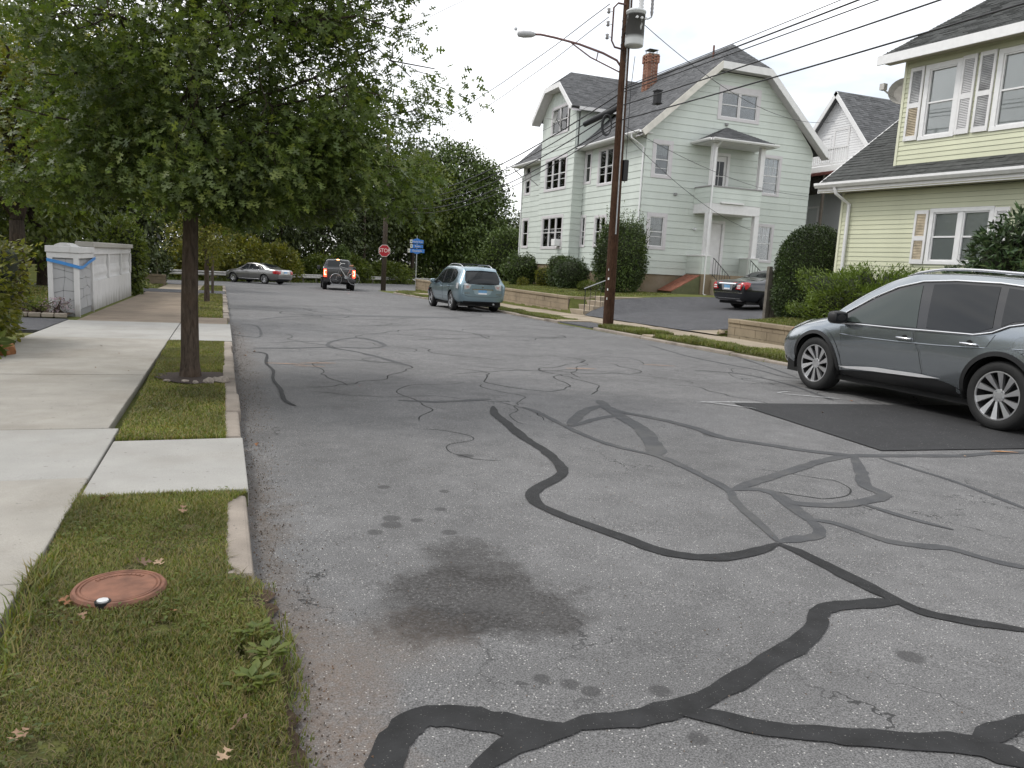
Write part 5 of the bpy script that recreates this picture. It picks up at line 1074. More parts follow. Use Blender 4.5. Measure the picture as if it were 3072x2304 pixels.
# local frame: +x into the lot, -y towards the camera along the facade
yl = Face((0, 0, 0), (0, -1, 0), (-1, 0, 0)); yu = Face((.1, 0, 0), (0, -1, 0), (-1, 0, 0)); yn = Face((0, 0, 0), (1, 0, 0), (0, 1, 0)); yun = Face((.1, -1.24, 0), (1, 0, 0), (0, 1, 0))
YL = 9.5
wall('wall', yl, [(0, 1.2), (YL, 1.2), (YL, 3.6), (0, 3.6)], M_gap, yh); wall('wall', yu, [(1.24, 4.0), (YL, 4.0), (YL, 6.5), (1.24, 6.5)], M_gap, yh)
box('foundation', (.05, -YL, -.4), (8, -.05, 1.2), M_found, yh); box('wall', (.3, -.2, 1.2), (8, -.02, 3.6), M_yellow, yh); box('wall', (.4, -1.5, 4.2), (8, -1.26, 6.5), M_yellow, yh)
def blinds(F_, W_, a0, a1, z0, z1):
    mb = MB(); z = z0
    while z < z1: F_.slab(mb, a0, a1, z, z+.018, -.10, -.075); z += .034
    o = fixn(mb.build('blind', M_blind, W_)); o['kind'] = 'stuff'
hy = [window(yh, yl, 2.38, 3.78, 1.90, 3.10, .085, M_white, 2, .5, None, 1., M_blind, mull=.1)]
hu = [window(yh, yu, 1.77, 2.60, 4.62, 6.22, .10, M_white, 1, .5, None, 1., M_blind), window(yh, yu, 3.36, 4.9, 4.62, 6.22, .10, M_white, 2, .5, None, 1., M_blind, mull=.12)]
def shutter(F_, a0, a1, z0, z1, parent, m, m2=None):
    mb = MB(); t = .05; zm = z0+(z1-z0)*.48
    F_.slab(mb, a0, a0+t, z0, z1, .02, .055); F_.slab(mb, a1-t, a1, z0, z1, .02, .055)
    for q0, q1 in ((z0, z0+.1), (zm-.05, zm+.05), (z1-.08, z1)): F_.slab(mb, a0+t, a1-t, q0, q1, .022, .053)
    s = fixn(mb.build('shutter', M_trim, parent))
    for q0, q1, mm in ((z0+.1, zm-.05, m), (zm+.05, z1-.08, m2 or m)):
        lv = MB()
        n = int((q1-q0)/.034)
        for i in range(n):
            z = q0+(q1-q0)*(i+.5)/n; v = [F_.p(a0+t, z-.014, .045), F_.p(a1-t, z-.014, .045), F_.p(a1-t, z+.012, .024), F_.p(a0+t, z+.012, .024)]
            lv.add(v+[p+Vz*.006 for p in v], [(0,1,2,3),(7,6,5,4),(0,4,5,1),(2,6,7,3)])
        o = fixn(lv.build('louvers', mm, s)); o['kind'] = 'stuff'
    bkk = MB(); F_.slab(bkk, a0+t, a1-t, z0+.08, z1-.06, .012, .02); fixn(bkk.build('shutter_back', mat('shutter_shadow', (.10, .10, .10), .9), s)); return s
M_louv = mat('louver_white', (.70, .69, .69), .5); M_louvo = mat('louver_weathered', (.50, .42, .30), .6, var=.45, scale=4); M_louvg = mat('louver_mildew', (.42, .42, .42), .6, var=.55, scale=3)
hy += [(2.03, 2.37, 1.9, 3.07), (3.79, 4.11, 1.9, 3.07)]; hu += [(1.41, 1.76, 4.64, 6.22), (2.61, 2.94, 4.64, 6.24), (2.98, 3.34, 4.64, 6.24)]
shutter(yl, 2.04, 2.36, 1.9, 3.07, yh, M_louvo); shutter(yl, 3.80, 4.10, 1.9, 3.07, yh, M_louv); shutter(yu, 1.42, 1.75, 4.64, 6.22, yh, M_louvo, M_louvg); shutter(yu, 2.62, 2.93, 4.64, 6.24, yh, M_louv); shutter(yu, 2.99, 3.33, 4.64, 6.24, yh, M_louvg)
hx = [h for h in hy if False]
ny = siding(yh, yl, 1.2, 3.56, .106, lambda z, t: (.06, YL, .06, YL), hy[:1], M_yellow, .016); ny += siding(yh, yu, 4.02, 6.42, .106, lambda z, t: (1.30, YL, 1.30, YL), hu[:2], M_yellow, .016)
ny += siding(yh, yn, 1.2, 3.56, .106, lambda z, t: (.06, 2.2, .06, 2.2), [], M_yellow, .016)
for F_, a0, z0, z1 in ((yl, 0, 1.2, 3.56), (yu, 1.24, 4.02, 6.42)):
    mb = MB(); F_.slab(mb, a0, a0+.06, z0, z1, -.05, .028); fixn(mb.build('corner_board', mat('cream_trim', (.68, .68, .52), .5), yh))
mb = MB(); yu.slab(mb, 1.22, YL, 3.99, 4.03, .0, .04); fixn(mb.build('base_flashing', M_white, yh))
# lower roof: shingle tabs; the nearest 300 are shingles of their own
def yroof(pts, tab=.24):
    d, s, n = roofplane('roof', pts, M_shing2, yh, tab=tab, exp=.14); return s
tabs = []
for pts in ([(-.42, .42, 3.76), (-.42, -YL, 3.76), (.12, -YL, 4.14), (.12, .42, 4.14)], [(.12, .42, 4.14), (.12, -1.27, 4.14), (3.9, -1.27, 6.8), (3.9, .42, 6.8)]):
    s = yroof(pts); b = 0
    for k in range(0, len(s.f), 2): tabs.append([Vector(s.v[i]) for i in range(k*3, k*3+6)])
ME = yh.matrix_basis if False else Matrix.Translation((14.26, 15.34, 0)) @ Matrix.Rotation(YA, 4, 'Z')
def vis(t): 
    p = ME @ t[0]; q = p-Vector((0, 0, CAMH)); zz = q.dot(fw); return (abs(q.dot(cr)/zz) < .68) and (abs(q.dot(cu)/zz) < .51), q.length
tv = sorted(tabs, key=lambda t: (not vis(t)[0], vis(t)[1])); rest = MB()
for i, t in enumerate(tv):
    if i < 300: mesh('shingle', t, [(0,1,2,3),(4,5,1,0)], M_shing2, yh)
    else: rest.add(t, [(0,1,2,3),(4,5,1,0)])
s = yroof([(-.32, -.82, 6.52), (-.32, -YL, 6.52), (3.9, -YL, 8.78), (3.9, -.82, 8.78)]); rest.add(s.v, s.f)
o = rest.build('shingles', M_shing2, yh); o['kind'] = 'stuff'
gutter((-.42, .45, 3.78), (-.42, -YL, 3.78), yh, s=.12); board('fascia', (-.40, .42, 3.77), (-.40, -YL, 3.77), .22, .03, (0,0,1), M_white, yh); board('rake_board', (-.42, .44, 3.76), (3.9, .44, 6.8), .16, .04, (0,0,1), M_trim, yh)
board('fascia', (-.345, -.82, 6.53), (-.345, -YL, 6.53), .2, .04, (0,0,1), M_white, yh); board('rake_board', (-.32, -.80, 6.52), (3.9, -.80, 8.78), .18, .04, (0,0,1), M_trim, yh)
def ysoffit(pts): fixn(mesh('soffit', [Vector(p) for p in pts]+[Vector(p)-Vector((0,0,.02)) for p in pts], [(0,1,2,3),(7,6,5,4),(0,4,5,1),(1,5,6,2),(2,6,7,3),(3,7,4,0)], mat('soffit_tan', (.42, .40, .30), .6), yh))
ysoffit([(-.42, .4, 3.59), (.0, .4, 3.59), (.0, -YL, 3.59), (-.42, -YL, 3.59)]); ysoffit([(-.32, -.82, 6.42), (.1, -.82, 6.42), (.1, -YL, 6.42), (-.32, -YL, 6.42)])
spout([(-.47, -.12, 3.66), (-.42, -.14, 3.52), (-.07, -.27, 3.28), (-.07, -.27, 1.0)], yh)
dm = MB(); dm.lathe([(0, 0), (.17, .03), (.30, .08), (.38, .14), (.375, .15), (.25, .07), (0, .02)], 22, Matrix.Translation((.55, -.98, 5.8)) @ Matrix.Rotation(R(48), 4, 'X') @ Matrix.Rotation(R(-48), 4, 'Y') @ Matrix.Scale(-1, 4, (0, 0, 1)) @ Matrix.Rotation(R(180), 4, 'X')); dm.tube([(.75, -1.24, 5.45), (.65, -1.1, 5.5), (.6, -1.0, 5.75)], .03, 6); dm.tube([(.6, -1.0, 5.5), (.08, -.72, 5.9)], .02, 6); dm.box((.02, -.78, 5.88), (.14, -.66, 6.02))
tag(dm.build('satellite_dish', mat('dish_white', (.48, .46, .43), .5, var=.2), yh))
print('yellow boards', ny, 'tabs', len(tabs))
# ================================================================= the white house behind
wh = empty('white_house', (28.6, 32.1, -.35), R(-90), 'white gabled house with balcony seen between green and yellow houses', 'house')
M_gsid = paintmat('grey_siding', (.42, .42, .43), .05)
wg = Face((-1.6, 0, 0), (1, 0, 0), (0, -1, 0)); hwid = 4.2; az = 10.95; ez = 8.55
wgl = Face((-3.2, 0, 0), (1, 0, 0), (0, -1, 0))
mb = MB(); z = 7.2
while z < az-.15:
    f = lambda q: (max(0, (q-ez)/(az-ez)*hwid/2), hwid-max(0, (q-ez)/(az-ez)*hwid/2)); a, b = f(z), f(z+.12)
    v = [wg.p(a[0],z,0),wg.p(a[1],z,0),wg.p(a[1],z,.02),wg.p(a[0],z,.02),wg.p(b[0],z+.118,0),wg.p(b[1],z+.118,0),wg.p(b[1],z+.118,.003),wg.p(b[0],z+.118,.003)]
    mb.add(v, [(3,2,1,0),(4,5,6,7),(0,1,5,4),(1,2,6,5),(2,3,7,6),(3,0,4,7)]); z += .12
o = fixn(mb.build('siding_boards', M_wsiding, wh)); o['kind'] = 'stuff'
wall('wall', wg, [(0, 6.8), (hwid, 6.8), (hwid, ez), (hwid/2, az-.1), (0, ez)], M_wsiding, wh, -.05)
mb = MB(); z = -.2
while z < 6.6: wgl.slab(mb, 0, 9, z, z+.117, .0, .012); z += .12
o = fixn(mb.build('siding_boards', M_gsid, wh)); o['kind'] = 'stuff'; box('wall', (-3.2, .05, -.3), (5.8, 8, 6.7), M_gsid, wh)
st2 = MB()
for p in ([(-1.95, 8, ez-.3), (-1.95, -.35, ez-.3), (.5, -.35, az+.12), (.5, 8, az+.12)], [(2.95, -.35, ez-.3), (2.95, 8, ez-.3), (.5, 8, az+.12), (.5, -.35, az+.12)]):
    d, s, n = roofplane('roof', p, M_shing, wh); st2.add(s.v, s.f)
d, s, n = roofplane('roof', [(-3.6, 9, 8.0), (-3.6, 3, 8.0), (-1.2, 3, 10.2), (-1.2, 9, 10.2)], M_shing, wh); st2.add(s.v, s.f)
o = st2.build('shingles', M_shing, wh); o['kind'] = 'stuff'
board('rake_board', (-1.95, -.37, ez-.3), (.5, -.37, az+.12), .2, .04, (0,0,1), M_white, wh); board('rake_board', (.5, -.37, az+.12), (2.95, -.37, ez-.3), .2, .04, (0,0,1), M_white, wh)
window(wh, wg, 1.02, 1.75, 7.75, 9.0, .08, M_white, 1, .5, None, .3); door(wh, wg, 2.0, 2.85, 7.35, 9.2, M_white, True, .1)
# balcony
ba = MB(); ba.box((-2.2, -1.5, 7.0), (2.9, 0, 7.25)); bal = ba.build('balcony_floor', M_white, wh); box('balcony_beam', (-2.25, -1.55, 6.86), (2.95, -1.4, 7.0), mat('red_brown_beam', (.16, .05, .04), .6), wh)
mb = MB(); mb.box((-2.2, -1.52, 8.02), (2.9, -1.42, 8.10)); mb.box((-2.2, -1.5, 7.32), (2.9, -1.44, 7.38)); mb.build('balcony_rail', M_white, bal)
bl = MB().box((-.025, -.02, 0), (.025, .02, .66)).build('baluster', M_white, bal); bl.location = (-2.1, -1.47, 7.37)
for i in range(1, 36): q = bl.copy(); C.objects.link(q); q.location = (-2.1+i*.14, -1.47, 7.37)
box('underporch', (-2.1, -1.3, 6.2), (2.8, -.05, 6.86), mat('dark_underporch', (.03, .024, .02), .9), wh)  # near-black box filling the space below the balcony
M_tim = mat('weathered_timber', (.13, .11, .09), .9, var=.2)
for a, b in (((-2.4, -1.45, 6.6), (.6, -1.45, 2.6)), ((.3, -1.43, 6.3), (-2.6, -1.43, 3.4)), ((-1.9, -1.47, -.2), (-1.9, -1.47, 6.9)), ((1.6, -1.47, -.2), (1.6, -1.47, 6.9))): MB().tube([a, b], .075, 4).build('brace', M_tim, wh)
window(wh, wgl, 2.1, 3.0, 3.9, 5.6, .1, M_trimg, 1, .5, None, .4); window(wh, wgl, 2.1, 3.0, 1.0, 2.7, .1, M_trimg, 1, .5, None, .4)
# ---------------------------------------------------------------- cars: lofted shell, panels projected onto it
def pchip(xk, yk, x):
    xk, yk = np.asarray(xk, float), np.asarray(yk, float); h = np.diff(xk); d = np.diff(yk)/h; m_ = np.zeros(len(xk)); m_[0], m_[-1] = d[0], d[-1]
    for i in range(1, len(xk)-1):
        if d[i-1]*d[i] > 0: w1, w2 = 2*h[i]+h[i-1], h[i]+2*h[i-1]; m_[i] = (w1+w2)/(w1/d[i-1]+w2/d[i])
    i = np.clip(np.searchsorted(xk, x)-1, 0, len(xk)-2); t = (x-xk[i])/h[i]
    return (2*t**3-3*t**2+1)*yk[i]+(t**3-2*t**2+t)*h[i]*m_[i]+(-2*t**3+3*t**2)*yk[i+1]+(t**3-t**2)*h[i]*m_[i+1]
def chaikin(p, n=2, closed=True, k=.22):
    for _ in range(n):
        q = []
        N = len(p)
        for i in range(N if closed else N-1):
            a, b = p[i], p[(i+1) % N]; q += [(a[0]*(1-k)+b[0]*k, a[1]*(1-k)+b[1]*k), (a[0]*k+b[0]*(1-k), a[1]*k+b[1]*(1-k))]
        p = q
    return p
class Car:
    def __init__(s, name, label, keys, wheels, paint, loc, heading, cat='car', group=None, sub=5, pitch=True, zbase=None):
        """keys: (x, zbot, zmid, zbelt, ztop, wbot, wmid, wbelt, wtop, edge drop)"""
        s.root = empty(name, loc, 0, label, cat, group); s.paint = paint; s.wheels = wheels
        hd = Vector((math.sin(heading), math.cos(heading), 0))
        if pitch:
            n = Vector((.0119*math.sin(YAW), .0119*math.cos(YAW), 1)).normalized(); fx = (hd-n*hd.dot(n)).normalized(); ly = n.cross(fx)
            s.root.rotation_euler = Matrix((fx, ly, n)).transposed().to_euler()
        else: s.root.rotation_euler = (0, 0, math.pi/2-heading)
        k = np.array(keys, float); x0, x1 = k[0, 0], k[-1, 0]
        t = np.linspace(0, 1, 150); xs_ = x0+(x1-x0)*(.5-.5*np.cos(np.pi*t))*.55+(x1-x0)*t*.45
        col = [pchip(k[:, 0], k[:, j], xs_) for j in range(1, 10)]
        zb, zm, zl, zt, wb, wm, wl, wt, e = col; rings = []
        for i in range(len(xs_)):
            pts = [(0, zb[i]), (wb[i]*.8, zb[i]), (wb[i], zb[i]+.05), (wm[i], zm[i]), (wl[i], zl[i]), (wt[i], zt[i]-e[i]), (wt[i]*.72, zt[i]-e[i]*.30), (0, zt[i])]
            P_ = [Vector(p) for p in pts]; q = []
            for j in range(len(P_)-1):
                a, b, c, d = P_[max(j-1, 0)], P_[j], P_[j+1], P_[min(j+2, len(P_)-1)]; cen = .5 if True else 0
                # centripetal-ish: limit tangents to the local chord so that edges stay tight
                L_ = (c-b).length; ta = (c-a); tb = (d-b)
                ta = ta.normalized()*min(ta.length*.5, L_*.9) if ta.length > 1e-6 else ta; tb = tb.normalized()*min(tb.length*.5, L_*.9) if tb.length > 1e-6 else tb
                for u in range(sub):
                    u_ = u/sub; q.append(b*(2*u_**3-3*u_**2+1)+ta*(u_**3-2*u_**2+u_)+c*(-2*u_**3+3*u_**2)+tb*(u_**3-u_**2))
            q.append(P_[-1]); rings.append(q)
        n = len(rings[0]); V = []; 
        for i, q in enumerate(rings):
            V += [(xs_[i], p.x, p.y) for p in q]+[(xs_[i], -p.x, p.y) for p in reversed(q[1:-1])]
        m_ = 2*n-2; F_ = [(i*m_+j, i*m_+(j+1) % m_, (i+1)*m_+(j+1) % m_, (i+1)*m_+j) for i in range(len(xs_)-1) for j in range(m_)]
        caps = [tuple(range(m_)), tuple((len(xs_)-1)*m_+j for j in reversed(range(m_)))]
        s.bvh = BVHTree.FromPolygons([Vector(v) for v in V], F_+caps)
        keep = []
        for f in F_:
            c = [V[i] for i in f]; ok = True
            for (wx, wy, wr, ar, tw) in wheels:
                if any(math.hypot(p[0]-wx, p[2]-wr) < ar for p in c) and all(abs(p[1]) > .42 for p in c) and c[0][2] < wr+ar+.05: ok = False
            if ok: keep.append(f)
        s.body = fixn(mesh('body', V, keep+caps, paint, s.root, True)); s.V = V
    def hit(s, o, d):
        r_ = s.bvh.ray_cast(Vector(o), Vector(d))
        if r_[0] is None: r2 = s.bvh.find_nearest(Vector(o)+Vector(d)*(2.2 if abs(d[1]) else 4)); return r2[0], r2[1]
        return r_[0], r_[1]
    def proj(s, a, b, ax, off):
        if ax == 'L': p, n = s.hit((a, 3, b), (0, -1, 0))
        elif ax == 'R': p, n = s.hit((a, -3, b), (0, 1, 0))
        elif ax == 'B': p, n = s.hit((-6, a, b), (1, 0, 0))
        elif ax == 'F': p, n = s.hit((6, a, b), (-1, 0, 0))
        else: p, n = s.hit((a, b, 4), (0, 0, -1))
        o = Vector({'L': (0, 1, 0), 'R': (0, -1, 0), 'B': (-1, 0, 0), 'F': (1, 0, 0), 'T': (0, 0, 1)}[ax])
        if n.dot(o) < 0: n = -n
        return p+n*off
    def patch(s, name, poly, ax, m, off=.006, g=.06, rnd=0, parent=None, both=None, smooth=True, seam=0, gapm=None):
        """polygon in the view plane projected on the shell. both: also the mirrored one"""
        p = chaikin(poly, rnd) if rnd else list(poly); d = []
        for i in range(len(p)):
            a, b = Vector(p[i]), Vector(p[(i+1) % len(p)]); k = max(1, int((b-a).length/g))
            for j in range(k): q = a.lerp(b, j/k); d.append((q.x, q.y))
        xs_ = np.array(d); lo, hi = xs_.min(0), xs_.max(0); ins = []
        gx, gy = np.meshgrid(np.arange(lo[0]+g*.5, hi[0], g), np.arange(lo[1]+g*.5, hi[1], g)); gx, gy = gx.ravel(), gy.ravel()
        if len(gx):
            k = inpoly(gx, gy, d)
            for a, b in zip(gx[k], gy[k]):
                if np.min(np.hypot(xs_[:, 0]-a, xs_[:, 1]-b)) > g*.45: ins.append((a, b))
        vs_ = [Vector(q) for q in d+ins]; nb_ = len(d)
        res = delaunay_2d_cdt(vs_, [], [list(range(nb_))], 1, 1e-5); v2, f2 = res[0], res[2]; out_ = []
        for side in ([ax] if both is None else both):
            sg = -1 if (side == 'R' and both) else 1
            V = [s.proj(q[0], q[1], side, off) if side in 'LRFBT' else None for q in v2]
            o = mesh(name, V, f2, m, parent or s.root, smooth); fixn(o)
            if o.data.polygons:                                # face outwards
                c = sum((p_.normal*p_.area for p_ in o.data.polygons), Vector()); od = Vector({'L': (0, 1, 0), 'R': (0, -1, 0), 'B': (-1, 0, 0), 'F': (1, 0, 0), 'T': (0, 0, 1)}[side])
                if c.dot(od) < 0: o.data.flip_normals()
            if seam:
                so_ = MB(); lp = [s.proj(q[0], q[1], side, .0015) for q in d]; so_.tube(lp+[lp[0]], seam, 4, False); so_.build('panel_gap', gapm or M_dark, o)
            out_.append(o)
        return out_
    def line(s, name, path, ax, m, r_=.012, off=.008, both=None, parent=None, g=.06, n=6):
        out_ = []
        for side in ([ax] if both is None else both):
            q = []
            for i in range(len(path)-1):
                a, b = Vector(path[i]), Vector(path[i+1]); k = max(1, int((b-a).length/g)); q += [a.lerp(b, j/k) for j in range(k)]
            q.append(Vector(path[-1])); out_.append(MB().tube([s.proj(p[0], p[1], side, off) for p in q], r_, n).build(name, m, parent or s.root, True))
        return out_
    def arches(s, m, wd=.05, off=.008, only=None):
        for (wx, wy, wr, ar, tw) in s.wheels:
            sd_ = 'L' if wy > 0 else 'R'; a = [R(x) for x in np.linspace(-14, 194, 30)]
            poly = [(wx+ar*math.cos(t), wr+ar*math.sin(t)) for t in a]+[(wx+(ar+wd)*math.cos(t), wr+(ar+wd)*math.sin(t)) for t in reversed(a)]
            s.patch('wheel_arch', poly, sd_, m, off, .045)
            w_ = MB(); inn = .5 if wy > 0 else -.5; o_ = wy-(.02 if wy > 0 else -.02)
            for i in range(len(a)): w_.v += [(wx+(ar+.012)*math.cos(a[i]), inn, wr+(ar+.012)*math.sin(a[i])), (wx+(ar+.012)*math.cos(a[i]), o_, wr+(ar+.012)*math.sin(a[i]))]
            for i in range(len(a)-1): w_.f.append((2*i, 2*i+1, 2*i+3, 2*i+2))
            b = len(w_.v); w_.v += [(wx+(ar+.012)*math.cos(t), inn, wr+(ar+.012)*math.sin(t)) for t in a]; w_.f.append(tuple(range(b, b+len(a))))
            w_.build('wheel_well', M_dark, s.root)
    def underside(s, x0, x1, w_, z0=.2, z1=.42): box('underbody', (x0, -w_, z0), (x1, w_, z1), M_dark, s.root)
    def fit_wheels(s, style, rimr, M_rim, M_pocket):
        proto = None
        for (wx, wy, wr, ar, tw) in s.wheels:
            sg = 1 if wy > 0 else -1; rot = Matrix.Rotation(R(-90*sg), 4, 'X')
            if proto is None:
                h = tw/2; t = MB(); t.lathe([(rimr-.01, -h*.8), (rimr+.01, -h), (wr-.03, -h*.98), (wr-.008, -h*.8), (wr, -h*.45), (wr, h*.45), (wr-.008, h*.8), (wr-.03, h*.98), (rimr+.01, h), (rimr-.005, h*.86), (rimr-.02, h*.8)], 40)
                for k in range(3): t.lathe([(wr+.0005, -h*.5+h*.5*k-.008), (wr-.006, -h*.5+h*.5*k), (wr+.0005, -h*.5+h*.5*k+.008)], 40)
                b = MB(); b.lathe([(rimr-.012, h*.82), (rimr-.02, h*.5), (rimr-.03, -h*.3), (.0, -h*.3)], 36)
                f = MB(); f.lathe([(rimr+.006, h*.84), (rimr+.004, h*.92), (rimr-.012, h*.92), (rimr-.016, h*.8)], 40)
                n = style['n']; tw_ = style.get('twist', 0); w0, w1 = style['w0'], style['w1']; pk = MB()
                for k in range(n):
                    a0 = 2*math.pi*k/n; a1 = a0+tw_
                    for (o0, o1, mbx, zz0, zz1) in ((0, 0, f, h*.62, h*.86),)+(((style['pocket'], style['pocket'], pk, h*.5, h*.76),) if style.get('pocket') else ()):
                        r0, r1 = .055, rimr-.012; c0, c1 = a0+o0, a1+o1*.55; q = []
                        for rr, cc, ww, zt in ((r0, c0, w0, zz0), (r1, c1, w1, zz1)):
                            d = Vector((math.cos(cc), math.sin(cc), 0)); e = Vector((-d.y, d.x, 0)); q += [d*rr-e*ww+Vz*zt, d*rr+e*ww+Vz*zt, d*rr+e*ww+Vz*(zt-.035), d*rr-e*ww+Vz*(zt-.035)]
                        mbx.add(q, [(0,1,5,4),(1,2,6,5),(3,0,4,7),(2,3,7,6)])
                f.lathe([(.075, h*.5), (.07, h*.66), (.03, h*.68), (0, h*.68)], 18)
                proto = (t, b, f, pk)
                bl = MB()
                for k in range(5): a = 2*math.pi*k/5+.3; bl.lathe([(.011, h*.66), (.011, h*.72), (0, h*.72)], 6, Matrix.Translation((.055*math.cos(a), .055*math.sin(a), 0)))
                meshes = None
            M_ = Matrix.Translation((wx, wy-sg*tw/2, wr)) @ rot
            if meshes is None:
                w_ = b.build('wheel', mat('brake_dark', (.008, .008, .009), .8), s.root, True); ty = t.build('tyre', M_rubber, w_, True); ri = fixn(f.build('rim', M_rim, w_)); bo = bl.build('wheel_nuts', M_steel, w_); lst = [ty, ri, bo]
                if pk.v: lst.append(fixn(pk.build('spoke_pocket', M_pocket, w_)))
                meshes = (w_, lst); w_.matrix_local = M_
            else:
                c = meshes[0].copy(); C.objects.link(c); c.parent = s.root; c.matrix_local = M_
                for o in meshes[1]: q = o.copy(); C.objects.link(q); q.parent = c
    def mirror(s, x, y, z, m, size=(.11, .10, .08), both=(1, -1)):
        for sg in both:
            bm = bmesh.new(); bmesh.ops.create_cube(bm, size=2); bmesh.ops.subdivide_edges(bm, edges=bm.edges[:], cuts=3, use_grid_fill=True)
            for v in bm.verts:
                d = v.co.normalized()*1.25; v.co = v.co.lerp(d, .6); v.co = Vector((x+v.co.x*size[0], sg*(y+v.co.y*size[1]), z+v.co.z*size[2]))
            me = bpy.data.meshes.new('mirror'); bm.to_mesh(me); bm.free(); me.materials.append(m); o = link(bpy.data.objects.new('mirror', me), s.root); fixn(o); me.polygons.foreach_set('use_smooth', [True]*len(me.polygons))
            box('mirror_glass', (x-size[0]*1.04, sg*y-size[1]*.75, z-size[2]*.7), (x-size[0]*.9, sg*y+size[1]*.75, z+size[2]*.7), M_glass, o); MB().tube([(x+.02, sg*(y-.16), z-.05), (x, sg*y, z-.03)], .03, 6).build('mirror_arm', M_dark, o)
    def plate(s, z, m=M_plate, y=0, w_=.16, h_=.08, txt=None):
        p = s.proj(y, z, 'B', .0); M_ = Matrix.Translation((p.x-.012, y, z))
        o = box('licence_plate', (-.006, -w_, -h_), (.006, w_, h_), m, s.root, M_); box('plate_band', (-.008, -w_, -h_), (-.004, w_, -h_*.35), M_white, o, M_)
def paintcol(name, col, metal=.7, rough=.32):
    m, k = newmat(name); p = k.p; p.inputs['Base Color'].default_value = tuple(col)+(1,); p.inputs['Metallic'].default_value = metal; p.inputs['Roughness'].default_value = rough
    p.inputs['Coat Weight'].default_value = 1; p.inputs['Coat Roughness'].default_value = .03
    return m
M_mach = mat('machined_alloy', (.72, .72, .73), .28, .9); M_pock = mat('pocket_grey', (.05, .052, .055), .4, .5); M_alloy = mat('silver_alloy', (.62, .62, .64), .25, .85); M_plast = mat('black_plastic', (.018, .018, .019), .55)
def handle(c, x, z, m, side, l=.11):
    p = c.proj(x, z, side, .012); d = 1 if side == 'L' else -1; mb = MB(); mb.tube([p+Vector((-l, 0, 0)), p+Vector((-l*.8, d*.025, .0)), p+Vector((l*.8, d*.025, .004)), p+Vector((l, 0, 0))], [.010, .015, .014, .009], 8)
    o = mb.build('handle', m, c.root, True); mb = MB(); mb.lathe([(.0, .0), (.05, -.0)], 14, Matrix.Translation(p+Vector((0, -d*.009, -.005))) @ Matrix.Rotation(R(-90*d), 4, 'X')); mb.build('handle_cup', M_dark, o); return o
# ---- grey crossover parked at the right
gp = paintcol('grey_metallic', (.27, .295, .315), .8, .2)
wm = [(1.41, .925, .375, .415, .235), (-1.41, .935, .375, .42, .235), (1.41, -.925, .375, .415, .235), (-1.41, -.935, .375, .42, .235)]
KM = [(-2.50, .52, .70, .98, 1.08, .50, .60, .62, .55, .05), (-2.46, .42, .70, 1.02, 1.24, .66, .76, .76, .62, .05), (-2.34, .34, .70, 1.06, 1.44, .78, .87, .85, .62, .05), (-2.1, .30, .68, 1.07, 1.565, .83, .925, .90, .63, .055), (-1.75, .28, .66, 1.05, 1.615, .85, .955, .925, .645, .06),
      (-1.2, .27, .64, 1.02, 1.655, .86, .955, .92, .66, .06), (-.5, .26, .62, 1.0, 1.685, .865, .94, .915, .675, .06), (.0, .26, .62, .99, 1.68, .865, .94, .91, .675, .06), (.35, .26, .62, .985, 1.615, .865, .94, .91, .675, .06), (.7, .26, .62, .975, 1.475, .865, .945, .905, .69, .055), (1.0, .27, .63, .965, 1.315, .865, .95, .90, .72, .05), (1.22, .28, .65, .95, 1.165, .86, .955, .895, .76, .045),
      (1.36, .29, .66, .93, 1.085, .855, .955, .89, .76, .05), (1.6, .29, .66, .90, 1.04, .84, .945, .875, .73, .05), (1.95, .28, .64, .84, .975, .80, .91, .82, .68, .05), (2.2, .27, .60, .77, .89, .72, .82, .73, .60, .05), (2.34, .28, .56, .69, .78, .60, .68, .60, .48, .04), (2.40, .34, .52, .61, .67, .42, .50, .44, .36, .03)]
mz = lambda x, y: Bc(x, y)
cm = Car('grey_suv', 'dark grey crossover with silver bladed wheels parked along the right kerb', KM, wm, gp, (8.66, 7.12, mz(8.66, 7.12)), R(1.5), group='cars parked along the right kerb', sub=9)
cm.underside(-2.2, 2.1, .8); cm.arches(M_plast, .05, .016)
for (wx, wy, wr, ar, tw) in wm:
    a = [R(x) for x in np.linspace(-10, 190, 34)]; cm.patch('wheel_arch_flare', [(wx+(ar+.03)*math.cos(t), wr+(ar+.03)*math.sin(t)) for t in a]+[(wx+(ar+.105)*math.cos(t), wr+(ar+.105)*math.sin(t)) for t in reversed(a)], 'L' if wy > 0 else 'R', gp, .008, .045)
cm.fit_wheels(dict(n=10, twist=.30, w0=.010, w1=.036), .262, M_mach, M_pock)
cr_glass = [(1.12, .985), (.95, 1.10), (.62, 1.285), (.28, 1.43), (-.02, 1.505), (-.18, 1.525), (-.32, 1.0), (.4, .985)]
LR = ('L', 'R')
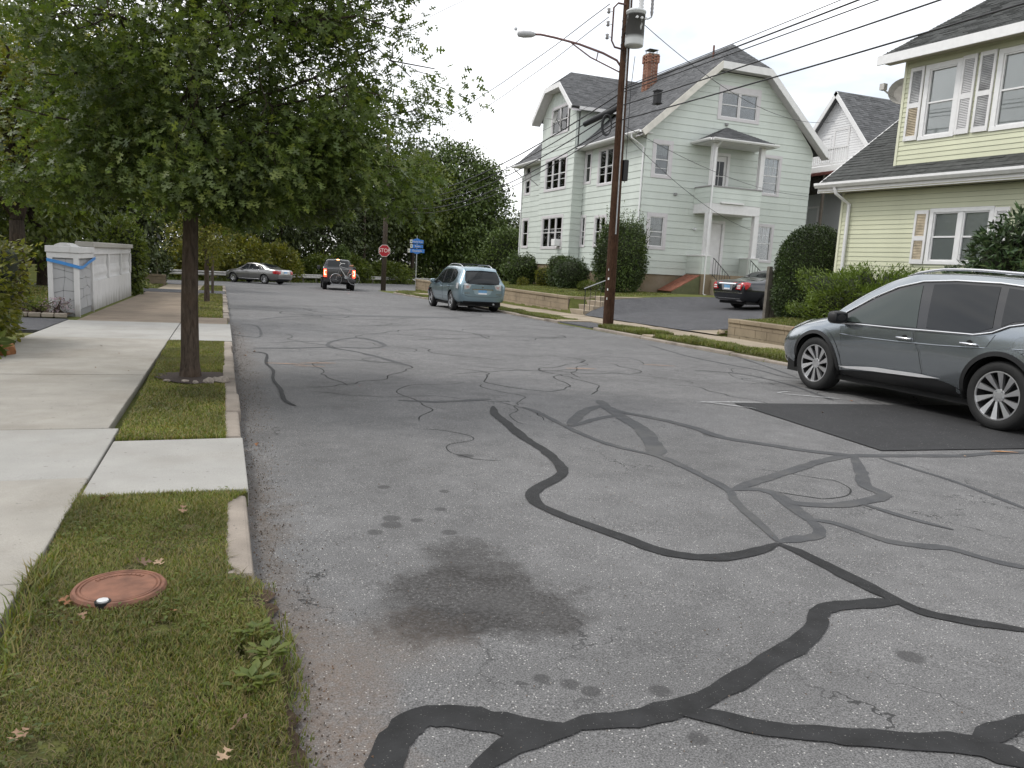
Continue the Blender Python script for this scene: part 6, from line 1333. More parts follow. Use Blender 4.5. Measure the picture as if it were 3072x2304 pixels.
# dark band behind all the side glass, then the panes
cm.patch('window_surround', [(1.18, .975), (.95, 1.12), (.6, 1.32), (.25, 1.465), (-.1, 1.545), (-.55, 1.565), (-1.1, 1.55), (-1.6, 1.50), (-2.02, 1.42), (-2.2, 1.34), (-1.95, 1.25), (-1.68, 1.155), (-1.45, 1.135), (-1.28, 1.045), (-1.05, 1.0), (0, .985)], 'L', mat('gloss_black', (.01, .01, .011), .12, coat=.5), .004, .07, both=LR)
M_fg = glassmat('front_side_glass', (.05, .062, .058))
cm.patch('window', [(.92, 1.0), (.86, 1.10), (.6, 1.265), (.28, 1.415), (-.02, 1.495), (-.12, 1.51), (-.26, 1.005), (.4, .995)], 'L', M_fg, .008, .07, both=LR)
cm.patch('window', [(-.40, 1.01), (-.27, 1.525), (-.6, 1.538), (-1.12, 1.52), (-1.24, 1.08), (-1.1, 1.03), (-1.0, 1.012)], 'L', M_glass, .008, .07, both=LR); cm.patch('window', [(-1.33, 1.10), (-1.22, 1.51), (-1.6, 1.47), (-2.0, 1.39), (-2.1, 1.33), (-1.9, 1.26), (-1.66, 1.18), (-1.46, 1.16)], 'L', M_glass, .008, .07, both=LR)
cm.line('chrome_trim', [(1.20, .97), (.95, 1.125), (.6, 1.33), (.25, 1.475), (-.1, 1.555), (-.55, 1.575), (-1.1, 1.56), (-1.6, 1.51), (-2.05, 1.425)], 'L', M_chrome, .0125, .01, both=LR); cm.line('chrome_trim', [(1.20, .965), (.6, .975), (0, .975), (-.6, .985), (-1.05, .99), (-1.26, 1.03), (-1.43, 1.11), (-1.60, 1.145), (-1.75, 1.16), (-1.95, 1.235), (-2.2, 1.335)], 'L', M_chrome, .011, .01, both=LR)
fd = [(.98, .93), (.90, .72), (.90, .42), (.92, .34), (-.40, .34), (-.42, .5), (-.36, .72), (-.26, .86), (-.22, .96), (.4, .955)]
rd = [(-.25, .96), (-.29, .86), (-.39, .72), (-.45, .5), (-.43, .34), (-.86, .34), (-.93, .47), (-1.0, .62), (-1.13, .76), (-1.22, .86), (-1.3, 1.01), (-1.1, .97), (-.7, .965)]
for side in LR:
    for nm, pl_ in (('door', fd), ('door', rd)): cm.patch(nm, pl_, side, gp, .004, .06, seam=.0035)
    handle(cm, -.12, .865, M_chrome, side); handle(cm, -1.02, .885, M_chrome, side)
cm.patch('sill_cladding', [(.96, .345), (.96, .27), (-.95, .27), (-.97, .36), (-.86, .40), (-.72, .43), (-.6, .44), (.3, .40)], 'L', M_plast, .010, .07, both=LR)
cm.patch('chrome_sill_strip', [(.93, .405), (.3, .465), (-.40, .475), (-.70, .462), (-.40, .435), (.3, .412), (.8, .39)], 'L', mat('satin_silver', (.78, .78, .79), .35, .2), .022, .06, both=LR)
cm.patch('fuel_flap', [(-1.62+.085*math.cos(t), .93+.085*math.sin(t)) for t in np.linspace(0, 6.283, 20)[:-1]], 'L', gp, .004, .05, seam=.003)
cm.patch('windscreen', [(1.16, .62), (1.16, -.62), (.42, -.56), (.42, .56)], 'T', M_glass, .006, .08); cm.patch('headlight', [(2.16, .86), (1.85, .955), (1.72, .98), (1.80, .90), (2.1, .80), (2.24, .76)], 'L', M_clear, .008, .05, both=LR); cm.patch('indicator', [(2.2, .80), (2.05, .84), (2.1, .79), (2.24, .75)], 'L', mat('amber_lens', (.6, .2, .08), .2), .012, .05, both=LR)
cm.patch('fog_lamp_trim', [(2.20, .40), (2.34, .40), (2.32, .34), (2.18, .335)], 'L', M_chrome, .012, .05, both=LR); cm.patch('grille', [(-.5, .62), (-.34, .42), (.34, .42), (.5, .62)], 'F', M_plast, .008, .08)
cm.line('swage_line', [(.95, .83), (.5, .815), (.0, .818), (-.6, .83), (-1.2, .86), (-1.6, .885), (-2.2, .90)], 'L', gp, .009, .0, both=LR); cm.mirror(.92, 1.03, 1.05, M_plast, (.075, .115, .075))
for sg in (1, -1):
    q = [cm.proj(x, sg*.60, 'T', 0) for x in np.linspace(.25, -1.95, 14)]; q = [p+Vector((0, 0, .05*min(1, 1.5*math.sin(math.pi*i/13)))) for i, p in enumerate(q)]; MB().tube(q, .017, 8).build('roof_rail', M_alloy, cm.root, True)
# ---- pale blue crossover further along the same kerb
bp = paintcol('ice_blue_metallic', (.235, .325, .375), .7, .30)
wl_ = [(1.36, .90, .36, .40, .225), (-1.36, .905, .36, .40, .225), (1.36, -.90, .36, .40, .225), (-1.36, -.905, .36, .40, .225)]
KL = [(-2.30, .46, .66, .96, 1.02, .62, .72, .72, .62, .04), (-2.27, .38, .64, .98, 1.12, .74, .84, .83, .64, .05), (-2.18, .34, .64, .99, 1.28, .78, .885, .87, .63, .06), (-2.0, .31, .64, 1.0, 1.505, .81, .91, .885, .62, .06), (-1.85, .30, .64, 1.0, 1.585, .83, .92, .89, .625, .06), (-1.4, .29, .64, .99, 1.635, .84, .925, .89, .64, .06), (-.7, .28, .62, .97, 1.66, .84, .92, .885, .65, .06), (0, .28, .62, .955, 1.65, .84, .92, .88, .65, .06), (.4, .28, .62, .945, 1.56, .84, .92, .88, .66, .06), (.8, .28, .62, .94, 1.38, .84, .92, .88, .68, .05), (1.15, .29, .63, .93, 1.14, .84, .92, .88, .74, .05), (1.4, .29, .64, .91, 1.05, .83, .92, .87, .74, .05), (1.9, .28, .62, .84, .96, .79, .88, .80, .66, .05), (2.25, .28, .56, .72, .82, .64, .72, .62, .5, .04), (2.36, .34, .52, .6, .66, .42, .5, .44, .34, .03)]
cx_, cy_ = 8.72, 28.75
cl_ = Car('blue_suv', 'pale blue crossover with roof rails parked before the block wall', KL, wl_, bp, (cx_, cy_, Bc(cx_, cy_)), R(-1.0), group='cars parked along the right kerb', sub=8)
cl_.underside(-2.1, 2.1, .78); cl_.arches(bp, .06, .010); cl_.fit_wheels(dict(n=5, w0=.05, w1=.045), .235, M_alloy, M_pock)
cl_.patch('window_surround', [(1.05, .96), (.6, 1.28), (.3, 1.43), (-.1, 1.51), (-.7, 1.53), (-1.3, 1.50), (-1.62, 1.40), (-1.72, 1.20), (-1.55, 1.06), (-1.2, 1.0), (0, .96)], 'L', M_glass, .005, .07, both=LR)
for side in LR:
    cl_.line('window_pillar', [(-.25, .97), (-.18, 1.51)], side, M_plast, .02, .004); cl_.line('window_pillar', [(-1.18, 1.0), (-1.08, 1.51)], side, M_plast, .018, .004)
    for pl_ in ([(.9, .92), (.86, .40), (-.26, .38), (-.3, .6), (-.24, .945)], [(-.27, .945), (-.33, .6), (-.29, .38), (-.85, .38), (-1.0, .68), (-1.2, .85), (-1.25, .98)]): cl_.patch('door', pl_, side, bp, .004, .07, seam=.004)
    handle(cl_, -.12, .86, bp, side); handle(cl_, -1.0, .89, bp, side)
    cl_.line('side_moulding', [(.9, .52), (-.9, .53)], side, bp, .014, .006)
cl_.patch('rear_window', [(-.68, 1.03), (-.60, 1.44), (-.5, 1.50), (.5, 1.50), (.60, 1.44), (.68, 1.03), (.4, .985), (-.4, .985)], 'B', M_glass, .008, .08, rnd=1)
for sg in (1, -1):
    cl_.patch('tail_light', [(sg*.44, .97), (sg*.5, .83), (sg*.66, .80), (sg*.705, .80), (sg*.70, 1.02), (sg*.6, 1.01)], 'B', M_clear, .012, .05); cl_.patch('tail_light', [(-2.2, 1.00), (-2.22, .80), (-2.02, .86), (-1.98, 1.04)], 'L' if sg > 0 else 'R', M_clear, .012, .05)
    cl_.patch('tail_light_lens', [(sg*.52, .93), (sg*.54, .86), (sg*.62, .85), (sg*.63, .94)], 'B', mat('pale_red_lens', (.45, .30, .28), .2), .018, .05)
    cl_.patch('reflector', [(sg*.58, .50), (sg*.58, .44), (sg*.74, .44), (sg*.78, .50)], 'B', M_red, .022, .05)
cl_.patch('tailgate', [(-.72, .96), (-.76, .62), (-.5, .55), (.5, .55), (.76, .62), (.72, .96), (.44, .96), (-.44, .96)], 'B', bp, .004, .07, seam=.005)
cl_.patch('bumper', [(-.82, .58), (-.83, .40), (.83, .40), (.82, .58), (.5, .545), (-.5, .545)], 'B', bp, .035, .07); cl_.patch('lower_bumper', [(-.72, .42), (-.66, .33), (.66, .33), (.72, .42)], 'B', M_plast, .03, .07)
cl_.patch('plate_recess', [(-.36, .80), (-.30, .66), (-.22, .62), (.22, .62), (.30, .66), (.36, .80)], 'B', mat('recess_blue', (.32, .42, .47), .3, .4), .012, .05); cl_.patch('chrome_bar', [(-.40, .835), (-.40, .80), (.40, .80), (.40, .835)], 'B', M_chrome, .028, .06)
cl_.plate(.725); cl_.patch('badge', [(-.03, .905), (-.03, .875), (.03, .875), (.03, .905)], 'B', M_chrome, .014, .05)
def carstext(c, body, y, z, size, nm='lettering'):
    p = c.proj(y, z, 'B', .012); return text(nm, body, size, M_chrome, c.root, Matrix.Translation((p.x-.004, y, z)) @ Matrix(((0, 0, -1, 0), (-1, 0, 0, 0), (0, 1, 0, 0), (0, 0, 0, 1))), .002)
carstext(cl_, 'LEXUS', .60, .68, .075); carstext(cl_, 'RX330', -.62, .66, .075)
cl_.patch('spoiler', [(-1.86, .6), (-1.86, -.6), (-2.04, -.58), (-2.04, .58)], 'T', bp, .03, .06); cl_.patch('brake_light_strip', [(-.5, 1.525), (-.5, 1.50), (.5, 1.50), (.5, 1.525)], 'B', M_plast, .02, .06)
for sg in (1, -1):
    q = [cl_.proj(x, sg*.56, 'T', 0) for x in np.linspace(.15, -1.65, 12)]; q = [p+Vector((0, 0, .065*min(1, 2*math.sin(math.pi*i/11)))) for i, p in enumerate(q)]; MB().tube(q, .017, 6).build('roof_rail', M_alloy, cl_.root, True)
for x in (-.1, -1.35): MB().tube([(x, -.56, 1.71), (x, .56, 1.71)], .014, 6).build('roof_bar', M_plast, cl_.root)
cl_.mirror(.75, 1.0, 1.02, bp, (.06, .10, .075)); MB().tube([(-2.28, -.45, .30), (-2.05, -.45, .30)], .035, 8).build('exhaust', M_steel, cl_.root); cl_.patch('windscreen', [(1.1, .6), (1.1, -.6), (.45, -.55), (.45, .55)], 'T', M_glass, .006, .08)
# ---- silver sedan on the cross street
sp = paintcol('silver_grey', (.25, .245, .24), .75, .28)
def sedan(name, label, paint, loc, heading, L_f, L_r, wb, h, w_, wr, dz=0, roof=0, gb=0, **k):
    a, ra = wb/2, -wb/2; ws = [(a, w_-.03, wr, wr+.045, .215), (ra, w_-.02, wr, wr+.045, .215), (a, -w_+.03, wr, wr+.045, .215), (ra, -w_+.02, wr, wr+.045, .215)]
    K_ = [(ra-L_r, .42, .62, .84, .90, .60, .70, .70, .62, .03), (ra-L_r+.05, .36, .62, .90, .99, .74, w_-.09, w_-.11, .70, .03), (ra-L_r+.2, .30, .62, .93, 1.045, .78, w_-.03, w_-.05, .76, .03), (ra-.25-gb, .26, .61, .94, 1.085, .80, w_, w_-.03, .78, .035), (ra+.05-gb, .25, .60, .94, 1.15, .80, w_, w_-.03, .74, .04), (ra+.45-gb*.8, .25, .60, .935, h-.13, .80, w_, w_-.035, .64, .05), (ra+.85-gb*.5, .24, .60, .93, h-.035, .80, w_, w_-.035, .58, .055), (-.15, .24, .60, .925, h, .80, w_, w_-.035, .585, .055), (.3, .24, .60, .92, h-.02, .80, w_, w_-.035, .59, .055), (a-.85, .24, .60, .91, h-.13, .80, w_, w_-.04, .62, .05), (a-.4, .24, .60, .90, 1.09, .80, w_, w_-.04, .70, .045), (a-.1, .25, .60, .88, .995, .80, w_, w_-.05, .72, .04), (a+.4, .25, .58, .82, .92, .76, w_-.04, w_-.1, .68, .04), (a+L_f-.15, .26, .52, .70, .78, .66, w_-.2, w_-.26, .54, .03), (a+L_f, .34, .50, .58, .63, .45, .55, .46, .38, .02)]
    c = Car(name, label, K_, ws, paint, loc, heading, **k); c.underside(ra-L_r+.3, a+L_f-.3, .75); c.arches(paint, .055, .008)
    g0 = ra+.42
    c.patch('window_surround', [(a-.5, .94), (a-.9, 1.20), (.3, h-.11), (-.15, h-.09), (ra+.9-gb*.5, h-.125), (ra+.5-gb, h-.24), (ra+.22-gb, 1.02), (ra+.35-gb*.5, .965), (0, .95)], 'L', M_plast, .005, .07, both=LR)
    c.patch('window', [(a-.6, .965), (a-.92, 1.17), (.3, h-.14), (.08, h-.13), (.03, .97)], 'L', M_glass, .009, .07, both=LR); c.patch('window', [(-.04, .97), (.0, h-.125), (-.3, h-.12), (ra+.85, h-.16), (ra+.62, h-.26), (ra+.42, 1.0), (ra+.48, .98)], 'L', M_glass, .009, .07, both=LR)
    c.line('chrome_trim', [(a-.5, .94), (0, .945), (ra+.35, .96), (ra+.2, 1.02), (ra+.5, h-.23)], 'L', M_chrome, .01, .008, both=LR)
    for sd_ in LR:
        for pl_ in ([(a-.42, .89), (a-.45, .36), (.05, .34), (.0, .6), (.05, .92)], [(.02, .92), (-.03, .6), (.02, .34), (ra+.48, .34), (ra+.40, .66), (ra+.24, .82), (ra+.3, .935)]): c.patch('door', pl_, sd_, paint, .004, .08, seam=.004)
        handle(c, .18, .80, paint, sd_); handle(c, -.85, .82, paint, sd_)
    c.line('sill_strip', [(a-.45, .33), (ra+.45, .33)], 'L', M_chrome, .016, .012, both=LR)
    c.patch('rear_window', [(ra+.62-gb*.7, .54), (ra+.62-gb*.7, -.54), (ra+.14-gb, -.62), (ra+.14-gb, .62)], 'T', M_glass, .008, .07, rnd=1); c.patch('windscreen', [(a-.42, .62), (a-.42, -.62), (a-1.0, -.55), (a-1.0, .55)], 'T', M_glass, .006, .08); c.mirror(a-.75, w_+.04, .97, paint, (.06, .10, .065))
    return c
fx_, fy_ = 2.3, 57.8
cf = sedan('silver_sedan', 'silver grey sedan driving left along the far cross street', sp, (fx_, fy_, Bc(fx_, fy_)+.01), R(-47), .95, 1.12, 2.73, 1.455, .915, .335, gb=.22)
cf.fit_wheels(dict(n=10, w0=.018, w1=.02), .225, M_alloy, M_pock)
M_clr = mat('pale_lens', (.75, .72, .7), .2)
for sg in (1, -1):
    sd_ = 'L' if sg > 0 else 'R'; cf.patch('tail_light', [(sg*.50, .92), (sg*.54, .72), (sg*.74, .70), (sg*.78, .90)], 'B', M_red, .014, .05); cf.patch('tail_light', [(-2.45, .93), (-2.46, .72), (-2.15, .74), (-2.08, .86), (-2.2, .95)], sd_, M_red, .012, .05)
    cf.patch('headlight', [(2.1, .74), (1.75, .83), (1.8, .72), (2.1, .64)], sd_, M_clear, .01, .06)
cf.patch('chrome_bar', [(-.42, .97), (-.42, .915), (.42, .915), (.42, .97)], 'B', M_chrome, .015, .06); cf.plate(.80); cf.patch('bumper_strip', [(-.7, .44), (-.7, .40), (.7, .40), (.7, .44)], 'B', M_chrome, .015, .06); cf.patch('lower_bumper', [(-.7, .38), (-.65, .30), (.65, .30), (.7, .38)], 'B', M_plast, .015, .06)
# ---- black sedan in the driveway
kp = paintcol('black_gloss', (.012, .014, .018), .3, .15)
sx_, sy_ = 19.85, 23.72
cs_ = sedan('black_sedan', 'glossy black sedan parked nose in on the driveway beside the green house', kp, (sx_, sy_, drive_z(18.4, 23.7)+.06), R(87), .86, 1.2, 3.035, 1.475, .935, .345, gb=.1, pitch=False)
cs_.root.rotation_euler = (R(0), R(-1.2), math.pi/2-R(87))
cs_.fit_wheels(dict(n=7, w0=.03, w1=.035), .235, M_alloy, M_pock)
for sg in (1, -1):
    sd_ = 'L' if sg > 0 else 'R'; cs_.patch('tail_light', [(sg*.47, .74), (sg*.62, .93), (sg*.76, .97), (sg*.80, .88), (sg*.74, .72)], 'B', M_red, .014, .05); cs_.patch('tail_light', [(-2.68, .97), (-2.62, .73), (-2.48, .84), (-2.40, .955), (-2.5, .99)], sd_, M_red, .013, .05)
    for z0 in (.765, .835): cs_.patch('reverse_lens', [(sg*.55, z0), (sg*.55, z0+.035), (sg*.72, z0+.045), (sg*.72, z0+.005)], 'B', M_clr, .02, .05)
    cs_.patch('exhaust', [(sg*.48, .37), (sg*.48, .32), (sg*.70, .33), (sg*.70, .385)], 'B', M_chrome, .02, .05)
cs_.patch('chrome_bar', [(-.46, .945), (-.46, .91), (.46, .91), (.46, .945)], 'B', M_chrome, .02, .06); cs_.plate(.80); cs_.patch('plate_frame', [(-.32, .90), (-.26, .69), (.26, .69), (.32, .90)], 'B', mat('frame_grey', (.2, .2, .21), .4), .008, .06); cs_.patch('bumper_strip', [(-.78, .62), (-.78, .60), (.78, .60), (.78, .62)], 'B', M_chrome, .012, .06); cs_.patch('bumper_strip', [(-.7, .42), (-.7, .405), (.7, .405), (.7, .42)], 'B', M_chrome, .014, .06); cs_.line('side_moulding', [(1.0, .42), (-1.1, .42)], 'L', M_chrome, .008, .008, both=LR)
# ---- black pickup waiting at the junction
kp2 = paintcol('black_pickup_paint', (.02, .02, .022), .4, .28)
wt_ = [(1.78, .97, .40, .47, .27), (-1.78, .97, .40, .47, .27), (1.78, -.97, .40, .47, .27), (-1.78, -.97, .40, .47, .27)]
KP = [(-2.92, .52, .80, 1.22, 1.30, .86, .96, .93, .88, .02), (-2.88, .50, .80, 1.24, 1.32, .90, .99, .96, .90, .02), (-2.2, .46, .80, 1.25, 1.33, .92, 1.0, .97, .90, .02), (-1.0, .46, .80, 1.25, 1.335, .92, 1.0, .97, .90, .02), (-.86, .46, .80, 1.25, 1.36, .92, 1.0, .97, .88, .03), (-.78, .46, .80, 1.25, 1.80, .92, 1.0, .97, .72, .06), (-.6, .46, .80, 1.25, 1.90, .92, 1.0, .97, .70, .06), (.0, .46, .80, 1.24, 1.94, .92, 1.0, .97, .71, .06), (.6, .46, .80, 1.23, 1.90, .92, 1.0, .97, .72, .06), (1.1, .46, .80, 1.21, 1.60, .92, 1.0, .96, .78, .05), (1.45, .46, .80, 1.18, 1.33, .92, 1.0, .96, .84, .04), (2.4, .46, .80, 1.10, 1.22, .90, .98, .92, .80, .04), (2.75, .5, .75, .95, 1.08, .84, .9, .84, .72, .03), (2.82, .56, .70, .85, .95, .76, .8, .74, .62, .02)]
tx_, ty_ = 6.95, 51.0
ct = Car('black_pickup', 'black pickup with brake lights lit waiting at the stop sign', KP, wt_, kp2, (tx_, ty_, Bc(tx_, ty_)+.006), R(5), cat='truck')
ct.underside(-2.7, 2.5, .55, .38, .6); ct.arches(kp2, .07, .012); ct.fit_wheels(dict(n=6, w0=.04, w1=.05), .245, M_alloy, M_pock)
ct.patch('tailgate', [(-.74, 1.27), (-.74, .74), (.74, .74), (.74, 1.27)], 'B', kp2, .012, .1, seam=.006); ct.patch('bumper', [(-.95, .72), (-.95, .52), (.95, .52), (.95, .72)], 'B', mat('dark_bumper', (.02, .02, .02), .5), .10, .1); box('bumper_top', (-3.03, -.95, .52), (-2.9, .95, .72), mat('dark_bumper'), ct.root)
for sg in (1, -1):
    tl = ct.patch('tail_light', [(sg*.77, 1.26), (sg*.77, .80), (sg*.93, .80), (sg*.93, 1.26)], 'B', M_redon, .015, .06)[0]
    p = ct.proj(sg*.85, 1.06, 'B', .02)
    for (y0, y1, z0, z1) in ((.88, .915, .92, 1.20), (.80, .88, 1.16, 1.20), (.80, .88, .92, .96)): box('brake_lamp', (p.x-.01, min(sg*y0, sg*y1), z0), (p.x+.004, max(sg*y0, sg*y1), z1), M_redhot, tl)
v = [(-.86, -.66, 1.38), (-.86, .66, 1.38), (-.82, .60, 1.80), (-.82, -.60, 1.80)]; fixn(mesh('rear_window', v+[(a+.03, b, c) for a, b, c in v], [(0,1,2,3),(7,6,5,4),(0,4,5,1),(1,5,6,2),(2,6,7,3),(3,7,4,0)], M_glass, ct.root))
box('high_brake_light', (-.80, -.08, 1.865), (-.72, .08, 1.905), M_redhot, ct.root); box('cargo_lamp', (-.79, -.22, 1.868), (-.71, -.08, 1.902), M_clear, ct.root); box('cargo_lamp', (-.79, .08, 1.868), (-.71, .22, 1.902), M_clear, ct.root)
ct.mirror(.95, 1.14, 1.33, M_plast, (.06, .10, .12)); ct.patch('window', [(.95, 1.28), (.6, 1.72), (-.6, 1.76), (-.7, 1.28)], 'L', M_glass, .008, .1, both=LR); ct.plate(.64)
text('lettering', 'TITAN', .10, mat('badge_orange', (.45, .14, .05), .4), ct.root, Matrix.Translation((-2.945, .0, .92)) @ Matrix(((0, 0, -1, 0), (-1, 0, 0, 0), (0, 1, 0, 0), (0, 0, 0, 1))), .002)
# ---- bicycle on the pickup's rear rack
hdg = R(5); fwd = Vector((math.sin(hdg), math.cos(hdg), 0)); rgt = Vector((math.cos(hdg), -math.sin(hdg), 0))
bo = Vector((tx_, ty_, Bc(tx_, ty_)))-fwd*3.16
bk = empty('bicycle', bo, -hdg, 'silver road bicycle hanging on the rack behind the black pickup', 'bicycle')
M_bike = mat('bike_grey', (.28, .28, .28), .35, .6); M_bikew = mat('bike_white', (.7, .7, .68), .4)
def bikewheel(x, z, y=0, r_=.345):
    t = MB(); t.lathe([(r_-.014, -.013), (r_, -.008), (r_+.006, 0), (r_, .008), (r_-.014, .013), (r_-.014, -.013)], 40, Matrix.Translation((x, y, z)) @ Matrix.Rotation(R(90), 4, 'X')); w_ = t.build('wheel', M_alloy, bk, True)
    s_ = MB()
    for k in range(14): a = 2*math.pi*k/14; s_.tube([(x+.02*math.cos(a+1), y, z+.02*math.sin(a+1)), (x+(r_-.01)*math.cos(a), y, z+(r_-.01)*math.sin(a))], .0025, 3)
    s_.build('spokes', M_steel, w_); h = MB(); h.tube([(x, y-.05, z), (x, y+.05, z)], .02, 8); h.build('hub', M_steel, w_)
bikewheel(.84, .77, 0); bikewheel(-.22, .72, .06)
def tb(n, *p, r_=.017, m=M_bike): MB().tube(p, r_, 8).build(n, m, bk)
hd_, bb, st_ = (.02, 0, 1.42), (.38, 0, .86), (.60, 0, 1.34)
tb('down_tube', hd_, bb, r_=.02, m=M_bikew); tb('seat_tube', bb, (.66, 0, 1.46)); tb('top_tube', (.0, 0, 1.50), st_); tb('chain_stay', bb, (.84, 0, .77), r_=.011); tb('seat_stay', st_, (.84, 0, .77), r_=.01); tb('fork', (-.02, 0, 1.56), (.0, 0, 1.38), (-.22, .06, .72), r_=.014)
tb('stem', (-.02, 0, 1.56), (.06, 0, 1.66), (.16, 0, 1.68), m=M_bikew); tb('handlebar', (.1, -.2, 1.68), (.16, 0, 1.69), (.1, .2, 1.68), (.02, .21, 1.74), r_=.014, m=M_bikew); tb('handlebar', (.16, 0, 1.69), (.3, -.05, 1.68), r_=.014, m=M_bikew); tb('seat_post', (.66, 0, 1.46), (.68, 0, 1.54))
sd2 = MB(); sd2.tube([(.56, 0, 1.55), (.66, 0, 1.57), (.80, 0, 1.57)], [.022, .045, .065], 8); sd2.build('saddle', mat('tan_saddle', (.36, .17, .09), .6), bk); cr2 = MB(); cr2.lathe([(.09, -.02), (.10, -.01), (.09, 0), (.02, 0)], 20, Matrix.Translation(bb) @ Matrix.Rotation(R(90), 4, 'X')); cr2.tube([bb, (.5, -.06, .75)], .01, 5); cr2.build('crank', M_steel, bk)
rk = MB(); rk.tube([(.15, .55, .55), (.15, .08, .62), (.15, .06, 1.3)], .025, 6); rk.tube([(.15, .06, 1.25), (.15, -.02, 1.25)], .02, 6); rk.tube([(-.15, .5, .6), (.4, .5, .6)], .02, 6); tag(rk.build('bike_rack', M_black), 'black hitch rack carrying the bicycle behind the pickup', 'rack').matrix_world = Matrix.Translation(bo) @ Matrix.Rotation(-hdg, 4, 'Z')
# ---------------------------------------------------------------- white wall with pillar on the left
ww = empty('white_wall', (-2.76, 17.9, 0), 0, 'white painted ornamental wall with pillar, baluster panels and blue tape', 'wall')
def pm(name, col, dirtz, amt):
    m, k = newmat(name); P = k.pos(); sep = k.n('SeparateXYZ'); k.l(P, sep.inputs[0])
    c = k.ramp(k.noise(2.2, 6, P, .65), [(.3, tuple(q*.88 for q in col)), (.7, col)])
    st_ = k.noise(4.5, 5, k.scaled(P, (1, 1, .3)), .7); h = k.math('ADD', sep.outputs[2], k.math('MULTIPLY', st_, -.9))
    c = k.mix(k.ramp(k.math('ADD', h, 1.), [(max(0, dirtz+.55), amt), (max(.01, dirtz+1.), 0.)]), c, (.13, .105, .075)); c = k.mix(k.ramp(k.noise(6, 5, k.scaled(P, (1, 1, .15)), .7), [(.58, 0.), (.8, .3)]), c, (.30, .27, .22))
    k.l(c, k.p.inputs['Base Color']); k.p.inputs['Roughness'].default_value = .75; k.bump(k.noise(22, 4, P), .2, .01); return m
M_ww = pm('weathered_white', (.70, .69, .68), -.27, .8); M_wg = pm('pillar_grey', (.46, .46, .465), -.75, .3); M_cap = pm('cap_stone', (.42, .40, .36), -2, 0)
zb = Bc(-2.8, 19)-.15; zt = 1.27
# pillar: two faces of grey panel with white corner posts (front faces the camera, side the street)
px0, px1, py0, py1 = -.52, .0, 0.0, 1.85
pil = MB().box((px0, py0+.03, zb), (px1-.03, py1, zt-.2)).build('pillar', mat('pillar_joint', (.27, .27, .27), .9), ww)
for x, y in ((-.06, .0), (-.52, .0), (-.06, 1.85)): mb = MB(); mb.box((x-.01, y-.02, zb), (x+.085, y+.09, zt-.2)); bevel(mb.build('corner_post', M_ww, pil), .01)
for z0, z1, o in ((zt-.22, zt-.11, .02), (zt-.11, zt+.02, .04)): mb = MB(); mb.box((px0-o, py0-o, z0), (px1+o+.02, py1+.06, z1)); bevel(mb.build('cornice', M_ww, pil), .012)
mb = MB()
for i in range(9): t = i/8; mb.v += [(px0+.1+.34*t, py0-.03, zt+.02+.07*math.sin(math.pi*t)), (px0+.1+.34*t, py0+.9, zt+.02+.07*math.sin(math.pi*t))]
mb.f = [(2*i, 2*i+1, 2*i+3, 2*i+2) for i in range(8)]+[tuple(range(0, 18, 2)), tuple(range(17, 0, -2))]; fixn(mb.build('cap', M_ww, pil))
# crazy-paving joints modelled as raised flat stones on the pillar faces
r = np.random.default_rng(3)
def crazy(F_, a0, a1, z0, z1, n, parent, m):
    """irregular flat stones: cells of a jittered grid"""
    nx_, nz_ = n; gx = [[(a0+(a1-a0)*i/nx_+(0 if i in (0, nx_) else r.uniform(-.3, .3)*(a1-a0)/nx_), z0+(z1-z0)*j/nz_+(0 if j in (0, nz_) else r.uniform(-.33, .33)*(z1-z0)/nz_)) for i in range(nx_+1)] for j in range(nz_+1)]
    for j in range(nz_):
        for i in range(nx_):
            q = [gx[j][i], gx[j][i+1], gx[j+1][i+1], gx[j+1][i]]; c = (sum(p[0] for p in q)/4, sum(p[1] for p in q)/4); q = [(p[0]+(c[0]-p[0])*.035, p[1]+(c[1]-p[1])*.05) for p in q]
            q = chaikin(q, 1, True, .06); n_ = len(q); d = .012+r.uniform(0, .006)
            v = [F_.p(a, z, d) for a, z in q]+[F_.p(a, z, -.01) for a, z in q]; fixn(mesh('facing_stone', v, [tuple(range(n_))]+[(k, n_+k, n_+(k+1) % n_, (k+1) % n_) for k in range(n_)], m, parent))
crazy(Face((px0, .03, 0), (1, 0, 0), (0, -1, 0)), .08, .45, zb+.1, zt-.23, (2, 6), pil, M_wg); crazy(Face((-.03, 0, 0), (0, 1, 0), (1, 0, 0)), .09, 1.8, zb+.35, zt-.23, (3, 5), pil, M_wg)
M_tape = mat('blue_tape', (.06, .26, .62), .5, var=.08, scale=12)
q = [(px0-.015, -.05, .98), (-.25, -.045, .92), (.045, -.04, .845), (.06, .3, .84), (.055, 1.1, .93), (.07, 1.95, 1.02)]; mb = MB()
for p in q: mb.v += [(p[0], p[1]-.0, p[2]), (p[0]+.001, p[1], p[2]+.065)]
mb.f = [(2*i, 2*i+2, 2*i+3, 2*i+1) for i in range(len(q)-1)]; tp = mb.build('blue_tape', M_tape, None); tp.location = (-2.76, 17.9, 0); tag(tp, 'strip of bright blue tape stretched round the white pillar', 'tape'); tp.modifiers.new('s', 'SOLIDIFY').thickness = .003
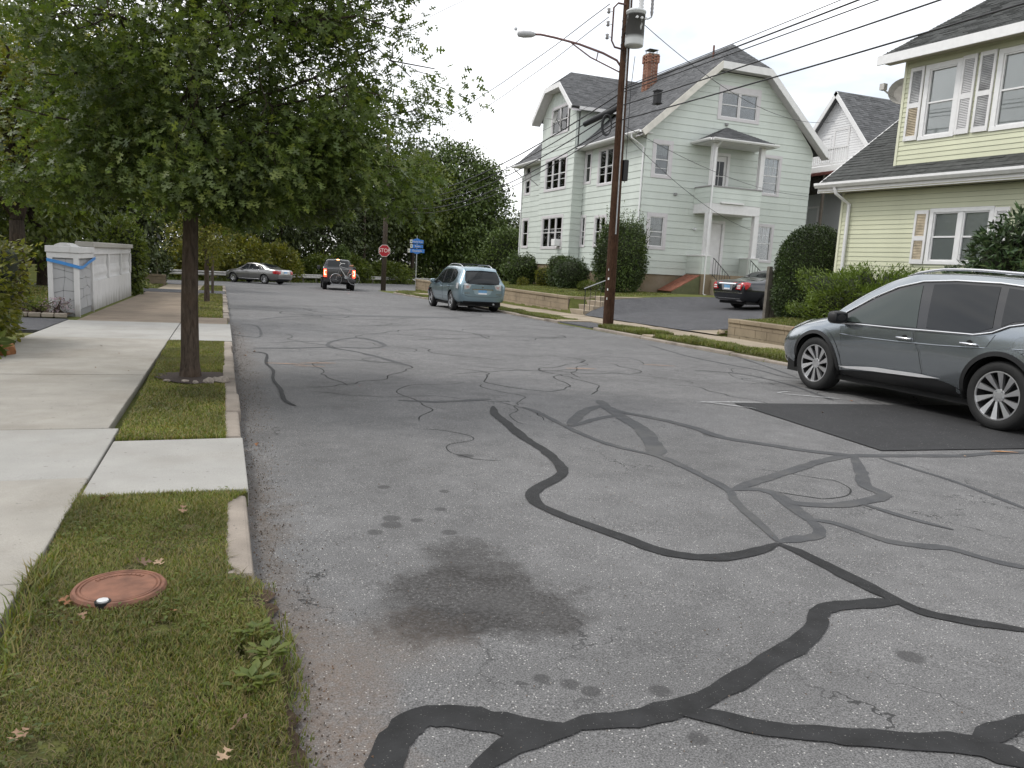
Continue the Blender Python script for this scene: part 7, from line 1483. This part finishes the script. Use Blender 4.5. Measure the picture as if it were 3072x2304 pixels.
# wall run with baluster panels
y0, y1 = 1.95, 10.05; zl = .52
wl2 = Face((-.02, 0, 0), (0, 1, 0), (1, 0, 0))
mb = MB(); wl2.slab(mb, y0, y1, zb-.3, zl, -.2, 0); fixn(mb.build('wall_base', M_ww, ww)); mb = MB(); wl2.slab(mb, y0-.1, y1+.05, zt+.02, zt+.14, -.3, .08); bevel(fixn(mb.build('coping', M_cap, ww)), .015); mb = MB(); wl2.slab(mb, y0, y1, zt-.14, zt+.02, -.2, .015); fixn(mb.build('top_rail', M_ww, ww))
ps = [1.95, 4.7, 7.35, 9.85]
for p in ps: mb = MB(); wl2.slab(mb, p, p+.22, zl, zt-.14, -.2, .02); bevel(fixn(mb.build('wall_post', M_ww, ww)), .01)
bprof = [(.05, 0), (.05, .03), (.035, .05), (.06, .14), (.065, .2), (.04, .3), (.032, .38), (.045, .5), (.05, .54), (.05, .61)]
b0 = MB().lathe(bprof, 10).build('baluster', M_ww, ww, True); b0.location = (-.09, ps[0]+.40, zl); first = True
for a, b in zip(ps[:-1], ps[1:]):
    n = 14
    for i in range(n):
        y = a+.30+(b-a-.38)*i/(n-1)
        if first: b0.location = (-.09, y, zl); first = False
        else: c = b0.copy(); C.objects.link(c); c.location = (-.09, y, zl)
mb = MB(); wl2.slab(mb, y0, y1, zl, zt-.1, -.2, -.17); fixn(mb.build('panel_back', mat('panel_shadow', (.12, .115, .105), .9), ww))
mb = MB(); wl2.slab(mb, y0, y1, .82, .87, -.15, -.045); fixn(mb.build('panel_rail', M_ww, ww))
# ---------------------------------------------------------------- block retaining walls on the right
def blockwall(name, label, F_, a0, a1, zf, topf, bl, bh, parent_m=M_block, cap=.1, group=None, th=.22):
    w_ = tag(empty(name), label, 'wall', group); o = None; a = a0; z0 = min(zf(a0), zf(a1))-.15; row = 0; n = 0
    z = z0
    zmax = max(topf(a0), topf(a1), topf((a0+a1)/2))
    while z < zmax:
        a = a0-(bl/2 if row % 2 else 0)
        while a < a1:
            s0, s1 = max(a, a0), min(a+bl, a1); zt_ = min(z+bh, topf((s0+s1)/2))
            if s1-s0 > .05 and zt_-z > .03 and zt_ > min(zf(s0), zf(s1))-.1:
                d = random.uniform(-.006, .006); mb = MB(); F_.slab(mb, s0+.004, s1-.004, z+.004, zt_-.004, -th, d); fixn(mb.build('block', parent_m, w_)); n += 1
            a += bl
        z += bh; row += 1
    if cap:
        a = a0
        while a < a1-.01:
            s1 = min(a+bl*2, a1); zt_ = topf((a+s1)/2); mb = MB(); F_.slab(mb, a+.004, s1-.004, zt_, zt_+cap, -th-.03, .035); bevel(fixn(mb.build('coping_stone', parent_m, w_)), .012); a = s1
    mb = MB(); F_.slab(mb, a0, a1, z0, min(topf(a0), topf(a1), topf((a0+a1)/2))-.01, -th+.01, -.012); fixn(mb.build('mortar', mat('mortar_dark', (.10, .085, .065), .95), w_))
    return w_
F1 = Face((12.12, 0, 0), (0, 1, 0), (-1, 0, 0))
zf1 = lambda a: Bc(12.1, a)+.1
blockwall('block_wall', 'long tan block retaining wall along the sidewalk before the green house lawn', F1, 26.35, 36.0, zf1, lambda a: .28, .42, .2, group='block walls'); blockwall('block_wall', 'lower far stretch of tan block wall behind the pale blue crossover', F1, 36.0, 50.9, zf1, lambda a: .10, .42, .2, group='block walls')
F1r = Face((12.12, 26.35, 0), (1, 0, 0), (0, -1, 0)); blockwall('block_wall', 'short return of the tan block wall beside the iron railed steps', F1r, .225, 1.3, lambda a: -.3, lambda a: .28, .42, .2, group='block walls')
F2 = Face((12.42, 0, 0), (0, 1, 0), (-1, 0, 0)); blockwall('block_wall', 'low cracked block wall with coping in front of the juniper', F2, 8.0, 16.9, lambda a: Bc(12.4, a)+.1, lambda a: .22, .42, .2, group='block walls'); F2r = Face((12.42, 16.9, 0), (1, 0, 0), (0, 1, 0)); blockwall('block_wall', 'short end return of the low cracked wall at the driveway', F2r, .0, 1.7, lambda a: -.15, lambda a: .18, .42, .2, group='block walls')
# broken lumps at the corner of the low wall
for i, (x, y, s) in enumerate([(12.30, 16.98, .10), (12.36, 17.08, .08)]): stone('stone', x, y, Bc(x, y)+.13+.05*(1-i), (s, s, s*.7), ['broken block lump at the corner of the low cracked wall, upper', 'broken block lump at the corner of the low cracked wall, lower'][i], M_block, 60+i, group='broken wall lumps')
# steps with iron railing between wall and driveway
stp = empty('steps', (12.15, 24.9, 0), 0, 'short flight of concrete steps beside the block wall with iron railing', 'steps')
for i in range(3): mb = MB(); mb.box((.0+.34*i, .1, -.6), (.0+.34*(i+1)+.02, 1.4, Bc(12.2, 25)+.1+.17*(i+1))); bevel(mb.build('step', M_concR, stp), .012)
rl_ = empty('iron_railing', (12.15, 24.9, 0), 0, 'black iron railing sloping beside the steps by the utility pole', 'railing')
z0 = Bc(12.2, 25)+.1; mb = MB(); mb.tube([(-.05, .12, z0+.95), (1.05, .12, z0+1.38)], .02, 6); mb.build('top_rail', M_steel, rl_); 
for i in range(6): x = .0+1.05*i/5; zz = z0+.97+.43*i/5; zl_ = z0+.05+.5*max(0, i-1)/5; MB().tube([(x, .12, zl_), (x, .12, zz)], .016 if i in (0, 5) else .009, 6).build('baluster', M_black, rl_)
# ---------------------------------------------------------------- stockade fence by the yew
fn = empty('stockade_fence', (14.45, 18.0, 0), 0, 'weathered grey stockade fence between black sedan and yew dome', 'fence')
M_fence = mat('grey_fence_wood', (.15, .135, .115), .95, var=.3, scale=9, bump=.5)
me0 = None
for i in range(40):
    x = .06+i*.105; z1 = 1.55+.04*math.sin(i*1.7); g0 = drive_z(14.45+x, 18)-.05; hh = z1-g0*0
    if i % 1 == 0:
        o = MB().add([(-.047,-.012,0),(.047,-.012,0),(.047,.012,0),(-.047,.012,0),(-.047,-.012,1.62),(.047,-.012,1.62),(.047,.012,1.62),(-.047,.012,1.62),(0,-.012,1.72),(0,.012,1.72)], [(3,2,1,0),(0,1,5,8,4),(2,3,7,9,6),(1,2,6,9,8,5),(3,0,4,8,9,7)]).build('picket', M_fence, fn) if me0 is None else bpy.data.objects.new('picket', me0)
        if me0 is None: me0 = o.data
        else: link(o, fn)
        o.location = (x, 0, g0+random.uniform(-.04, .02)); o.rotation_euler = (0, random.uniform(-.015, .015), 0)
for z in (.5, 1.35): box('fence_rail', (0, .013, z), (4.2, .05, z+.09), M_fence, fn)
box('fence_post', (-.06, -.05, drive_z(14.4, 18)-.1), (.05, .06, 1.75), M_fence, fn)
# ---------------------------------------------------------------- guardrail
gr = empty('guardrail', (0, 0, 0), 0, 'steel guardrail with wooden posts along the far side of the cross street', 'guardrail')
gp_ = [(-30, 47), (-14, 53.6), (-4, 56.6), (-.65, 59.1), (5.2, 65.3), (12.6, 75.6), (21.6, 85), (35.6, 93.2), (60, 100)]
pr_w = [(0, .0), (.05, .05), (.05, .1), (0, .15), (0, .17), (.05, .22), (.05, .27), (0, .31)]
for (ax_, ay_), (bx_, by_) in zip(gp_[:-1], gp_[1:]):
    d = Vector((bx_-ax_, by_-ay_, 0)); L_ = d.length; d.normalize(); n = Vector((d.y, -d.x, 0)); v = []
    for (x, y) in ((ax_, ay_), (bx_, by_)): v += [(x+n.x*p, y+n.y*p, Bc(x, y)+.36+q*1.05) for p, q in pr_w]
    k = len(pr_w); mesh('rail', v, [(i, i+1, k+i+1, k+i) for i in range(k-1)], mat('rail_steel', (.40, .39, .37), .6, .5, var=.25, scale=3), gr)
    if ax_ < -10 or ax_ > 22: continue
    nn = int(L_/1.9)
    for i in range(nn): t = i/nn; x, y = ax_+(bx_-ax_)*t-n.x*.1, ay_+(by_-ay_)*t-n.y*.1; box('post', (x-.07, y-.07, Bc(x, y)-.1), (x+.07, y+.07, Bc(x, y)+.72), M_fence, gr)
grass('grass', [(-14, 52.8), (-4, 55.9), (-.65, 58.3), (5.6, 64.9), (13, 75), (22, 84.5), (36, 92.6), (35, 95), (20.5, 87), (11.5, 78), (3.5, 68), (-2, 62), (-14, 57)], 14000, .3, ML_mid, .0, .025, 41, patchy=.4)
# ---------------------------------------------------------------- low block wall and signs far left
F3 = Face((-4.2, 40.2, 0), (1, 0, 0), (0, -1, 0)); blockwall('block_wall', 'low tan block wall at the far left corner beyond the driveway', F3, 0, 1.7, lambda a: Bc(-3, 40)+.1, lambda a: .02, .42, .2, group='block walls')
def post(name, x, y, h, r_, m, n=8): return MB().tube([(x, y, Bc(x, y)-.2), (x, y, Bc(x, y)+h)], r_, n).build(name, m)
ys_ = empty('yield_sign', (-3.0, 42, 0), 0, 'grey back of a triangular sign on a thin post, far left corner', 'sign')
b0_ = Bc(-3, 42); MB().tube([(0, 0, b0_-.1), (0, 0, b0_+2.55)], .03, 6).build('post', mat('post_rust', (.2, .17, .11), .7), ys_)
v = [(-.20, 0, b0_+2.55), (.20, 0, b0_+2.55), (.16, 0, b0_+2.2), (0, 0, b0_+1.85), (-.16, 0, b0_+2.2)]; mb = MB(); mb.prism([(a, c) for a, b, c in v], -.006, .006, Matrix.Rotation(R(90), 4, 'X')); fixn(mb.build('sign_face', M_steel, ys_))
fs = empty('far_sign', (-.3, 63.6, 0), 0, 'small white sign board among the bushes behind the guardrail', 'sign')
b1_ = Bc(-.3, 63.6); MB().tube([(0, 0, b1_), (0, 0, b1_+3.4)], .04, 6).build('post', M_steel, fs); box('sign_face', (-.36, -.05, b1_+2.75), (.36, -.03, b1_+3.45), M_white, fs); mb = MB().prism([(-.2, 0), (.2, 0), (.05, .35)], -.004, .004, Matrix.Translation((0, -.055, b1_+2.9)) @ Matrix.Rotation(R(90), 4, 'X')); fixn(mb.build('sign_mark', M_steel, fs))
# ---------------------------------------------------------------- stop sign on its pole, street names
spx, spy = 10.1, 51.7; sz = Bc(spx, spy)
pl2 = tag(MB().tube([(spx, spy, sz-.2), (spx+.05, spy, sz+5), (spx+.1, spy, sz+10.4)], [.17, .15, .12], 12).build('utility_pole', M_pole2, None, True), 'far wooden utility pole carrying the stop sign at the corner', 'pole', 'utility poles')
box('meter_box', (-.1, -.24, 0), (.12, -.13, .55), mat('box_grey', (.5, .5, .5), .5), pl2).location = (spx+.02, spy, sz+5.35)
vd = Vector((-spx, -spy, 0)).normalized(); rz_ = math.atan2(vd.y, vd.x)+math.pi/2+R(12)
sg_ = empty('stop_sign', (spx-.03, spy-.22, sz+2.66), rz_, 'red octagonal stop sign fixed to the far utility pole', 'sign')
oct_ = [(.385*math.cos(R(22.5+45*i))/math.cos(R(22.5)), .385*math.sin(R(22.5+45*i))/math.cos(R(22.5))) for i in range(8)]; RX = Matrix.Rotation(R(90), 4, 'X')
fixn(MB().prism(oct_, 0, .006, RX).build('sign_border', mat('sign_white', (.8, .76, .72), .4), sg_)); fixn(MB().prism([(x*.93, y*.93) for x, y in oct_], .007, .012, RX).build('sign_face', mat('sign_red', (.42, .012, .025), .4), sg_)); text('lettering', 'STOP', .36, mat('sign_white'), sg_, Matrix.Translation((0, -.016, .005)) @ RX, .003, sx=.88)
nx2, ny2 = 12.5, 52.5; nz = Bc(nx2, ny2); rz2 = math.atan2(-ny2, -nx2)+math.pi/2+R(4)
ns = empty('street_sign', (nx2, ny2, nz), rz2, 'post with three stacked blue street name signs at the corner', 'sign')
MB().tube([(0, 0, -.2), (0, 0, 3.6)], .035, 8).build('post', M_steel, ns); MB().tube([(0, 0, 3.6), (0, 0, 3.88)], [.03, .008], 8).build('finial', M_steel, ns)
M_blue = mat('sign_blue', (.045, .20, .60), .4, var=.1, scale=10); M_swhite = mat('sign_white')
for (z, x0, x1, wd, tx, sz_) in ((3.43, -.46, .44, .25, 'Beecher Street', .17), (3.12, -.44, .42, .23, 'Richelieu', .17), (2.81, -.60, .52, .26, 'Glenwood Av', .19)):
    b = bevel(box('name_blade', (x0, -.045, z-wd/2), (x1, -.03, z+wd/2), M_blue, ns), .01); box('emblem_panel', (x0-.02, -.05, z-wd/2), (x0+.14, -.046, z+wd/2), M_swhite, b); box('emblem', (x0+.03, -.054, z-.06), (x0+.09, -.051, z+.06), mat('emblem_green', (.08, .25, .12), .5), b); t_ = text('lettering', tx, sz_, M_swhite, b, Matrix.Translation(((x0+.14+x1)/2, -.05, z)) @ RX, .002, sx=.62)
fixn(MB().prism([(-.26, 0), (.26, 0), (.12, .07), (0, .10), (-.12, .07)], -.0, .012, Matrix.Translation((0, -.032, 3.555)) @ RX).build('name_blade_crest', M_blue, ns)); fixn(MB().prism([(-.26, 0), (0, -.1), (.26, 0)], -.0, .012, Matrix.Translation((0, -.032, 2.68)) @ RX).build('name_blade_crest', M_blue, ns))
tag(MB().tube([(14.2, 83.5, Bc(14, 83)), (14.1, 83.5, 9.5)], [.16, .12], 8).build('utility_pole', M_pole2, None, True), 'grey utility pole standing among the far trees left of the stop sign', 'pole', 'utility poles')
tag(MB().tube([(-.35, 31.7, Bc(0, 31)-.1), (-.35, 31.7, Bc(0, 31)+3.6)], .05, 8).build('sign_post', M_pole2, None), 'thin dark post behind the small street tree', 'post')
# ---------------------------------------------------------------- near utility pole
ux, uy = 10.16, 19.33; uz = Bc(ux, uy)+.05
up_ = empty('utility_pole', (ux, uy, uz), 0, 'tall brown wooden utility pole with transformer and street light arm', 'pole', 'utility poles')
def L0(x, y, z): return (x-ux, y-uy, z-uz)
MB().tube([(0, 0, -.3), (0, 0, .1), (-.03, 0, 3), (-.07, 0, 6.5), (-.11, 0, 11.5)], [.155, .15, .14, .125, .105], 16).build('pole_shaft', M_pole, up_, True)
for i, z in enumerate((1.35, 1.05, .8, 1.6)): box('paper_scrap', (-.16, -.06+.01*i, z), (-.13, -.02, z+.06), M_white, up_, Matrix.Rotation(R(20), 4, 'Z'))
MB().tube([(-.04, -.15, 2.6), (-.07, -.135, 6), (-.1, -.125, 9.5)], .018, 6).build('cable_guard', M_steel, up_); MB().tube([(.16, -.06, 4.0), (.15, -.06, 6.5), (.2, -.06, 7.3)], .008, 6).build('riser_cable', M_wire, up_); box('pole_box', (.08, -.12, 4.05), (.22, .05, 4.6), M_wire, up_)
tr = MB(); ty0 = -.33; trc = Matrix.Translation((-.0, ty0, 0))
tr.lathe([(0, 7.45), (.235, 7.46), (.245, 7.5), (.245, 8.28), (.262, 8.29), (.262, 8.33), (.2, 8.37), (0, 8.39)], 28, trc)
M_tr, kt = newmat('transformer_paint'); Pt = kt.obj(); sx_n = kt.n('SeparateXYZ'); kt.l(Pt, sx_n.inputs[0])
pe = kt.noise(3.4, 5, kt.scaled(Pt, (1.6, 1.6, .7)), .6); hz_ = kt.math('MULTIPLY', kt.ramp(kt.math('SUBTRACT', sx_n.outputs[2], 7.0), [(.62, 0.), (.72, 1.)]), kt.ramp(kt.math('SUBTRACT', sx_n.outputs[2], 7.4), [(.82, 1.), (.86, 0.)]))
kt.l(kt.mix(kt.math('MULTIPLY', kt.ramp(pe, [(.36, 0.), (.40, 1.)]), hz_), (.58, .59, .59), (.05, .048, .046)), kt.p.inputs['Base Color']); kt.p.inputs['Roughness'].default_value = .5
tf_ = tr.build('transformer', M_tr, up_, True)
def bushing(x, y, z, h, r_, parent, m): MB().lathe([(r_*.5, 0)]+[(r_*(1 if i % 2 else .72), h*(i+1)/10) for i in range(9)]+[(0, h)], 12, Matrix.Translation((x, y, z))).build('bushing', m, parent, True)
M_por = mat('porcelain', (.62, .62, .62), .3); bushing(.12, ty0-.02, 8.36, .42, .075, tf_, M_por); MB().tube([(.12, ty0, 8.7), (.12, ty0, 9.1)], [.09, .085], 12).build('arrester', M_por, tf_); bushing(.46, ty0, 8.28, .5, .045, tf_, mat('brown_porcelain', (.25, .24, .24), .4)); MB().tube([(.24, ty0, 8.18), (.36, ty0, 8.2), (.46, ty0, 8.26)], .018, 6).build('bracket', M_steel, tf_)
for a in (-.12, .02, .14): MB().lathe([(.03, 0), (.035, .05), (.0, .06)], 8, Matrix.Translation((a, ty0-.26, 8.1)) @ Matrix.Rotation(R(90), 4, 'X')).build('terminal', M_por, tf_)
# secondary rack with spool insulators
rkx = -.52; MB().tube([(-.1, -.05, 8.55), (rkx+.12, -.05, 8.55), (rkx, -.05, 8.42), (rkx, -.05, 7.6), (rkx+.1, -.05, 7.45), (-.1, -.05, 7.42)], .025, 6).build('secondary_rack', mat('rack_rust', (.10, .05, .045), .7), up_)
for z in (8.32, 8.0, 7.68): MB().lathe([(.02, -.07), (.05, -.05), (.03, 0), (.05, .05), (.02, .07)], 10, Matrix.Translation((rkx-.14, -.05, z))).build('insulator', mat('brown_porcelain'), up_, True); MB().tube([(rkx, -.05, z), (rkx-.14, -.05, z)], .01, 5).build('bracket', M_steel, up_)
for k in range(4): MB().tube([(-.12, -.1, 8.3-.2*k), (-.3, -.16, 8.1-.2*k), (-.22, -.14, 7.8-.18*k), (-.1, -.12, 7.7-.2*k)], .009, 5).build('jumper_wire', M_wire, up_)
# street light
def lp(D): return [Vector(q) for q in D]
hx_, hy_, hz2 = L0(7.75, 20.35, 7.56)
arm = [(-.1, .05, 6.85), (-.25, .1, 7.05), (-.6, .25, 7.22), (-1.2, .5, 7.42), (-1.8, .76, 7.56), (hx_+.25, hy_-.12, 7.62), (hx_+.1, hy_-.05, 7.62)]
MB().tube([(a, b, c+uz*0+.12) for a, b, c in arm], .03, 8).build('light_arm', mat('arm_brown', (.16, .09, .085), .6, .2), up_, True); MB().tube([(-.1, .05, 6.85), (-.9, .38, 7.22), (-1.45, .6, 7.60)], .018, 6).build('arm_brace', mat('arm_brown'), up_); MB().tube([(-.75, .32, 7.15), (-.72, .3, 7.40)], .015, 5).build('arm_strut', mat('arm_brown'), up_)
lh = MB(); dirl = Vector((hx_, hy_, 0)).normalized(); prof = [(-.02, .05, .04), (.08, .11, .075), (.3, .13, .09), (.44, .10, .07), (.47, .03, .03)]; 
for (a, w_, h_) in prof:
    c = Vector((hx_+.1, hy_-.05, 7.74))+dirl*a; sd3 = Vector((-dirl.y, dirl.x, 0))
    for i in range(12): t = 2*math.pi*i/12; lh.v.append(tuple(c+sd3*w_*math.cos(t)+Vz*h_*math.sin(t)*(1 if math.sin(t) > 0 else 1.1)))
for i in range(len(prof)-1):
    for k in range(12): lh.f.append((i*12+k, i*12+(k+1) % 12, (i+1)*12+(k+1) % 12, (i+1)*12+k))
lh.f += [tuple(range(12)), tuple(reversed(range(len(lh.v)-12, len(lh.v))))]; lo = fixn(lh.build('lamp_head', mat('lamp_grey', (.45, .45, .46), .5), up_, True)); MB().lathe([(.045, 0), (.045, .06), (0, .07)], 12, Matrix.Translation((hx_+dirl.x*.4, hy_+dirl.y*.4, 7.83))).build('photocell', M_steel, lo)
# hanging coil and splice case
cl2 = MB()
for k in range(5):
    rr = .27-.012*k; cl2.tube([(-.50+.015*k+rr*.5*.93*math.cos(t), -.05-rr*.5*.36*math.cos(t)+.02*k, 5.45+rr*math.sin(t)) for t in np.linspace(0, 6.283, 33)], .016, 5, False)
tag(cl2.build('cable_coil', M_wire), 'black cable coil hanging left of the near utility pole', 'cable').location = (ux, uy, uz)
sc2 = MB(); sc2.tube([(-.15, .1, 5.95), (-.3, .45, 5.85), (-.62, 1.1, 5.62)], [.06, .09, .07], 10); tag(sc2.build('splice_case', M_wire, None, True), 'black splice case hung on the cables beside the near utility pole', 'cable box').location = (ux, uy, uz)
tb2 = MB(); tb2.box((.42, -1.0, 5.98), (.56, -.82, 6.3)); 
for i in range(4):
    for j in range(2): tb2.box((.40+.05*i, -1.03, 5.96+.32*j), (.425+.05*i, -.8, 5.99+.32*j))
tag(tb2.build('terminal_box', M_wire), 'black terminal box strapped to the cables right of the near pole', 'cable box').location = (ux, uy, uz)
# ---------------------------------------------------------------- overhead wires, one object each
def wire(a, b, sag, r_, label, n=22, name='cable', wob=0):
    a, b = Vector(a), Vector(b); pts = []
    for i in range(n+1):
        t = i/n; p = a.lerp(b, t); p.z -= sag*4*t*(1-t); p.z += wob*math.sin(t*40)*(1 if 0 < i < n else 0); pts.append(p)
    return tag(MB().tube(pts, r_, 5).build(name, M_wire, None, True), label, 'cable', 'overhead cables')
PZ = lambda z: (ux-.08, uy-.02, z)
nearp = (10.4, -22)
for (z, z2, rr, sg3, lb) in ((6.22, 7.0, .017, .35, 'thick telephone cable running right from the near pole, topmost bundle'), (6.27, 7.25, .009, .3, 'thin wire strapped to the topmost bundle right of the near pole'), (6.14, 6.8, .012, .38, 'second cable of the topmost bundle right of the near pole'), (5.80, 6.45, .015, .38, 'middle black cable running right from the near pole'), (5.42, 5.95, .016, .4, 'lowest black cable running right from the near pole')):
    wire(PZ(z), (nearp[0], nearp[1], z2), sg3, rr, lb, 40)
for (z, z2, rr, sg3, lb) in ((6.15, 6.3, .020, .9, 'uppermost thick cable sagging from near pole to stop sign pole'), (5.95, 6.15, .016, 1.0, 'second cable sagging from near pole to stop sign pole'), (5.75, 5.95, .018, 1.1, 'third cable sagging from near pole to stop sign pole'), (5.45, 5.75, .018, 1.15, 'fourth cable sagging from near pole to stop sign pole'), (5.35, 5.6, .014, 1.25, 'lowest cable sagging from near pole to stop sign pole')):
    wire(PZ(z), (spx, spy, sz+z2), sg3, rr, lb, 30)
wire((ux-.62, uy, 8.30), (spx+.1, spy, sz+9.6), .5, .012, 'upper power line running left from the insulator rack', 26, wob=.01); wire((ux-.62, uy, 7.98), (spx+.1, spy, sz+8.9), .6, .010, 'lower power line running left from the insulator rack', 26, wob=.01); wire((ux-.1, uy, 10.6), (2.2, 40, 9.2), .2, .008, 'thin diagonal wire crossing the sky left of the near pole', 20)
wire((ux+.15, uy-.4, 7.85), (29.5, 32.6, 9.6), .9, .010, 'service wire drooping from the transformer across the green gable', 26); wire((ux, uy, 5.15), (22.9, 30.1, 3.6), .35, .008, 'low service wire from near pole to the green house porch', 20); wire((ux, uy, 5.32), (26, 30.2, 5.4), .4, .008, 'upper service wire from near pole across the green gable', 20); wire((ux-.1, uy, 5.9), (17.05, 32.3, 6.95), .25, .010, 'service wire from near pole to the green house conduit', 16); wire((ux-.1, uy, 6.3), (16.1, 46, 8.6), .2, .007, 'thin wire running behind the green house dormer from the near pole', 16)
# ---------------------------------------------------------------- rusty cover in the near verge
cv = empty('utility_cover', (COVER[0], COVER[1], Bc(COVER[0], COVER[1])+.075), 0, 'round rusty iron utility cover set in the near grass verge', 'cover'); M_cov = mat('rusty_iron', (.19, .085, .052), .75, var=.4, scale=11, bump=.35)
MB().lathe([(.165, -.03), (.165, .03), (.158, .04), (.148, .041), (.144, .035), (.140, .041), (.134, .041), (.131, .036), (.126, .040), (0, .040)], 48).build('cover_lid', M_cov, cv, False)
MB().lathe([(.1655, .018), (.166, .032), (.157, .0425), (.150, .0428)], 20, Matrix.Rotation(R(-35), 4, 'Z')).build('worn_rim', mat('worn_metal', (.28, .25, .23), .5, .5, var=.3, scale=12), cv) if False else None
MB().lathe([(.02, .0), (.02, .048), (.0, .05)], 8, Matrix.Translation((-.04, -.135, 0))).build('lid_bolt', M_por, cv); MB().lathe([(.028, .0), (.028, .043), (.021, .043)], 12, Matrix.Translation((-.04, -.135, 0))).build('bolt_recess', M_dark, cv)
rz3 = MB()
for i in range(11):
    a = R(140-9*i); rz3.box((-.006, -.007, 0), (.006, .007, .004), Matrix.Translation((.108*math.cos(a), .108*math.sin(a), .039)) @ Matrix.Rotation(a-math.pi/2, 4, 'Z'))
rz3.build('raised_marks', M_cov, cv)
# ---------------------------------------------------------------- fallen leaves and litter
def fallen(x, y, z, s, label, m, seed, T=T_oak, F=F_oak, group='fallen leaves'):
    rr = random.Random(seed); o = mesh('fallen_leaf', [(a-.5, b, c*2+.12*math.sin(6*a+seed)) for a, b, c in T], F, m); o.location = (x, y, z); o.scale = (s, s, s); o.rotation_euler = (rr.uniform(-.3, .3), rr.uniform(-.3, .3), rr.uniform(0, 6.28)); return tag(o, label, 'leaf', group)
M_dl = [mat('dead_leaf_%d' % i, c, .8, var=.25, scale=60) for i, c in enumerate([(.22, .10, .045), (.26, .16, .10), (.13, .08, .05), (.32, .22, .14)])]
for i, (x, y, s, lb) in enumerate([(-.58, 4.32, .09, 'brown fallen leaf near the top left corner of the near verge'), (-.19, 4.05, .09, 'tan star-shaped fallen leaf in the middle of the near verge'), (-.31, 3.36, .13, 'curled brown leaf lying just behind the rusty cover'), (-.25, 3.33, .10, 'second curled leaf behind the rusty cover, right'), (-.54, 3.01, .09, 'pale leaf left of the rusty cover'), (-.46, 2.87, .06, 'grey scrap in front of the rusty cover'), (.04, 2.06, .10, 'orange brown leaf low on the verge beside the road'), (.0, 1.92, .08, 'pale leaf at the bottom edge of the verge'), (-.17, 2.84, .07, 'brown leaf right of and below the rusty cover'), (-.5, 2.15, .10, 'brown leaf low on the left part of the verge')]):
    fallen(x, y, Bc(x, y)+.115, s*.62, lb, M_dl[i % 4], i)
for i in range(18):
    x = random.choice([random.uniform(.15, .5), random.uniform(-2.6, -.8), random.uniform(.2, 8)]); y = random.uniform(2.5, 17); zz = Bc(x, y)+(.012 if x > .14 else .115)
    fallen(x, y, zz, random.uniform(.025, .06), 'small dry leaf scrap lying on the pavement or road' , M_dl[i % 4], 100+i, T_leaf, F_leaf, 'leaf scraps on pavement and road')
